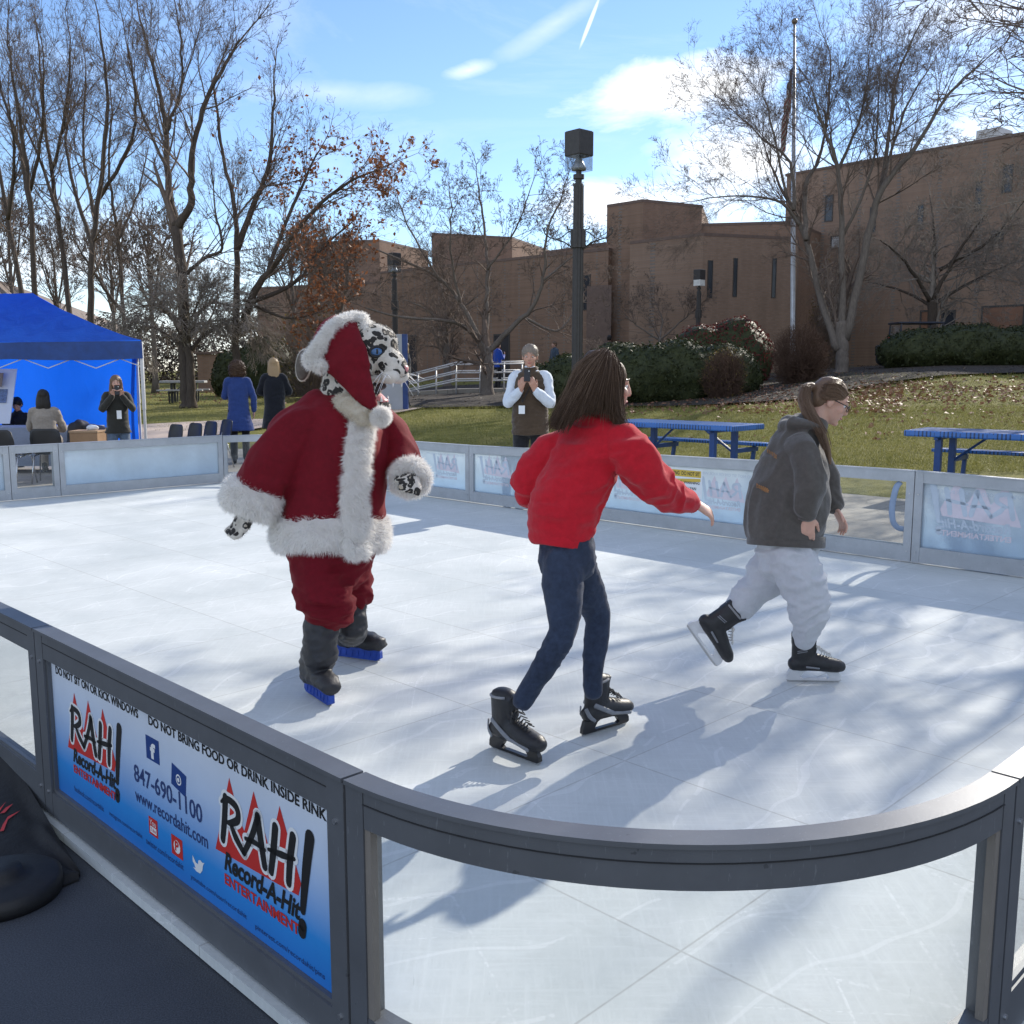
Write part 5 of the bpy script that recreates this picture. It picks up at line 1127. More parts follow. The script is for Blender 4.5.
def leafcards(name, P, size, mt, parent, seed=0, aspect=.6, nrm=None):
    g_ = np.random.default_rng(seed); n = len(P); a = g_.normal(0, 1, (n, 3)); a /= np.linalg.norm(a, axis=1)[:, None]; c = g_.normal(0, 1, (n, 3))
    if nrm is not None: c = nrm + g_.normal(0, .55, (n, 3)); a = np.cross(c, a); a /= np.linalg.norm(a, axis=1)[:, None]
    b_ = np.cross(c, a); b_ /= np.linalg.norm(b_, axis=1)[:, None]; sz = size * g_.uniform(.6, 1.35, n)[:, None]
    bend = np.cross(a, b_) * sz * .25
    v = np.stack([P - a * sz, P - b_ * sz * aspect + bend, P + a * sz, P + b_ * sz * aspect + bend], 1).reshape(-1, 3)
    return link(np_mesh(name, v, np.arange(n * 4).reshape(-1, 4)), name, mt, parent)
def leafmat(name, c0, c1, tr=.25, sc=3):
    m, nt, b, out = newmat(name); b.inputs['Roughness'].default_value = .6; b.inputs['Specular IOR Level'].default_value = .25
    n = noise(nt, coords(nt), sc, 5, .75); n2 = noise(nt, coords(nt), 25, 2, .6); r = ramp(nt, mth(nt, 'ADD', mth(nt, 'MULTIPLY', n, .5), mth(nt, 'MULTIPLY', n2, .5)), [(.35, c0), (.65, c1)]); nt.links.new(r.outputs[0], b.inputs['Base Color'])
    t = N(nt, 'BsdfTranslucent'); nt.links.new(r.outputs[0], t.inputs[0]); mx = N(nt, 'MixShader'); mx.inputs[0].default_value = tr
    nt.links.new(b.outputs[0], mx.inputs[1]); nt.links.new(t.outputs[0], mx.inputs[2]); nt.links.new(mx.outputs[0], out.inputs[0]); return m
M_leaf_br = leafmat('leaf_rust', (.16, .055, .025), (.30, .13, .06), .4); M_leaf_yg = leafmat('leaf_olive', (.10, .08, .02), (.24, .17, .05), .4); M_ever = leafmat('leaf_evergreen', (.016, .024, .011), (.070, .080, .028), .15); M_leaf_red = leafmat('leaf_red', (.10, .020, .018), (.17, .045, .035), .25)
def tree(label, limbs, D, seed, o, trunk_mat=M_bark_d, twig_mat=M_twig, group='bare trees on the lawn', dj=.0, base_px=None, limb_kids=14, limb_L=(.35,), name='bare_tree', leaves=None, leaf_mat=None, n=3, tmin=.25, world=False):
    """limbs: list of (pixel polyline, r0, r1, depth drift); the first one is the trunk and is carried down to the ground"""
    G = Grow(seed); R_ = G.r; mb = MB(); first = limbs[0][0]
    bp = on_ground(first[0][0], D, -.12) if not world else V(first[0][0], first[0][1], first[0][2] - .12)
    t = thing(name, label, 'tree', V(bp[0], bp[1], bp[2] + .12), group)
    ends = []
    for li, (px, r0, r1, drift) in enumerate(limbs):
        m = len(px); pts = [np.array(q, float) if world else at(q[0], q[1], D + drift * i / max(m - 1, 1)) for i, q in enumerate(px)]
        if li == 0:
            pts = [bp * 1.0] + ([pts[0]] if pts[0][2] > bp[2] + .5 else []) + pts[1:]; 
            pts[0] = V(pts[1][0] * .9 + bp[0] * .1, pts[1][1], bp[2]) if not world else pts[0]
        # catmull-rom refine
        Q = []; m = len(pts); 
        for i in range(m - 1):
            p0, p1, p2, p3 = pts[max(i - 1, 0)], pts[i], pts[i + 1], pts[min(i + 2, m - 1)]
            for k in range(5):
                x = k / 5; Q.append(.5 * ((2 * p1) + (-p0 + p2) * x + (2 * p0 - 5 * p1 + 4 * p2 - p3) * x * x + (-p0 + 3 * p1 - 3 * p2 + p3) * x ** 3) + np.array((R_.gauss(0, .02), R_.gauss(0, .02), 0)))
        Q.append(pts[-1]); k = len(Q); rad = [r0 + (r1 - r0) * (i / (k - 1)) ** .8 for i in range(k)]
        if li == 0: rad[0] *= 1.4; rad[1] *= 1.15
        mb.tube(Q, rad, 9)
        L = sum(np.linalg.norm(Q[i + 1] - Q[i]) for i in range(k - 1)); nk = limb_kids if np.isscalar(limb_kids) else limb_kids[min(li, len(limb_kids) - 1)]
        for _ in range(nk):
            x = R_.uniform(tmin if li else max(tmin, .45), 1.0); i = min(int(x * (k - 1)), k - 2); tg = unit(Q[i + 1] - Q[i]); an = R_.gauss(o['ang'], .25)
            u = unit(np.cross(tg, (R_.gauss(0, 1), R_.gauss(0, 1), R_.gauss(0, .6)))); cd = tg * math.cos(an) + u * math.sin(an)
            G.branch(tuple(Q[i]), cd, o['L0'] * R_.uniform(.55, 1.2) * (1.25 - .6 * x), max(rad[i] * .42, .012), 0, o)
        G.branch(tuple(Q[-1]), unit(Q[-1] - Q[-2]), o['L0'] * .8, r1, 0, o)
    mb.build('trunk', trunk_mat, t, True); link(G.mesh('crown', n), 'crown', twig_mat, t)
    if leaves:
        P = np.array(G.b); c = leaves['sel'](P) if 'sel' in leaves else np.ones(len(P)); idx = np.random.default_rng(seed).choice(len(P), leaves['n'], p=c / c.sum()); 
        leafcards('leaves', P[idx] + np.random.default_rng(seed + 1).normal(0, .07, (leaves['n'], 3)), leaves['size'], leaf_mat, t, seed)
    return t
UPRIGHT = dict(wob=.11, trop=.05, kids=[7, 6, 3], ratio=.5, ang=.55, seg=.42, rmin=.0036, L0=2.7)
TALL = 'tall bare trees on the left lawn'
tree('tall bare tree leaning left at the left edge above the blue tent', [([(24, 330), (21, 293), (8, 219), (-4, 150), (-14, 80)], .15, .04, 2), ([(8, 219), (14, 160), (10, 110)], .09, .03, -2)], 38, 1, UPRIGHT, group=TALL)
tree('tall bare tree with straight trunk above the left half of the blue tent roof', [([(36, 330), (35, 297), (31, 203), (23, 140), (14, 80), (8, 40)], .15, .03, -1), ([(31, 210), (20, 150), (4, 100), (-6, 60)], .09, .03, 2), ([(30, 190), (42, 130), (44, 70)], .08, .03, -2)], 36, 2, UPRIGHT, group=TALL)
tree('tall bare tree leaning left just behind the tent roof peak', [([(72, 330), (70, 316), (59, 219), (49, 156), (42, 90), (38, 40)], .15, .03, 2), ([(59, 219), (40, 160), (22, 120)], .08, .03, 2), ([(52, 170), (66, 110), (70, 50)], .07, .03, -2)], 37, 3, UPRIGHT, group=TALL)
tree('tall bare tree with thick straight trunk right of the tent roof peak', [([(91, 335), (91, 324), (93, 242), (104, 156), (107, 90), (100, 30)], 0.176, 0.034, -1), ([(93, 245), (75, 190), (66, 140), (72, 80)], 0.088, 0.025, 2), ([(97, 200), (128, 150), (136, 100), (128, 50)], 0.080, 0.025, -2), ([(95, 220), (84, 150), (86, 70)], 0.072, 0.025, 2)], 35, 4, dict(UPRIGHT, kids=[8, 6, 3]), group=TALL)
tree('slim bare tree with a low left limb between tent roof and weeping tree', [([(126, 340), (125, 332), (117, 234), (109, 168), (112, 110)], .13, .03, 1), ([(122, 312), (100, 282), (80, 250)], .08, .03, -1), ([(118, 240), (136, 200), (146, 160)], .06, .02, 1)], 39, 5, dict(UPRIGHT, L0=2.4), group=TALL)
tree('tallest bare tree forking into two main limbs behind the weeping tree', [([(186, 380), (183, 297), (176, 227)], 0.208, 0.170, 0), ([(176, 227), (168, 187), (166, 129), (156, 78), (140, 20)], 0.152, 0.034, 1.5), ([(176, 227), (191, 203), (191, 164), (203, 110), (222, 70), (240, 40)], 0.152, 0.034, -1.5), ([(185, 275), (205, 258), (222, 248), (216, 215)], 0.072, 0.034, -1), ([(168, 170), (145, 120), (128, 60)], 0.064, 0.025, 2), ([(166, 135), (182, 80), (178, 20)], 0.064, 0.025, -1)], 33, 6, dict(UPRIGHT, kids=[8, 6, 3]), group=TALL, limb_kids=(6, 16))
def selr(P):
    q = 512 + P[:, 0] / P[:, 1] * 1000; z = 370 - (P[:, 2] - H) / P[:, 1] * 1000
    return .06 + np.clip((q - 250) / 60, 0, 1) * np.clip((z - 140) / 30, 0, 1) * 1.5
tree('tall spreading tree with rusty brown leaves on its right side', [([(237, 380), (236, 320), (237, 250), (234, 203), (222, 150), (214, 90)], 0.176, 0.034, 1), ([(237, 250), (258, 195), (270, 156), (274, 90)], 0.120, 0.034, -1), ([(240, 335), (256, 290), (276, 262), (305, 219), (345, 184), (372, 172)], 0.152, 0.025, -2), ([(252, 302), (297, 281), (320, 250), (352, 222)], 0.088, 0.025, 2), ([(268, 270), (300, 190), (320, 150)], 0.080, 0.025, 1), ([(244, 300), (285, 318), (320, 312)], 0.064, 0.017, -1)], 33, 7, dict(UPRIGHT, trop=.02, kids=[7, 5, 3], L0=2.1), group=TALL, leaves=dict(n=3200, size=.07, sel=selr), leaf_mat=M_leaf_br)
# grove far behind on the left and between the buildings
for i, (x, d, h_) in enumerate([(-60, 46, 13), (10, 56, 14), (55, 60, 12), (112, 58, 11), (150, 50, 10), (292, 58, 11), (338, 52, 9)]):
    b_ = on_ground(x, d); y0 = 370 - (b_[2] - H) / d * F; yt = y0 - h_ / d * F
    tree(['far bare tree at the left edge behind the tall row', 'far bare tree behind the two leftmost trunks', 'far bare tree behind the tent roof peak', 'far bare tree left of the weeping tree', 'far bare tree behind the weeping tree crown', 'far bare tree behind the rusty leaved tree', 'far bare tree behind the costumed head'][i],
         [([(x, y0), (x + 2, y0 * .6 + yt * .4), (x - 3, y0 * .3 + yt * .7)], .16, .05, 0), ([(x + 1, y0 * .65 + yt * .35), (x + 12, y0 * .3 + yt * .7)], .08, .03, 1), ([(x + 1, y0 * .6 + yt * .4), (x - 16, y0 * .35 + yt * .65)], .08, .03, -1)], d, 30 + i, dict(UPRIGHT, L0=3.2, kids=[7, 5, 3], rmin=.012), M_bark_g, M_twig, 'far bare trees', limb_kids=12)
# weeping tree
G_W = dict(wob=.12, trop=-.10, kids=[8, 6, 3], ratio=.55, ang=.55, seg=.16, rmin=.006, L0=1.5)
tree('small weeping tree with a dome of drooping grey twigs beside the tent', [([(190, 406), (190, 372), (188, 345)], .16, .12, 0), ([(188, 350), (176, 325), (160, 306), (142, 306)], .075, .03, -1.0), ([(188, 348), (196, 320), (210, 303), (232, 306)], .075, .03, -.9), ([(188, 345), (188, 318), (184, 298), (176, 292)], .07, .03, .8), ([(190, 350), (212, 330), (236, 318), (252, 326)], .065, .03, 1.0), ([(188, 352), (168, 336), (148, 326), (134, 334)], .06, .03, .8), ([(189, 346), (192, 318), (202, 298)], .06, .03, -1.2)], dgnd(190, 406), 60, G_W, M_bark_d, M_twig_l, 'ornamental trees', limb_kids=(3, 20), name='weeping_tree')
# spreading cherry in front of the building
G_C = dict(wob=.13, trop=.012, kids=[7, 6, 4], ratio=.5, ang=.75, seg=.3, rmin=.0055, L0=1.75)
dC = dgnd(487, 394)
tree('spreading bare cherry tree with low forked trunk behind the man with the phone', [([(487, 394), (487, 370), (486, 348)], 0.240, 0.212, 0), ([(485, 350), (468, 330), (448, 321), (401, 317), (366, 308)], 0.104, 0.025, -2), ([(482, 345), (462, 305), (440, 279), (401, 260), (372, 248)], 0.104, 0.025, 1.5), ([(486, 350), (487, 300), (487, 256), (482, 215), (478, 182)], 0.104, 0.025, 2), ([(488, 352), (515, 324), (534, 306), (545, 270), (546, 236), (562, 196)], 0.112, 0.025, -2), ([(525, 318), (555, 331), (570, 318), (585, 300)], 0.056, 0.017, 1), ([(460, 303), (450, 250), (452, 205)], 0.056, 0.017, -2), ([(543, 280), (575, 255), (596, 240)], 0.048, 0.017, 1), ([(487, 270), (515, 230), (530, 190)], 0.048, 0.017, -1.5), ([(440, 280), (410, 230), (398, 200)], 0.048, 0.017, 2)], dC, 61, G_C, M_bark_g, M_twig, 'ornamental trees', limb_kids=(4, 13), name='cherry_tree')
tree('smaller bare cherry tree in front of the wall left of the forked cherry', [([(447, 372), (446, 350), (445, 332)], .2, .15, 0), ([(445, 335), (430, 312), (405, 300)], .09, .02, 1), ([(445, 333), (460, 310), (478, 296)], .09, .02, -1), ([(445, 335), (444, 300), (436, 275)], .08, .02, 1)], 46, 62, dict(G_C, L0=2.0, kids=[6, 5, 3]), M_bark_g, M_twig, 'ornamental trees', name='cherry_tree')
# big multi-stem tree on the right
G_B = dict(wob=.11, trop=.018, kids=[9, 8, 5], ratio=.52, ang=.6, seg=.34, rmin=.0034, L0=3.2)
dB = 36.0
tree('large multi stemmed bare tree beside the flagpole', [([(842, 360), (842, 345), (841, 322)], 0.242, 0.208, 0), ([(838, 350), (822, 302), (805, 237), (788, 200)], 0.156, 0.072, 1), ([(842, 335), (842, 235), (838, 168), (824, 128), (812, 90)], 0.140, 0.024, -1.5), ([(846, 340), (868, 237), (882, 188), (915, 148), (949, 94), (985, 60)], 0.172, 0.024, -2), ([(806, 240), (806, 185), (819, 158), (828, 111), (830, 55)], 0.101, 0.024, 2), ([(868, 237), (886, 158), (896, 80), (926, 14)], 0.109, 0.024, 1.5), ([(800, 225), (781, 203), (747, 196), (708, 198)], 0.070, 0.016, -1.5), ([(794, 210), (790, 163), (764, 140), (728, 106)], 0.078, 0.016, 2), ([(838, 170), (862, 110), (870, 50)], 0.070, 0.016, 1), ([(880, 195), (905, 110), (935, 60)], 0.070, 0.016, 2.5), ([(841, 240), (872, 165), (880, 70)], 0.070, 0.016, -2), ([(788, 200), (770, 120), (762, 90)], 0.055, 0.016, 0)], dB, 63, G_B, M_bark_g, M_twig, 'bare trees on the right lawn', limb_kids=(2, 13))
tree('small round bare tree with pale shiny twigs above the right hedge', [([(934, 350), (933, 330), (932, 300)], .24, .18, 0), ([(932, 302), (905, 262), (880, 240)], .1, .02, -2), ([(932, 300), (960, 250), (985, 215)], .1, .02, -1), ([(932, 298), (935, 245), (930, 195)], .1, .02, 2), ([(932, 305), (975, 280), (1015, 262)], .09, .02, 1.5), ([(932, 306), (900, 290), (868, 282)], .08, .02, 2), ([(940, 270), (990, 240), (1025, 200)], .08, .02, -2)], 40, 64, dict(G_C, L0=2.6, trop=-.015, kids=[8, 6, 5]), M_bark_d, M_twig_l, 'ornamental trees', limb_kids=(4, 15), name='cherry_tree')
tree('low twiggy bare tree against the brick wall behind the hedge', [([(660, 350), (660, 338)], .09, .07, 0), ([(660, 340), (640, 328), (626, 316)], .05, .015, 0), ([(660, 338), (662, 318), (656, 304)], .05, .015, 1), ([(660, 340), (680, 322), (692, 312)], .05, .015, -1)], 46, 65, dict(G_C, L0=1.6, kids=[6, 5, 3]), M_bark_g, M_twig, 'ornamental trees', limb_kids=(2, 12), name='cherry_tree')
# trees standing to the right of the picture: their twigs reach in and shade the rink
def wtree(label, x, y, h_, seed, o, **kw):
    z = zg(x, y); b_ = V(x, y, z); R_ = random.Random(seed); L = [([b_, b_ + V(.1, 0, h_ * .16), b_ + V(.0, .1, h_ * .28)], .28, .22, 0)]
    for k in range(7):
        a = k * .9 + R_.uniform(-.3, .3); rr = h_ * R_.uniform(.22, .36); s0 = b_ + UP * h_ * R_.uniform(.2, .30); e = V(math.cos(a) * rr, math.sin(a) * rr, 0)
        L.append(([s0, s0 + e * .45 + UP * h_ * .18, s0 + e * .8 + UP * h_ * .36, s0 + e + UP * h_ * R_.uniform(.45, .62)], .12, .03, 0))
    return tree(label, L, 0, seed, o, world=True, **kw)
wtree('bare tree outside the right edge whose drooping pale twigs reach into the picture', 14.2, 20.5, 9.5, 66, dict(G_C, L0=2.9, trop=-.012, kids=[8, 6, 4]), group='bare trees on the right lawn', trunk_mat=M_bark_d, twig_mat=M_twig_l, limb_kids=(3, 13))
wtree('second bare tree outside the right edge behind the drooping one', 22.5, 24.0, 13, 67, dict(G_B, L0=3.2), group='bare trees on the right lawn', trunk_mat=M_bark_d, limb_kids=(3, 14))
wtree('third bare tree outside the right edge nearest the rink', 10.6, 14.6, 9.5, 68, dict(G_B, L0=2.2, rmin=.006, kids=[6, 5, 3]), group='bare trees on the right lawn', trunk_mat=M_bark_d, limb_kids=(3, 11))
# ---- hedges and shrubs
def shrub(name, label, blobs, count, size, mt, seed, core=True, group='shrubs and hedges', twigs=None, flat=None, coremat=None, cat='shrub'):
    """blobs: (centre, rx, ry, rz) joined to one uneven mound covered with leaf cards"""
    b0 = blobs[0][0]; t = thing(name, label, cat, V(b0[0], b0[1], zg(b0[0], b0[1])), group); mb = MB()
    for c, rx, ry, rz in blobs: mb.ell(c, (V(rx, 0, 0), V(0, ry, 0), V(0, 0, rz)), 20, 14)
    me = organic(mb, .09, 3, lambda co, no: .10 * fbm(co, 1.7, 3, seed))
    r_ = np.random.default_rng(seed); me.calc_loop_triangles(); nt_ = len(me.loop_triangles); tt = np.empty(nt_ * 3, np.int32); me.loop_triangles.foreach_get('vertices', tt); tt = tt.reshape(-1, 3)
    co = np.empty(len(me.vertices) * 3, np.float32); me.vertices.foreach_get('co', co); co = co.reshape(-1, 3).astype(float)
    Aa, Bb, Cc = co[tt[:, 0]], co[tt[:, 1]], co[tt[:, 2]]; nn = np.cross(Bb - Aa, Cc - Aa); ar = np.linalg.norm(nn, axis=1); nn /= ar[:, None] + 1e-9
    i = r_.choice(nt_, count, p=ar / ar.sum()); u = r_.random((count, 1)); v = r_.random((count, 1)); q = (u + v > 1)[:, 0]; u[q] = 1 - u[q]; v[q] = 1 - v[q]
    P = Aa[i] + (Bb - Aa)[i] * u + (Cc - Aa)[i] * v + nn[i] * (r_.normal(0, .045, (count, 1)) + .03 * vnoise(Aa[i] * 4, seed)[:, None]); no = nn[i]
    if core:
        o = link(me, 'foliage_core', coremat or mt, t)
        leafcards('foliage', P, size, mt, t, seed, .55, no)
    else:
        # twiggy shrub: stems fan out from the base to the surface
        bb = V(b0[0], b0[1], zg(b0[0], b0[1]) - .05); a_, b2, ra, rb = [], [], [], []
        for k in range(count):
            e = P[k]; s0 = bb + np.array((r_.normal(0, .18 * blobs[0][1]), r_.normal(0, .18 * blobs[0][2]), 0)); m1 = s0 * .55 + e * .45 + UP * .12 + r_.normal(0, .04, 3); m2 = s0 * .25 + e * .75 + UP * .06 + r_.normal(0, .05, 3)
            for p, q2, r0, r1 in ((s0, m1, .008, .007), (m1, m2, .007, .005), (m2, e, .005, .003)): a_.append(p); b2.append(q2); ra.append(r0); rb.append(r1)
            for w in range(4):
                d_ = r_.normal(0, .13, 3) + UP * .08; a_.append(m2 * (1 - w / 4) + e * w / 4); b2.append(a_[-1] + d_); ra.append(.004); rb.append(.003)
        link(segs_mesh('stems', a_, b2, ra, rb, 3), 'stems', twigs or M_twig_r, t); bpy.data.meshes.remove(me)
        if size: leafcards('leaves', P[:int(count * .8)], size, mt, t, seed, .55)
    return t
def gx(px, d): return on_ground(px, d)
def zpix(y, d): return H - (y - 370) / F * d
dH = dgnd(650, 403) + 1.7
def hb(px, d, ytop, wpx, ry):
    p = on_ground(px, d); h_ = zpix(ytop, d) - p[2]; return (V(p[0], p[1], p[2] + h_ * .38), wpx / F * d, ry, h_ * .66)
shrub('clipped_hedge', 'long dark evergreen hedge behind the red sweater skater and lamp post', [hb(640, dH, 347, 75, 1.5), hb(580, dH, 358, 45, 1.3), hb(715, dH, 348, 45, 1.4), hb(545, dH + .5, 366, 28, 1.1), hb(680, dH, 344, 50, 1.4)], 16000, .055, M_ever, 21, group='clipped hedges', cat='hedge')
dR = dgnd(950, 366) + 1.9
shrub('clipped_hedge', 'wide dark evergreen hedge with sunlit top at the right edge', [hb(965, dR, 327, 62, 1.5), hb(1030, dR, 328, 60, 1.6), hb(916, dR, 332, 37, 1.4), hb(1100, dR, 330, 60, 1.6)], 17000, .055, M_ever, 22, group='clipped hedges', cat='hedge')
shrub('red_leaved_shrub', 'rounded shrub with dull red leaves behind the long dark hedge', [hb(735, dH + 5, 322, 36, 1.3), hb(700, dH + 5, 328, 32, 1.2)], 6500, .055, M_leaf_red, 23, coremat=M_ever)
shrub('twiggy_shrub', 'brown twiggy shrub at the right end of the long dark hedge', [hb(725, dH - 1.6, 350, 22, .7)], 500, .03, M_leaf_yg, 24, core=False)
shrub('twiggy_shrub', 'rounded bare brown shrub below the flagpole', [hb(800, dgnd(800, 383) + 1, 326, 27, 1.1)], 900, 0, None, 25, core=False)
shrub('dark_evergreen', 'dark evergreen bush behind the two women on the left', [hb(268, 44, 340, 30, 1.6), hb(235, 46, 352, 22, 1.4), hb(300, 45, 350, 22, 1.4)], 7000, .09, M_ever, 26)
shrub('olive_leaved_tree', 'low bushy tree with olive and rust leaves right behind the costumed figure', [hb(315, 38, 305, 22, 1.3), hb(292, 38, 318, 20, 1.2)], 700, .06, M_leaf_yg, 27, core=False, twigs=M_twig)
shrub('yellow_leaved_shrub', 'tall shrub with a few yellow leaves by the building entrance', [hb(828, 50, 262, 18, 1.4)], 700, .05, M_leaf_yg, 28, core=False, twigs=M_twig)
# ---- fallen leaves and grass
def scatter(n, px0, px1, y0, y1, seed, dens=None):
    g_ = np.random.default_rng(seed); d0 = 14; P = []
    X = g_.uniform(px0, px1, n); dd = g_.uniform(0, 1, n); dA = np.array([dgnd(px, y1) for px in np.linspace(px0, px1, 24)]); dBb = np.array([dgnd(px, y0) for px in np.linspace(px0, px1, 24)])
    a = np.interp(X, np.linspace(px0, px1, 24), dA); b = np.interp(X, np.linspace(px0, px1, 24), dBb); dep = a + (b - a) * dd
    x = (X - 512) / F * dep; z = zg_arr(x, dep) - .045; return np.stack([x, dep, z], 1)
P = np.concatenate([scatter(2600, 600, 900, 384, 412, 5), scatter(900, 850, 1024, 380, 400, 6), scatter(1200, 520, 1050, 372, 440, 7), scatter(500, 130, 330, 385, 402, 8)]); 
P = P[fbm(P, .6, 3, 4) > -.35]; P[:, 2] += .02
tag(leafcards('fallen_leaves', P, .055, leafmat('fallen_leaf', (.12, .03, .02), (.42, .25, .16), .1, 8), None, 9, .6, np.tile(UP, (len(P), 1))), kind='stuff')
Pm = scatter(5000, 400, 1030, 362, 402, 12); tag(leafcards('leaf_litter', Pm + UP * .02, .05, leafmat('litter', (.03, .022, .017), (.20, .15, .11), .05, 8), None, 10, .5, np.tile(UP, (len(Pm), 1))), kind='stuff')
g_ = np.random.default_rng(3); Pg = np.concatenate([scatter(60000, 380, 1040, 404, 470, 31), scatter(16000, 500, 1040, 372, 410, 32), scatter(9000, 130, 330, 386, 430, 33)]); n = len(Pg)
Pg = Pg[(Pg[:, 0] + Pg[:, 1]) * .7071 > PAV_B + .05] if False else Pg; n = len(Pg)
d_ = np.stack([g_.normal(0, .45, n), g_.normal(0, .45, n), np.ones(n)], 1); sd__ = g_.normal(0, 1, (n, 3)); sd__[:, 2] = 0; sd__ /= np.linalg.norm(sd__, axis=1)[:, None]; L = g_.uniform(.03, .075, n)[:, None]
vs = np.stack([Pg - sd__ * .007, Pg + sd__ * .007, Pg + d_ * L], 1).reshape(-1, 3)
tag(link(np_mesh('grass', vs, np.arange(n * 3).reshape(-1, 3)), 'grass', leafmat('grass_blade', (.14, .145, .036), (.32, .30, .10), .3, .8)), kind='stuff')

# bare thicket and scrub far behind on the left
g_ = np.random.default_rng(77); Pt = []
for px, d, hh, w in [(-120, 70, 6, 7), (-40, 80, 6, 7), (30, 74, 5, 6), (80, 82, 6, 7), (130, 78, 6, 6), (165, 84, 5, 6), (205, 76, 5, 6), (240, 84, 6, 6), (280, 80, 6, 6), (320, 88, 7, 7)]:
    b_ = on_ground(px, d); n = 2600; q = g_.normal(0, 1, (n, 3)); q /= np.linalg.norm(q, axis=1)[:, None]; q *= g_.uniform(.5, 1, (n, 1)) ** .5; Pt.append(b_ + q * np.array((w * .8, 3, hh * .62)) + UP * hh * .3)
Pt = np.concatenate(Pt); Pt = Pt[Pt[:, 2] > .3]; tag(leafcards('far_thicket', Pt, .22, leafmat('thicket', (.03, .024, .020), (.13, .105, .085), .1, .4), None, 78, .25), kind='stuff')
# ---------------------------------------------------------------- buildings
def brick(name, c0, c1):
    m, nt, b, out = newmat(name); b.inputs['Roughness'].default_value = .9; b.inputs['Specular IOR Level'].default_value = .15
    tcn = nt.nodes.new('ShaderNodeTexCoord'); s = N(nt, 'SeparateXYZ'); nt.links.new(tcn.outputs['Object'], s.inputs[0]); cx = N(nt, 'CombineXYZ')
    nt.links.new(mth(nt, 'ADD', s.outputs[0], mth(nt, 'MULTIPLY', s.outputs[1], .9)), cx.inputs[0]); nt.links.new(s.outputs[2], cx.inputs[1])
    bk = N(nt, 'TexBrick', Scale=1.0); bk.inputs['Brick Width'].default_value = .24; bk.inputs['Row Height'].default_value = .08; bk.inputs['Mortar Size'].default_value = .006
    bk.inputs['Color1'].default_value = (*c0, 1); bk.inputs['Color2'].default_value = (*c1, 1); bk.inputs['Mortar'].default_value = (.22, .19, .17, 1); nt.links.new(cx.outputs[0], bk.inputs['Vector'])
    n = noise(nt, coords(nt), .35, 6, .65); n2 = noise(nt, coords(nt, scale=(1, 1, .15)), 1.6, 5, .6); k = ramp(nt, mth(nt, 'MULTIPLY', mth(nt, 'ADD', n, n2), .5), [(.3, (.78, .78, .78)), (.7, (1.12, 1.12, 1.12))]); nt.links.new(mixc(nt, 1.0, bk.outputs[0], k.outputs[0], 'MULTIPLY'), b.inputs['Base Color']); return m
M_brick = brick('brown_brick', (.245, .155, .108), (.285, .182, .13)); M_brick2 = brick('tan_brick', (.275, .182, .13), (.31, .212, .155)); M_cope = mat('coping', (.16, .11, .09), .8, .15)
M_glass = mat('window_glass', (.03, .035, .045), .12, .3, .5); M_wfr = mat('window_frame', (.05, .045, .042), .5)
def pp(px, d): return V((px - 512) / F * d, d, 0)
def block(t, name, pts, z1, back, z0=-.5, mt=M_brick, cope=True):
    """wall mass standing on the plan polyline pts (front line), running back by the vector back"""
    pts = [p * V(1, 1, 0) for p in pts]; o = pts + [p + back for p in pts[::-1]]
    mb = MB(); mb.prism([p + UP * z0 for p in o], UP * (z1 - z0)); w = mb.build(name, mt, t, fixn=True)
    if cope:
        mb = MB(); c = sum(o) / len(o); mb.prism([c + (p - c) * 1.004 + UP * (z1 + .002) for p in o], UP * .14); mb.build('coping', M_cope, w, fixn=True)
    return w
def window(t, p, q, xa, xb, ya, yb, glow=None, proud=.03, sill=False):
    """window between pixel columns xa..xb and rows ya..yb on the vertical wall p->q"""
    p, q = p * V(1, 1, 0), q * V(1, 1, 0); u = unit(q - p); n = np.cross(u, UP); n = n if np.dot(n, p) < 0 else -n
    def hit(px):
        r = V((px - 512) / F, 1, 0); A_ = np.array([[r[0], -u[0]], [r[1], -u[1]]]); s, _ = np.linalg.solve(A_, p[:2]); return r * s
    P, Qq = hit(xa), hit(xb); z1 = zpix(ya, P[1]); z0 = zpix(yb, P[1]); w = np.linalg.norm(Qq - P); fr = min(.09, w * .12)
    mb = MB(); o = P + UP * z0
    for a, b_, c, d in ((0, fr, 0, z1 - z0), (w - fr, w, 0, z1 - z0), (fr, w - fr, 0, fr), (fr, w - fr, z1 - z0 - fr, z1 - z0)):
        mb.boxf(o + u * a + UP * c - n * .05, u * (b_ - a), UP * (d - c), n * (.05 + proud))
    f = mb.build('window', M_wfr, t); mb = MB(); mb.boxf(o + u * fr + UP * fr - n * .05, u * (w - 2 * fr), UP * (z1 - z0 - 2 * fr), n * (.05 + proud * .35)); mb.build('pane', glow or M_glass, f)
G_B1 = 'brick buildings behind the lawn'
bA = thing('brick_building', 'long brown brick building with square towers across the background', 'building', pp(560, 55) + UP * .5, G_B1)
back = V(.45, .9, 0) * 14
wl = [pp(264, 75), pp(312, 70.5), pp(383, 65.6)]
block(bA, 'wall', [pp(262, 76), pp(384, 71)], 7.6, back); block(bA, 'tower', [pp(312, 77), pp(383, 75.5)], 11.0, V(3, 7, 0))
W_B = (pp(383, 65.6), pp(606, 52.9)); block(bA, 'wall', list(W_B), 7.75, back); block(bA, 'upper_wall', [pp(541, 63), pp(612, 58)], 8.7, back)
block(bA, 'tower', [pp(434, 66.5), pp(512, 68.6)], 10.3, V(3, 8, 0))
block(bA, 'tower', [pp(604, 53.6), pp(639, 51.9), pp(696, 53.7)], 10.0, V(1.5, 6, 0))
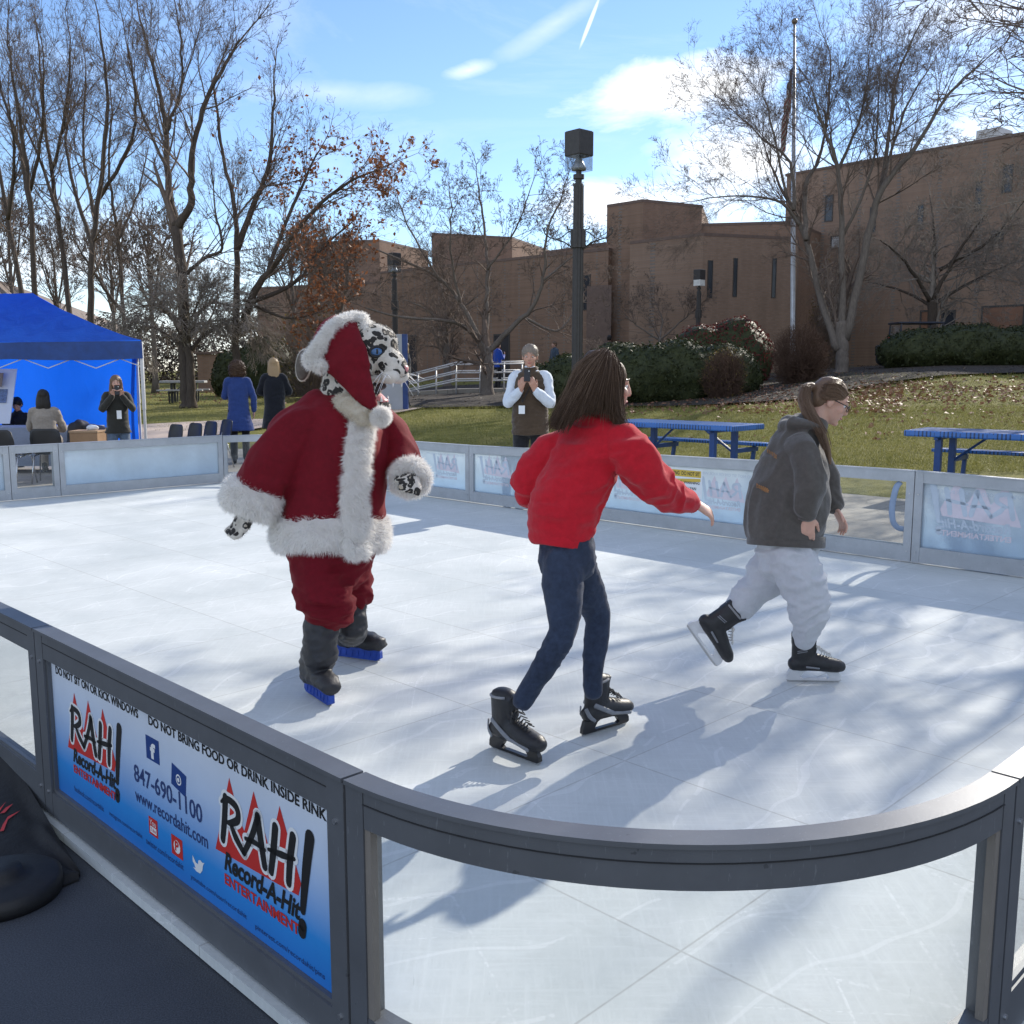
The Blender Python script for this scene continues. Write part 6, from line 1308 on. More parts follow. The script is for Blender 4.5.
W_A1 = (pp(627, 51.2), pp(698, 48)); W_A2 = (pp(698, 48), pp(790, 49.6)); block(bA, 'wall', [W_A1[0], W_A1[1], W_A2[1]], 7.85, V(1.5, 5, 0), mt=M_brick2)
block(bA, 'upper_wall', [pp(690, 54), pp(785, 53)], 9.1, V(5, 8, 0))
for xa, xb, ya, yb in ((703, 708, 264, 300), (728, 732, 262, 299), (766, 770, 262, 300)): window(bA, *W_A2, xa, xb, ya, yb)
window(bA, *W_B, 582, 589, 278, 312); window(bA, *W_B, 494, 510, 335, 384); window(bA, *W_B, 404, 418, 336, 378)
mb = MB(); mb.boxf(pp(585, 53.9) + UP * 1 - V(0, .2, 0), V(1.2, -.9, 0), V(0, -.12, 0), UP * 5.0); mb.build('downpipe_panel', M_cope, bA)
bB = thing('brick_building', 'tall flat roofed brown brick building rising towards the right edge', 'building', pp(900, 54) + UP * 1.5, G_B1)
W_R = (pp(777, 59.2), pp(1024, 48.3)); uR = unit(W_R[1] - W_R[0]); W_R = (W_R[0], W_R[0] + uR * 45)
block(bB, 'wall', list(W_R), 12.6, V(.76, .65, 0) * 22, mt=M_brick2)
mb = MB(); c0 = pp(957, 54) + UP * 13.15; mb.boxf(c0, uR * 1.2, V(.76, .65, 0) * 1.5, UP * .75); mb.build('roof_unit', mat('roof_unit_grey', (.5, .5, .5), .5), bB)
M_refl_paint = mat('pane_painted_reflection', (.20, .10, .06), .5, .5, .7)  # brown pane colour with a warm reflection painted in
for xa, xb, ya, yb, gl_ in ((815, 823, 203, 228, None), (859, 865, 214, 238, None), (905, 911, 212, 236, None), (960, 966, 190, 218, None), (985, 995, 175, 201, None), (1012, 1018, 178, 205, None),
                         (973, 1016, 308, 332, M_refl_paint), (913, 930, 312, 332, M_refl_paint), (934, 948, 312, 332, None), (795, 812, 266, 330, None), (978, 990, 236, 246, None), (1030, 1060, 300, 330, None)): window(bB, *W_R, xa, xb, ya, yb, gl_)
window(bB, *W_R, 822, 832, 241, 254, mat('pane_pale', (.42, .43, .44), .4))
bC = thing('distant_building', 'low grey brown building receding behind the tent and tall bare trees', 'building', pp(60, 62), G_B1)
cw = block(bC, 'wall', [pp(-160, 36), pp(6, 50.6), pp(133, 106)], 4.6, V(-6, 12, 0), mt=mat('dark_wall', (.12, .10, .09), .9))
mb = MB(); e = [pp(-160, 35.5), pp(6, 50), pp(134, 106)]; rg = [[p + UP * 4.6, p + UP * 4.95, p + V(-3, 6, 0) + UP * 6.6, p + V(-3, 6, 0) + UP * 4.7] for p in e]; mb.rings(rg); mb.build('roof', mat('roof_shingle', (.17, .135, .115), .9, .25, 2), bC, fixn=True)
shed = thing('dark_shed', 'small dark brick enclosure behind the far picnic table', 'shed', on_ground(211, 52)); q = on_ground(211, 52)
mb = MB(); mb.box(q + UP * .75, 1.0 / 52 * 52 * 1.1, 1.0, 2.2, bev=.02); mb.build('wall', M_brick, shed); mb = MB(); mb.box(q + UP * 1.93, 1.35, 1.25, .1); mb.build('roof', M_cope, shed)

# ---------------------------------------------------------------- lamps, flagpole, sign, railing
M_iron = mat('dark_bronze_paint', (.040, .036, .034), .5, .2, 12); M_lglass = clear_mat('lamp_glass', (.8, .82, .84), .6); M_refz = mat('lamp_reflector', (.42, .42, .42), .35, .1, metal=.6)
def lamp(label, px, d, ytop, k=1.0, scrolls=True, frosted=False):
    b = on_ground(px, d); zt = at(px, ytop, d)[2]; t = thing('street_lamp', label, 'street lamp', b, 'lamp posts with square heads'); c = lambda z: V(b[0], b[1], z)
    mb = MB(); zp = zt - 1.08 * k; r = .125 * k
    rings = []
    for z, q in ((b[2] - .1, 1.35), (b[2] + .5, 1.35), (b[2] + .55, 1.0), (zp - 1.35 * k, .95), (zp - 1.34 * k, 1.35), (zp - .95 * k, 1.35), (zp - .94 * k, .95), (zp - .05 * k, .9), (zp, .8)):
        rings.append([c(z) + V(math.cos(a), math.sin(a), 0) * r * q * (1 if i % 2 else .88) for i, a in enumerate(np.arange(24) * math.pi / 12)])
    mb.rings(rings); mb.build('post', M_iron, t)
    mb = MB(); mb.tube([c(zp + .001), c(zp + .1 * k)], .07 * k, 14); mb.tube([c(zp + .1 * k), c(zp + .19 * k)], .12 * k, 14); mb.tube([c(zp + .19 * k), c(zp + .27 * k)], .06 * k, 14); mb.build('neck', M_iron, t, fixn=True, autosmooth=40)
    a = R(42); w = .44 * k; hd = t
    mb = MB(); mb.box(c(zt - .26 * k), w, w, .50 * k, a, .015); mb.box(c(zt - .26 * k), w * .97, w * .97, .53 * k, a, .03); capo = mb.build('lamp_cap', M_iron, t)
    mb = MB(); 
    for s_ in range(4):
        ex = V(math.cos(a + s_ * math.pi / 2), math.sin(a + s_ * math.pi / 2), 0); ey = V(-ex[1], ex[0], 0); mb.boxf(c(zt - .815 * k) + ex * (w / 2 - .012) - ey * (w / 2 - .013), ey * (w - .026), -ex * .008, UP * .31 * k)
    mb.build('lamp_glass', M_lglass if not frosted else mat('frosted_glass', (.75, .75, .72), .4), t)
    mb = MB(); mb.tube([c(zt - .80 * k), c(zt - .74 * k), c(zt - .64 * k), c(zt - .52 * k)], [.155 * k, .16 * k, .10 * k, .05 * k], 18); mb.build('reflector', M_refz, t, True)
    if scrolls:
        for sg in (-1, 1):
            mb = MB(); z0 = zp - 1.32 * k; X = lambda x, z: c(z0 + z) + V(sg * x, -.02, 0)
            mb.tube([X(.15, .0), X(.30, .10), X(.48, .16), X(.62, .20), X(.72, .28), X(.745, .36), X(.715, .41), X(.675, .385), X(.685, .35)], .016, 6); mb.tube([X(.16, .36), X(.22, .38), X(.25, .42), X(.22, .44)], .014, 6); mb.tube([X(.48, .16), X(.36, .2), X(.24, .30), X(.17, .33)], .013, 6); mb.build('scroll_bracket', M_iron, t, True)
    return t
lamp('tall dark lamp post with clear square lantern and iron scrolls in front of the hedge', 577, 22, 139)
lamp('lamp post with pale lit looking lantern before the brick wall, small white notice on it', 697, 44, 271, .85, False, True); lamp('dark lamp post half hidden by cherry branches left of centre', 396, 42, 255, .95, False)
q = on_ground(697, 44); 
fp_ = on_ground(792.5, 39); t = thing('flagpole', 'tall silver flagpole with gold ball among the bare branches', 'flagpole', fp_); pt_ = at(794.5, 24, 39); zt = pt_[2]
mb = MB(); mb.tube([fp_ - UP * .1, fp_ + UP * .3, (fp_ + pt_) / 2, pt_], [.11, .10, .09, .05], 14); mb.build('pole', mat('pole_silver', (.45, .46, .48), .35, .1, 4, metal=.5), t, True)
mb = MB(); mb.ball(pt_ + UP * .1, .12); mb.build('ball', mat('ball_bronze', (.20, .16, .12), .35, metal=.7), t, True)
mf, nt, b, out = newmat('flag_cloth'); b.inputs['Roughness'].default_value = .8; uvn = N(nt, 'UVMap'); s = N(nt, 'SeparateXYZ'); nt.links.new(uvn.outputs[0], s.inputs[0])
st = mth(nt, 'GREATER_THAN', mth(nt, 'FRACT', mth(nt, 'MULTIPLY', s.outputs[1], 6.5)), .5); cc = mixc(nt, st, (.55, .52, .5), (.30, .03, .04)); can = mth(nt, 'MULTIPLY', mth(nt, 'LESS_THAN', s.outputs[0], .4), mth(nt, 'GREATER_THAN', s.outputs[1], .46)); nt.links.new(mixc(nt, can, cc, (.025, .03, .09)), b.inputs['Base Color'])
nu, nv = 22, 40; L0, Hh = 2.6, 1.7; vs = []; uv = []
pf_ = at(794, 66, 39); top = pf_[2]; fp_ = V(pf_[0], pf_[1], 0)
for i in range(nv + 1):
    for j in range(nu + 1):
        u, v = j / nu, i / nv; sag = u ** 1.2 * 2.0; fold = math.sin(u * 19 + v * 2) * .10 * (.4 + u); x = -.10 - u * .26 + .05 * math.sin(u * 23 + 1) ; vs.append((fp_[0] + x * (1 - .1 * v), fp_[1] + fold - .05, top - v * Hh * (1 - .1 * u) - sag)); uv.append((u, 1 - v))
fs = [(i * (nu + 1) + j, i * (nu + 1) + j + 1, (i + 1) * (nu + 1) + j + 1, (i + 1) * (nu + 1) + j) for i in range(nv) for j in range(nu)]
me = bpy.data.meshes.new('flag'); me.from_pydata(vs, [], fs); ul = me.uv_layers.new(name='UVMap')
for l in me.loops: ul.data[l.index].uv = uv[l.vertex_index]
me.polygons.foreach_set('use_smooth', np.ones(len(fs), bool)); fo = link(me, 'flag', mf, None, V(fp_[0], fp_[1], top - 2)); tag(fo, 'striped flag hanging limp from the silver flagpole', 'flag')
dS = dgnd(398, 408); b_ = on_ground(396, dS); t = thing('information_sign', 'grey upright sign slab with dark blue edge beside the costumed head', 'sign', b_)
w0, w1 = (372 - 512) / F * dS, (403.5 - 512) / F * dS; w2 = (408.5 - 512) / F * dS; z1 = zpix(335, dS)
mb = MB(); mb.boxf(V(w0, dS, b_[2] - .1), V(w1 - w0 - .002, 0, 0), V(0, .18, 0), UP * (z1 - b_[2] + .1), .01); so_ = mb.build('panel', mat('sign_grey', (.36, .37, .39), .5, .06, 3), t)
mb = MB(); mb.boxf(V(w1, dS - .004, b_[2] - .1), V(w2 - w1, 0, 0), V(0, .19, 0), UP * (z1 - b_[2] + .102), .01); mb.build('edge', mat('sign_blue', (.015, .045, .17), .45), t)
sp2 = Plane2(V((394 - 512) / F * dS, dS - .012, zpix(350, dS)), V(1, 0, 0), UP, V(0, -1, 0)); mb = MB(); mb.boxf(sp2.p(0, 0), V(.17, 0, 0), V(0, .006, 0), UP * .16); mb.build('mark', mat('sign_mark', (.03, .05, .12), .5), so_)
# ramp with white handrails
dR_ = 37.5; M_rail = mat('rail_galvanised', (.62, .62, .62), .4, .1, 8, metal=.2)
b_ = on_ground(450, dR_); t = thing('ramp_railing', 'pale metal handrails of the ramp behind the cherry tree', 'railing', b_)
for j, dd in enumerate((0, 1.6)):
    mb = MB(); d = dR_ + dd; yo = -2.0 if j else 0
    for k, (ya, yb) in enumerate(((377.5, 364.5), (385, 373), (392, 381))): mb.tube([at(405, ya + yo + (13.5 if k == 0 else 0) * .0, d), at(456, yb + yo, d), at(524, yb - 1 + yo, d)], .028, 8)
    mb.tube([at(405, 377.5 + yo, d), at(403, 380 + yo, d), at(403, 392 + yo, d), at(405, 392 + yo, d)], .028, 8); mb.build('handrail', M_rail, t, True)
    for px, ya in ((418, 374), (436, 370), (456, 364.5), (480, 364), (504, 363.5), (522, 363)):
        mb = MB(); p = at(px, ya + yo, d); mb.tube([p, V(p[0], p[1], zg(p[0], p[1]) - .1)], .03, 8); mb.build('post', M_rail, t, True)
mb = MB(); q0, q1, q2 = (on_ground(x, dR_ + .1) for x in (400, 456, 530)); mb.prism([V(q0[0], q0[1], q0[2] - .2), V(q2[0], q0[1], q0[2] - .2), V(q2[0], q0[1], zpix(388, dR_)), V(q1[0], q0[1], zpix(389, dR_)), V(q0[0], q0[1], q0[2] + .1)], V(0, 1.45, 0)); mb.build('ramp', pm, t, fixn=True)

# ---------------------------------------------------------------- picnic tables
def perf(name, c):
    m, nt, b, out = newmat(name); b.inputs['Roughness'].default_value = .35; b.inputs['Coat Weight'].default_value = .3
    vo = N(nt, 'TexVoronoi', Scale=28); vo.voronoi_dimensions = '2D'; vo.inputs['Randomness'].default_value = .1; nt.links.new(coords(nt, 'Object'), vo.inputs['Vector']); f = mth(nt, 'LESS_THAN', vo.outputs['Distance'], .3)
    nt.links.new(mixc(nt, f, c, tuple(v * .25 for v in c)), b.inputs['Base Color']); bump(nt, b, f, .4, .01); return m
M_tblue = perf('blue_plastisol', (.025, .14, .46)); M_tleg = mat('blue_leg_paint', (.010, .055, .21), .4, .15, 10); M_wtab = mat('weathered_grey', (.36, .36, .36), .7, .15, 8)
def picnic(label, c, u, Lx=2.35, Wy=.92, mt=M_tblue, lm=M_tleg, group='blue picnic tables beyond the rink', base_z=None, one=True):
    u = unit(u); v = np.cross(UP, u); z0 = base_z if base_z is not None else zg(c[0], c[1]) - .04; o = V(c[0], c[1], z0); P = lambda x, y, z: o + u * x + v * y + UP * z
    t = thing('picnic_table', label, 'picnic table', o, group)
    mb = MB(); mb.boxf(P(-Lx / 2, -Wy / 2, .705), u * Lx, v * Wy, UP * .085, .022); mb.build('tabletop', mt, t)
    for q in ((1,) if one else (-1, 1)):
        mb = MB(); mb.boxf(P(-Lx / 2, q * .85 - .14, .42), u * Lx, v * .28, UP * .05, .016); mb.build('bench_seat', mt, t)
        for x in (-Lx / 2 + .42, Lx / 2 - .42):
            mb = MB(); mb.bar(P(x, q * .26, .36), P(x, q * .98, .36), .05, .07, UP, .006); mb.bar(P(x, q * .80, -.08), P(x, q * .90, .418), .055, .055, u, .006); mb.build('seat_support', lm, t)
            mb = MB(); sx_ = 1 if x < 0 else -1; mb.bar(P(x + sx_ * .02, q * .28, .35), P(x + sx_ * .52, q * .18, .722), .032, .032, u, .004); mb.build('brace', lm, t)
    for x in (-Lx / 2 + .42, Lx / 2 - .42):
        for q in (-1, 1): mb = MB(); mb.bar(P(x, q * .30, .704), P(x, q * .30, -.085), .085, .085, u, .008); mb.build('leg', lm, t)
        mb = MB(); mb.bar(P(x, -.44, .685), P(x, .44, .685), .05, .036, UP, .006); mb.build('crossbar', lm, t)
    return t
nr = V(220 * .0145, 14.5, 0); picnic('blue picnic table between the two women skating behind the warning panel', nr - V(.707, -.707, 0) * 1.17 + V(.66, .75, 0) * .46, V(.72, -.69, 0), base_z=.055)
nl = V(391 * .0136, 13.6, 0); picnic('blue picnic table cut by the right edge of the photo', nl + V(.76, -.65, 0) * 1.17 + V(.66, .75, 0) * .46, V(.76, -.65, 0), base_z=.055)
dP = dgnd(185, 401); picnic('weathered grey picnic table on the far left grass behind the weeping tree', on_ground(183, dP), V(1, .15, 0), 1.6, .8, M_wtab, mat('table_leg_dark', (.03, .03, .03), .6), 'distant picnic tables', one=False)

# ---------------------------------------------------------------- tent and what stands in it
mt_, nt, b, out = newmat('tent_blue'); b.inputs['Roughness'].default_value = .55; b.inputs['Base Color'].default_value = (.012, .075, .52, 1)
n = noise(nt, coords(nt, scale=(1, 1, .5)), 3, 5, .6, .6); r = ramp(nt, n, [(.3, (.007, .080, .42)), (.7, (.014, .13, .60))]); nt.links.new(r.outputs[0], b.inputs['Base Color']); bump(nt, b, n, .5, .05)
tl = N(nt, 'BsdfTranslucent'); tl.inputs[0].default_value = (.008, .15, .90, 1); mx = N(nt, 'MixShader'); mx.inputs[0].default_value = .5; nt.links.new(b.outputs[0], mx.inputs[1]); nt.links.new(tl.outputs[0], mx.inputs[2]); nt.links.new(mx.outputs[0], out.inputs[0])
TX, TXL, TF, TB, TZ = -6.02, -13.2, 16.5, 19.9, 2.12
t = thing('canopy_tent', 'bright blue pop up canopy tent with blue back wall at the left edge', 'tent', V(-8.5, 18, 0)); ym = (TF + TB) / 2; rx = -8.55; rxl = -10.6; rz = 3.0
def grid(name, f, nu, nv, mt, th=.004):
    vs = [f(i / nu, j / nv) for j in range(nv + 1) for i in range(nu + 1)]; m = MB(); m.add(vs, [(j * (nu + 1) + i, j * (nu + 1) + i + 1, (j + 1) * (nu + 1) + i + 1, (j + 1) * (nu + 1) + i) for j in range(nv) for i in range(nu)]); return m.build(name, mt, t, True)
def lerp(a, b_, k): return a * (1 - k) + b_ * k
cFR, cBR, cFL, cBL = V(TX, TF, TZ), V(TX * TB / TF - .08, TB, TZ), V(TXL, TF, TZ), V(TXL, TB, TZ); rR, rL = V(rx, ym, rz), V(rxl, ym, rz)
def roofp(a, b_, r0, r1): return lambda u, v: lerp(lerp(a, b_, u), lerp(r0, r1, u), v) - UP * (.22 * v * (1 - v) * 1.2 * 1 + .03 * math.sin(u * math.pi) * (1 - v)) + UP * .012 * vnoise(np.array([[u * 9, v * 7, 3.]]), 4)[0]
grid('roof_front', roofp(cFL, cFR, rL, rR), 30, 12, mt_); grid('roof_side', roofp(cFR, cBR, rR, rR), 16, 12, mt_); grid('roof_back', roofp(cBR, cBL, rR, rL), 30, 12, mt_)
def valance(a, b_, n_): return lambda u, v: lerp(a, b_, u) - UP * (v * (.27 + .03 * abs(math.sin(u * n_))) + .03 * math.sin(u * math.pi)) + V(0, -.006, 0) + V(.01, -.015, 0) * math.sin(u * 40) * v
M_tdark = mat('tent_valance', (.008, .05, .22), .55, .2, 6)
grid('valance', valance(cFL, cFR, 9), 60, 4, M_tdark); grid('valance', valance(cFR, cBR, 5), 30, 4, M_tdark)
def wall(u, v):
    x = lerp(TXL - 1, TX * TB / TF - .1, u); return V(x, TB - .05 + .06 * math.sin(u * 23 + v) + .05 * math.sin(u * 9 + v * 3), TZ - .1 - v * 2.05 + .0)
grid('back_wall', wall, 80, 20, mt_)
M_tleg_ = mat('tent_leg_white', (.6, .6, .6), .4, .05)
for p in (cFR, cBR, V(-9.6, TF, TZ)):
    if p[0] < -9: continue
    mb = MB(); q = p - V(.03, -.03 if p[1] < 18 else .03, 0); mb.bar(q - UP * .02, V(q[0], q[1], 1.0), .05, .05, V(1, 0, 0), .006); mb.bar(V(q[0], q[1], 1.0), V(q[0], q[1], -.03), .038, .038, V(1, 0, 0), .004); mb.box(V(q[0], q[1], -.035), .12, .12, .015); mb.build('leg', M_tleg_, t)
mb = MB(); n_ = 9
for i in range(n_):
    x0, x1 = lerp(TXL, TX, i / n_), lerp(TXL, TX, (i + 1) / n_); a, c = (1.98, 1.68) if i % 2 else (1.68, 1.98); mb.bar(V(x0, TF + .06, a), V(x1, TF + .06, c), .014, .014); mb.bar(V(x0, TF + .09, c), V(x1, TF + .09, a), .014, .014)
mb.build('truss', M_tleg_, t)
mb = MB(); mb.tube([rR - UP * .02, rR - UP * .7], .02, 8); mb.build('centre_pole', M_tleg_, t)
# folding table under a grey cloth, board, bags
M_cloth_g = cloth('tablecloth_grey', (.20, .23, .30), .8, .1, 200); tb = V(-8.35, 16.9, -.045)
t = thing('display_table', 'long table under a blue grey cloth inside the tent', 'table', tb); mb = MB(); mb.box(tb + UP * .735, 2.6, .75, .03, 0, .006); mb.build('tabletop', M_wtab, t)
for sx_ in (-1, 1):
    for sy_ in (-1, 1): mb = MB(); mb.tube([tb + V(sx_ * 1.15, sy_ * .3, .72), tb + V(sx_ * 1.18, sy_ * .3, .0)], .016, 8); mb.build('leg', M_steel, t)
mb = MB(); rgs = []
for z, e in ((.756, 0), (.752, .012), (.5, .02), (.3, .03), (.12, .04)):
    rgs.append([tb + V(x * (1.31 + e), y * (.385 + e), z) + V(x, y, 0) * (.02 * math.sin(k * 1.7) * (.8 - z)) for k, (x, y) in enumerate([(math.copysign(min(1, abs(math.cos(a)) * 1.6), math.cos(a)), math.copysign(min(1, abs(math.sin(a)) * 1.6), math.sin(a))) for a in np.arange(64) * math.pi / 32])])
rgs.insert(0, [tb + V(0, 0, .757) + (p - tb - UP * .756) * .02 for p in rgs[0]]); mb.rings(rgs, cap=False); cl_ = mb.build('tablecloth', M_cloth_g, None, True, base=tb, fixn=True); tag(cl_, 'blue grey cloth hanging over the tent table', 'tablecloth')
bd = at(3, 388, 17.4); t = thing('display_board', 'white display board with pictures on the tent table at the left edge', 'display board', V(bd[0], bd[1], .72)); mb = MB(); mb.boxf(V(bd[0] - .75, bd[1], .72), V(.82, 0, .0), V(0, .02, 0), V(.12, .15, .95)); bo2 = mb.build('board', M_white, t)
for k, c_ in enumerate(((.30, .22, .16), (.16, .22, .36), (.10, .16, .34))):
    mb = MB(); mb.boxf(V(bd[0] - .52 + k * .03, bd[1] - .008 + k * .045, .80 + (2 - k) * .28), V(.5, 0, 0), V(0, .006, 0), V(.03, .045, .24)); mb.build('picture', mat('board_picture', c_, .6, .5, 30), bo2)
M_bag = mat('black_bag', (.012, .012, .014), .6, .3, 10, bmp=.3, bs=20, bd=.02)
c_ = at(92, 432, 16.4); mb = MB(); mb.ell(V(c_[0], c_[1], .42), (V(.42, 0, 0), V(0, .25, 0), V(0, 0, .34)), 18, 12); mb.ell(V(c_[0] - .2, c_[1], .62), (V(.2, 0, 0), V(0, .2, 0), V(0, 0, .22)), 14, 10); mb.ell(V(c_[0], c_[1], .1), (V(.45, 0, 0), V(0, .3, 0), V(0, 0, .2)), 14, 10)
tag(link(organic(mb, .03, 2, folds(.03, (5, 5, 5), 4)), 'bag', M_bag, None, V(c_[0], c_[1], 0)), 'pile of dark bags and coats beside the standing woman in the tent', 'bag')
c_ = at(84, 437.5, 15.7); t = thing('cardboard_box', 'flat brown cardboard box in front of the dark bags', 'box', V(c_[0], c_[1], -.04)); mb = MB(); mb.boxf(V(c_[0] - .16, c_[1] - .15, -.04), V(.42, .03, 0), V(0, .35, 0), UP * .72, .004); mb.build('side', mat('cardboard', (.36, .22, .12), .8), t); mb = MB(); mb.boxf(V(c_[0] - .17, c_[1] - .16, .683), V(.44, .03, 0), V(0, .36, 0), UP * .03, .003); mb.build('lid', mat('cardboard_lid', (.42, .28, .17), .8), t)
c_ = at(93, 432.5, 15.75); mb = MB(); mb.ell(V(c_[0], c_[1], .72 + .03), (V(.1, 0, 0), V(0, .07, 0), V(0, 0, .05)), 12, 8); tag(link(organic(mb, .012, 1, folds(.012, (14, 14, 14), 6)), 'white_cloth', M_white, None, V(c_[0], c_[1], .72)), 'crumpled white bag on the cardboard box', 'bag')
# chairs
M_shell = mat('charcoal_plastic', (.022, .023, .025), .45, .15, 15); M_chrome = mat('chair_chrome', (.6, .6, .62), .2, metal=1)
def make_chair(loc, rz, label, group):
    t = thing('stacking_chair', label, 'chair', (0, 0, 0), group)
    mb = MB(); r_ = [[V(-.20 + .40 * i / 8, y, z + .02 * ((i - 4) / 4) ** 2) for i in range(9)] for y, z in ((-.22, .43), (-.20, .455), (0, .44), (.16, .445), (.20, .46))]
    v2 = []
    for rr in r_: v2.append(rr + [p - UP * .012 for p in rr[::-1]])
    mb.rings(v2); mb.build('seat', M_shell, t, True, fixn=True)
    mb = MB(); v2 = []
    for y, z, w in ((.205, .475, .19), (.225, .55, .215), (.25, .68, .22), (.275, .80, .20), (.28, .83, .15)):
        rr = [V(w * (i - 4) / 4, y - .03 * (1 - ((i - 4) / 4) ** 2) * -1, z) for i in range(9)]; v2.append(rr + [p + V(0, .012, 0) for p in rr[::-1]])
    mb.rings(v2); mb.build('backrest', M_shell, t, True, fixn=True)
    for sx_ in (-1, 1):
        mb = MB(); mb.tube([V(sx_ * .17, -.16, .428), V(sx_ * .20, -.2, .41), V(sx_ * .235, -.25, .0)], .011, 8); mb.build('leg', M_chrome, t, True)
        mb = MB(); mb.tube([V(sx_ * .17, -.10, .428), V(sx_ * .2, .17, .41), V(sx_ * .225, .27, .0)], .011, 8); mb.tube([V(sx_ * .17, .12, .428), V(sx_ * .17, .22, .46), V(sx_ * .16, .255, .6)], .009, 8); mb.build('leg', M_chrome, t, True)
    t.location = loc; t.rotation_euler.z = rz; return t
ch0 = None
for px, d, rz, lb in ((161, 15.9, -.75, 'leftmost dark plastic chair of the row right of the tent'), (181, 16.3, -.75, 'second dark plastic chair from the tent leg'), (197, 16.9, -.8, 'third dark plastic chair from the tent leg'), (213, 17.5, -.85, 'dark plastic chair nearest the woman in the blue coat'), (10, 14.9, -.1, 'dark plastic chair at the left edge in front of the tent table'), (50, 15.2, .2, 'dark plastic chair the woman in beige sits on')):
    loc = V((px - 512) / F * d, d, -.045); g_n = 'dark plastic chairs'
    if ch0 is None: ch0 = make_chair(loc, rz, lb, g_n)
    else:
        c = copy_tree(ch0); c.location = loc; c.rotation_euler.z = rz + (math.pi if px < 100 else 0); c['label'] = lb
ch0.rotation_euler.z = -.75

# ---------------------------------------------------------------- utility cart behind the right hedge
dC_ = dR + 3.2; cb0 = on_ground(900, dC_); M_cart = mat('cart_navy', (.018, .024, .045), .35, .1); cx_ = V((874 - 512) / F * dC_ + 1.06, dC_, cb0[2])
t = thing('utility_cart', 'dark utility cart with white tail bar and red triangle, half hidden by the right hedge', 'cart', cx_); z = cx_[2]; P = lambda x, y, q: cx_ + V(x, y, q)
mb = MB(); mb.boxf(P(-1.0, -.6, .35), V(2.2, 0, 0), V(0, 1.2, 0), UP * .42, .06); mb.build('body', M_cart, t)
mb = MB(); mb.boxf(P(-.55, -.6, 1.55), V(1.7, 0, 0), V(0, 1.2, 0), UP * .07, .03); mb.build('roof', M_cart, t)
mb = MB()
for x in (-.5, 1.05):
    for y in (-.56, .56): mb.bar(P(x, y, .78), P(x + .05, y, 1.54), .05, .05, V(1, 0, 0), .006)
mb.build('roof_posts', M_cart, t)
mb = MB(); mb.boxf(P(-.46, -.52, .8), V(.02, 0, 0), V(0, 1.04, 0), UP * .7); mb.build('window', M_lglass, t)
mb = MB(); mb.boxf(P(-1.06, -.62, .62), V(.45, 0, 0), V(0, .018, 0), UP * .2, .004); wb = mb.build('tail_bar', M_white, t); mb = MB(); mb.boxf(P(-.98, -.63, .68), V(.24, 0, 0), V(0, .012, 0), UP * .07); mb.build('tail_light', M_red, wb)
mb = MB(); mb.prism([P(-1.02, -.60, .86), P(-.78, -.60, .86), P(-.90, -.60, 1.08)], V(0, .012, 0)); mb.build('warning_triangle', mat('triangle_red', (.80, .03, .04), .5), t, fixn=True)
for x in (-.65, .8):
    for y in (-.6, .6):
        mb = MB(); mb.tube([P(x, y - .09, .26), P(x, y + .09, .26)], .27, 20); w_ = mb.build('wheel', M_rub, t); mb = MB(); mb.tube([P(x, y - .1, .26), P(x, y - .088, .26)], .14, 14); mb.build('rim', M_steel, w_)

# ---------------------------------------------------------------- things on the matting at the bottom left
dc = gp(2, 884, 0.0); mb = MB(); rg = []
for r_, z in ((.002, .055), (.06, .054), (.065, .035), (.10, .028), (.165, .020), (.180, .012), (.182, -.02), (.178, -.038)): rg.append([V(dc[0] + r_ * math.cos(a), dc[1] + r_ * math.sin(a), z) for a in np.arange(48) * math.pi / 24])
mb.rings(rg); tag(mb.build('round_base', mat('black_rubber', (.012, .012, .013), .55, .25, 30, bmp=.2), None, True, base=V(dc[0], dc[1], -.04), fixn=True), 'flat round black base lying on the dark matting', 'base')
M_bfab = mat('black_fabric', (.010, .010, .011), .75, .3, 8, bmp=.35, bs=35, bd=.01)
_T = [gp(-75, 745), gp(-20, 752), gp(18, 785), gp(48, 826), gp(80, 864)]; _B = [gp(-75, 960), gp(-30, 930), (gp(10, 900)), gp(40, 885), gp(78, 870)]; _Z = [.16, .13, .09, .05, .0]
def drape(u, v):
    x = u * 3.999; i = int(x); k = x - i; a_, b2 = _T[i] * (1 - k) + _T[i + 1] * k, _B[i] * (1 - k) + _B[i + 1] * k; z = _Z[i] * (1 - k) + _Z[i + 1] * k
    p = a_ * (1 - v) + b2 * v; s_ = (1 - v) ** 1.6
    return V(p[0], p[1], -.038 + z * s_ + (.02 + .05 * z) * (vnoise(np.array([[u * 7 + v * 3, v * 5, 1.]]), 3)[0] + 1) * min(1, 6 * (1 - v) + .15) * .6 + .004)
mb = MB(); nu, nv = 60, 34; top_ = [drape(i / nu, j / nv) for j in range(nv + 1) for i in range(nu + 1)]; bot_ = [p - UP * .006 for p in top_]; n0 = len(top_)
q_ = [(j * (nu + 1) + i, j * (nu + 1) + i + 1, (j + 1) * (nu + 1) + i + 1, (j + 1) * (nu + 1) + i) for j in range(nv) for i in range(nu)]
mb.add(top_ + bot_, q_ + [tuple(n0 + x for x in f[::-1]) for f in q_])
fbr = mb.build('folded_banner', M_bfab, None, True, base=V(gp(10, 830)[0], gp(10, 830)[1], -.04)); tag(fbr, 'crumpled black fabric banner with red flame marks at the bottom left', 'fabric')
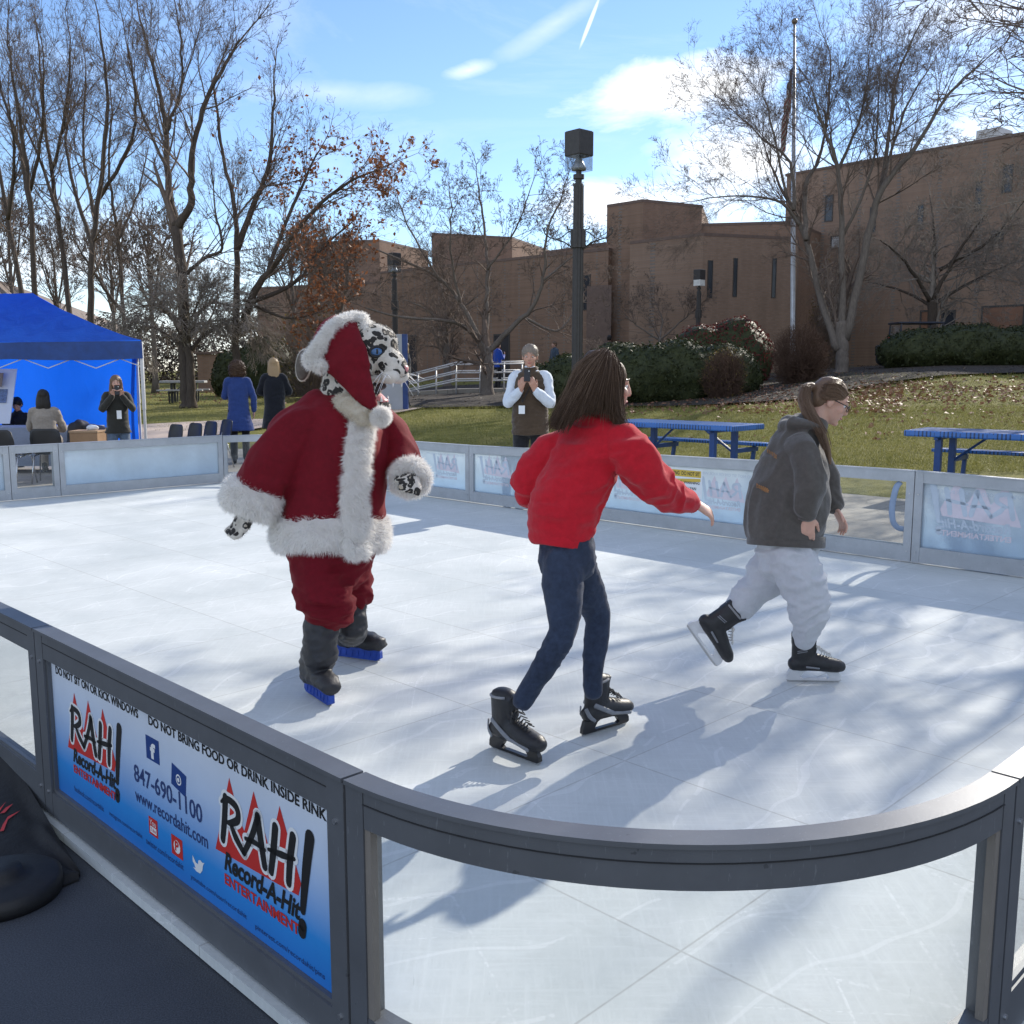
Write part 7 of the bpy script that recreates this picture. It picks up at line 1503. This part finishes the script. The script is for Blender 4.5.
decal('flame_print', fbr, M_red, [[(0, 815), (6, 809), (13, 805), (5, 814)], [(0, 833), (3, 826), (8, 821), (4, 832)], [(3, 826), (8, 818), (20, 812), (8, 821)], [(-6, 822), (-2, 812), (6, 803), (-1, 814)]], fbr, .006)

# ---------------------------------------------------------------- people in the background
def bgp(label, px, d, ytop, f, arms, top, legs, hair, face=True, hf=None, shoes=True, seat=False, skin=M_skin_p, zb=None, group='onlookers round the rink', voxel=.014, lean=0):
    """simple clothed figure: the crown of the head shows at px,ytop, standing at distance d"""
    b = V((px - 512) / F * d, d, zg((px - 512) / F * d, d) - .045 if zb is None else zb); zt = zpix(ytop, d); h_ = zt - b[2]
    if seat: k = 1.0; b = V(b[0], b[1], zt - 1.30)
    else: k = h_ / 1.74
    f = unit(f); s = np.cross(UP, f); P = lambda a, l, z: b + (f * a + s * l) * k + UP * z * k
    dz = .44 if seat else 0
    J = dict(neck=P(.0 + lean, 0, 1.475 - dz), head=P(.025 + lean, 0, 1.615 - dz), shL=P(-.01 + lean, .162, 1.395 - dz), shR=P(-.01 + lean, -.162, 1.395 - dz))
    if seat: J.update(hipL=P(-.05, .09, .50), hipR=P(-.05, -.09, .50), knL=P(.38, .11, .50), knR=P(.38, -.11, .50), anL=P(.36, .11, .08), anR=P(.36, -.11, .08))
    else: J.update(hipL=P(0, .09, .90), hipR=P(0, -.09, .90), knL=P(.02, .10, .49), knR=P(.02, -.10, .49), anL=P(-.01, .10, .09), anR=P(-.01, -.10, .09))
    A_ = dict(down=((.0, .25, 1.13), (.06, .25, .87)), phone=((.08, .225, 1.13), (.25, .07, 1.27)), high=((.10, .24, 1.18), (.20, .06, 1.42)), table=((.12, .24, 1.13), (.34, .10, 1.10)), fold=((.06, .26, 1.13), (.20, -.02, 1.10)))
    for q, sg in (('L', 1), ('R', -1)):
        (a, l, z), (a2, l2, z2) = A_[arms[q]]; J['el' + q] = P(a + lean, sg * l, z - dz); J['wr' + q] = P(a2 + lean, sg * l2, z2 - dz)
    p = Person(J, f, skin, k, b); hands = [('wr' + q, unit((J['wr' + q] - J['el' + q]) * .6 + (UP * .4 + f * .2 if arms[q] in ('phone', 'high') else f * .1 - UP * .2)), (-s if q == 'L' else s) * .8 + f * .2, f * .4 + UP * .8 if arms[q] != 'down' else f, (.7, .6) if arms[q] != 'down' else (.35, .4)) for q in 'LR']
    hf = f if hf is None else unit(hf)
    p.body(label, hf, UP, hands, .009 if face else .012, [], group, True)
    if face: p.face(brow=hair.get('mat'))
    hm = (J['hipL'] + J['hipR']) / 2; sm = (J['shL'] + J['shR']) / 2; T = top
    tor = [(hm + UP * (T['hem'] - .90) * k, T.get('wh', .18) * k, T.get('dh', .14) * k)] if not seat else [(hm + UP * .02, .18, .14)]
    if T['hem'] < .8 and not seat: tor.append((hm, .175 * k, .135 * k))
    tor += [(hm * .55 + sm * .45, T.get('ww', .17) * k, .125 * k), (hm * .2 + sm * .8, .178 * k, .122 * k), (sm + UP * .012 * k, .150 * k, .09 * k), (sm * .4 + J['neck'] * .6 + UP * .01 * k, .098 * k, .075 * k), (J['neck'] + UP * .012, .066 * k, .066 * k)]
    sl = {q: [(sm * .45 + J['sh' + q] * .55 + UP * .01, .06 * k), (J['sh' + q], .064 * k), (J['el' + q] * .5 + J['sh' + q] * .5, .060 * k), (J['el' + q], .055 * k), (J['el' + q] * .4 + J['wr' + q] * .6, .052 * k), (J['wr' + q] * .92 + J['el' + q] * .08, .040 * k)] for q in 'LR'}
    p.top(T['name'], T['mat'], tor, sl, voxel, .008, int(px) % 50)
    if legs:
        lg = [[(J['hip' + q], .095 * k), (J['hip' + q] * .5 + J['kn' + q] * .5, .085 * k), (J['kn' + q], .066 * k), (J['kn' + q] * .5 + J['an' + q] * .5, .062 * k), (J['an' + q], .056 * k)] for q in 'LR']
        p.legs(legs['name'], legs['mat'], [(hm + UP * .08 * k, .15 * k, .11 * k), (hm, .165 * k, .12 * k), (hm - UP * .06 * k, .15 * k, .11 * k)], lg, voxel, .006)
    if shoes:
        for q, sg in (('L', .08), ('R', -.08)):
            mb = MB(); a = J['an' + q]; fd = unit(f + s * sg); o = V(a[0], a[1], a[2] - .09 * k); mb.loft([(o - fd * .08 + UP * .045, .036, .045), (o + UP * .05, .040, .05), (o + fd * .10 + UP * .035, .045, .035), (o + fd * .17 + UP * .03, .032, .024)], np.cross(UP, fd), 14); mb.loft([(o + UP * .06 - fd * .02, .04, .045), (o + UP * .13 - fd * .03, .042, .046)], np.cross(UP, fd), 12); link(organic(mb, .012, 2), 'shoe', M_rub, p.o)
    HP = p.HP; mb = MB(); st = hair['style']
    mb.ell(HP(-.020, 0, .040), (p.hf * .101 * k, p.hs * .087 * k, p.hu * .089 * k), 18, 12); mb.ell(HP(-.05, 0, .0), (p.hf * .065 * k, p.hs * .084 * k, p.hu * .088 * k), 16, 10)
    if st == 'long':
        mb.loft([(HP(-.03, 0, .05), .088 * k, .07 * k), (HP(-.06, 0, -.08), .095 * k, .06 * k), (HP(-.085, 0, -.20), .10 * k, .04 * k), (HP(-.09, 0, -.32), .07 * k, .02 * k)], p.hs, 16)
        for q in (-1, 1): mb.loft([(HP(.02, q * .066, .05), .027 * k, .032 * k), (HP(.03, q * .082, -.06), .026 * k, .03 * k), (HP(.055, q * .09, -.18), .03 * k, .025 * k), (HP(.08, q * .095, -.30), .02 * k, .014 * k)], p.hs, 10)
    if st == 'curly': mb.ell(HP(-.03, 0, .0), (p.hf * .14, p.hs * .15, p.hu * .15), 18, 12); mb.ell(HP(-.03, 0, -.08), (p.hf * .12, p.hs * .15, p.hu * .09), 18, 12)
    if st == 'bob': mb.loft([(HP(-.03, 0, .04), .092, .075), (HP(-.06, 0, -.10), .108, .065), (HP(-.06, 0, -.22), .10, .05), (HP(-.07, 0, -.28), .07, .03)], p.hs, 16)
    ho = link(organic(mb, .008, 2, folds(.012 if st == 'curly' else .004, (26, 26, 26) if st == 'curly' else (30, 30, 8), 3)), 'hair', hair['mat'], p.o)
    if st == 'short': link(fur_mesh(ho.data, 1600, .016, .0016, 3, .5, .5), 'hair_strands', hair['mat'], None).parent = ho
    if st == 'curly': link(fur_mesh(ho.data, 1800, .035, .002, 3, .2, 1.0), 'curls', hair['mat'], None).parent = ho
    p.P = P; p.f, p.s, p.kk = f, s, k
    return p
M_shirt = cloth('white_shirt', (.66, .72, .80), .8, .06, 200); M_vest = cloth('brown_vest', (.075, .050, .032), .85, .15, 180, .4); M_trk = cloth('dark_trousers', (.018, .019, .023), .85, .2); M_ph = mat('phone_black', (.01, .01, .012), .2)
man = bgp('man in white shirt and brown vest holding up a phone behind the rink wall', 530, 12.25, 345, (-.12, -1, 0), dict(L='phone', R='phone'), dict(name='shirt', mat=M_shirt, hem=.86, wh=.165, ww=.155), dict(name='trousers', mat=M_trk), dict(style='short', mat=M_hair_g), skin=M_skin, hf=(-.08, -1, -.12), voxel=.010)
def vest_of(p, mt, hem=.80, z=1.0):
    P, k = p.P, p.kk; v = [(P(0, 0, hem), .195 * k, .16 * k), (P(0, 0, hem + .15), .192 * k, .155 * k), (P(0, 0, 1.12), .185 * k, .148 * k), (P(0, 0, 1.30), .188 * k, .142 * k), (P(-.01, 0, 1.42), .150 * k, .10 * k), (P(-.01, 0, 1.465), .085 * k, .082 * k)]
    o = p.top('vest', mt, v, None, .010, .012, 5, sc=(5, 5, 22)); return o
def phone(p, h=1.42, label='dark mobile phone held up by the man in the vest', a=.30, l=0.0, tilt=.25):
    P = p.P; c = P(a, l, h); u = unit(UP + p.f * -tilt); n = unit(np.cross(p.s, u)); mb = MB(); mb.boxf(c - p.s * .037 - u * .075 - n * .004, p.s * .074, u * .15, n * .009, .003); ph = mb.build('mobile_phone', M_ph, None, base=c); tag(ph, label, 'phone')
    mb = MB(); mb.boxf(c - p.s * .033 - u * .07 + (n if np.dot(n, p.f) < 0 else -n) * .0055, p.s * .066, u * .14, n * .001); mb.build('screen', M_glass, ph); mb = MB(); mb.tube([c + p.s * .02 + u * .05 + p.f * .004, c + p.s * .02 + u * .05 + p.f * .008], .008, 10); mb.build('camera_lens', M_steel, ph); return ph
vest_of(man, M_vest); phone(man)
P = man.P; mb = MB(); mb.tube([P(.04, .06, 1.46), P(.155, .03, 1.34), P(.185, -.06, 1.14)], .006, 6); mb.tube([P(.04, -.06, 1.46), P(.155, -.07, 1.34), P(.185, -.065, 1.14)], .006, 6); ly = mb.build('lanyard', M_rub, man.o); mb = MB(); mb.boxf(P(.19, -.10, 1.02), man.s * .075, UP * .10, man.f * .006, .002); mb.build('badge', M_white, ly)
mb = MB(); mb.tube([man.J['wrL'] + man.s * .034 * math.cos(a) + UP * .034 * math.sin(a) for a in np.linspace(0, 6.28, 14)], .008, 6); mb.build('watch', M_rub, man.o)
M_coat_o = cloth('olive_jacket', (.030, .030, .026), .8, .15); M_denim2 = cloth('light_denim', (.10, .14, .20), .85, .2)
w1 = bgp('woman in dark jacket and jeans photographing with a phone beside the tent wall', 119, 15.6, 375, (.45, -1, 0), dict(L='high', R='high'), dict(name='jacket', mat=M_coat_o, hem=.78, wh=.215), dict(name='jeans', mat=M_denim2), dict(style='long', mat=M_hair_m), hf=(.40, -1, -.1), voxel=.012)
phone(w1, 1.50, 'dark mobile phone held before the face by the woman beside the tent', .27)
P = w1.P; mb = MB(); mb.boxf(P(.16, -.02, 1.02), w1.s * .07, UP * .13, w1.f * .008, .002); mb.build('badge', M_white, w1.o)
M_blue_c = cloth('royal_blue_coat', (.025, .055, .20), .8, .12); M_navy_c = cloth('near_black_coat', (.012, .014, .020), .85, .2); M_black_l = cloth('black_leggings', (.010, .010, .012), .8, .2); M_beige = cloth('beige_jumper', (.30, .26, .22), .9, .12)
w2 = bgp('woman in royal blue coat with curly dark hair seen from behind near the chairs', 240, 18.3, 361, (-.25, 1, 0), dict(L='phone', R='down'), dict(name='coat', mat=M_blue_c, hem=.56, wh=.25, dh=.20, ww=.165), dict(name='leggings', mat=M_black_l), dict(style='curly', mat=M_hair_b), face=False)
w3 = bgp('blond woman in a long near black coat seen from behind beside the blue coat', 276, 20.0, 358, (-.2, 1, 0), dict(L='fold', R='fold'), dict(name='coat', mat=M_navy_c, hem=.50, wh=.24, dh=.19, ww=.19), dict(name='leggings', mat=M_black_l), dict(style='long', mat=M_hair_bl), face=False)
s1 = bgp('person with short dark hair in a black top seated behind the tent table', 20, 17.9, 397, (.15, -1, 0), dict(L='table', R='table'), dict(name='jumper', mat=M_navy_c, hem=.9), dict(name='trousers', mat=M_black_l), dict(style='short', mat=M_hair_k), seat=True, skin=M_skin, hf=(.15, -1, -.5))
s2 = bgp('woman with long black hair in a beige jumper seated with her back to the rink', 46, 15.55, 389, (-.25, 1, 0), dict(L='table', R='table'), dict(name='jumper', mat=M_beige, hem=.9), dict(name='trousers', mat=M_beige), dict(style='bob', mat=M_hair_k), face=False, seat=True)
M_bright = cloth('bright_blue_jacket', (.015, .07, .42), .7, .1); M_teal = cloth('slate_jacket', (.05, .075, .11), .8, .1)
bgp('person in a bright blue jacket on the ramp behind the cherry trunk', 498, 39.5, 343, (.7, .5, 0), dict(L='down', R='phone'), dict(name='jacket', mat=M_bright, hem=.80), dict(name='trousers', mat=M_trk), dict(style='short', mat=M_hair_k), face=False, voxel=.02, skin=M_skin, zb=zpix(388, 39.5))
bgp('person in a slate jacket walking behind the hedge left of the lamp post', 554, 42, 342, (-.8, -.5, 0), dict(L='down', R='down'), dict(name='jacket', mat=M_teal, hem=.80), dict(name='trousers', mat=M_trk), dict(style='short', mat=M_hair_m), face=True, voxel=.02)
bgp('dark haired person in a grey jacket behind the hedge right of the lamp post', 608, 44, 336, (.3, .9, 0), dict(L='down', R='down'), dict(name='jacket', mat=M_coat_o, hem=.80), dict(name='trousers', mat=M_trk), dict(style='short', mat=M_hair_k), face=False, voxel=.02, skin=M_skin)
bgp('blond person mostly hidden behind the grey sign slab', 407, dS + 1.2, 343, (-.9, .1, 0), dict(L='down', R='down'), dict(name='jacket', mat=M_navy_c, hem=.80, wh=.16), dict(name='trousers', mat=M_trk), dict(style='bob', mat=M_hair_bl), face=False, voxel=.02)
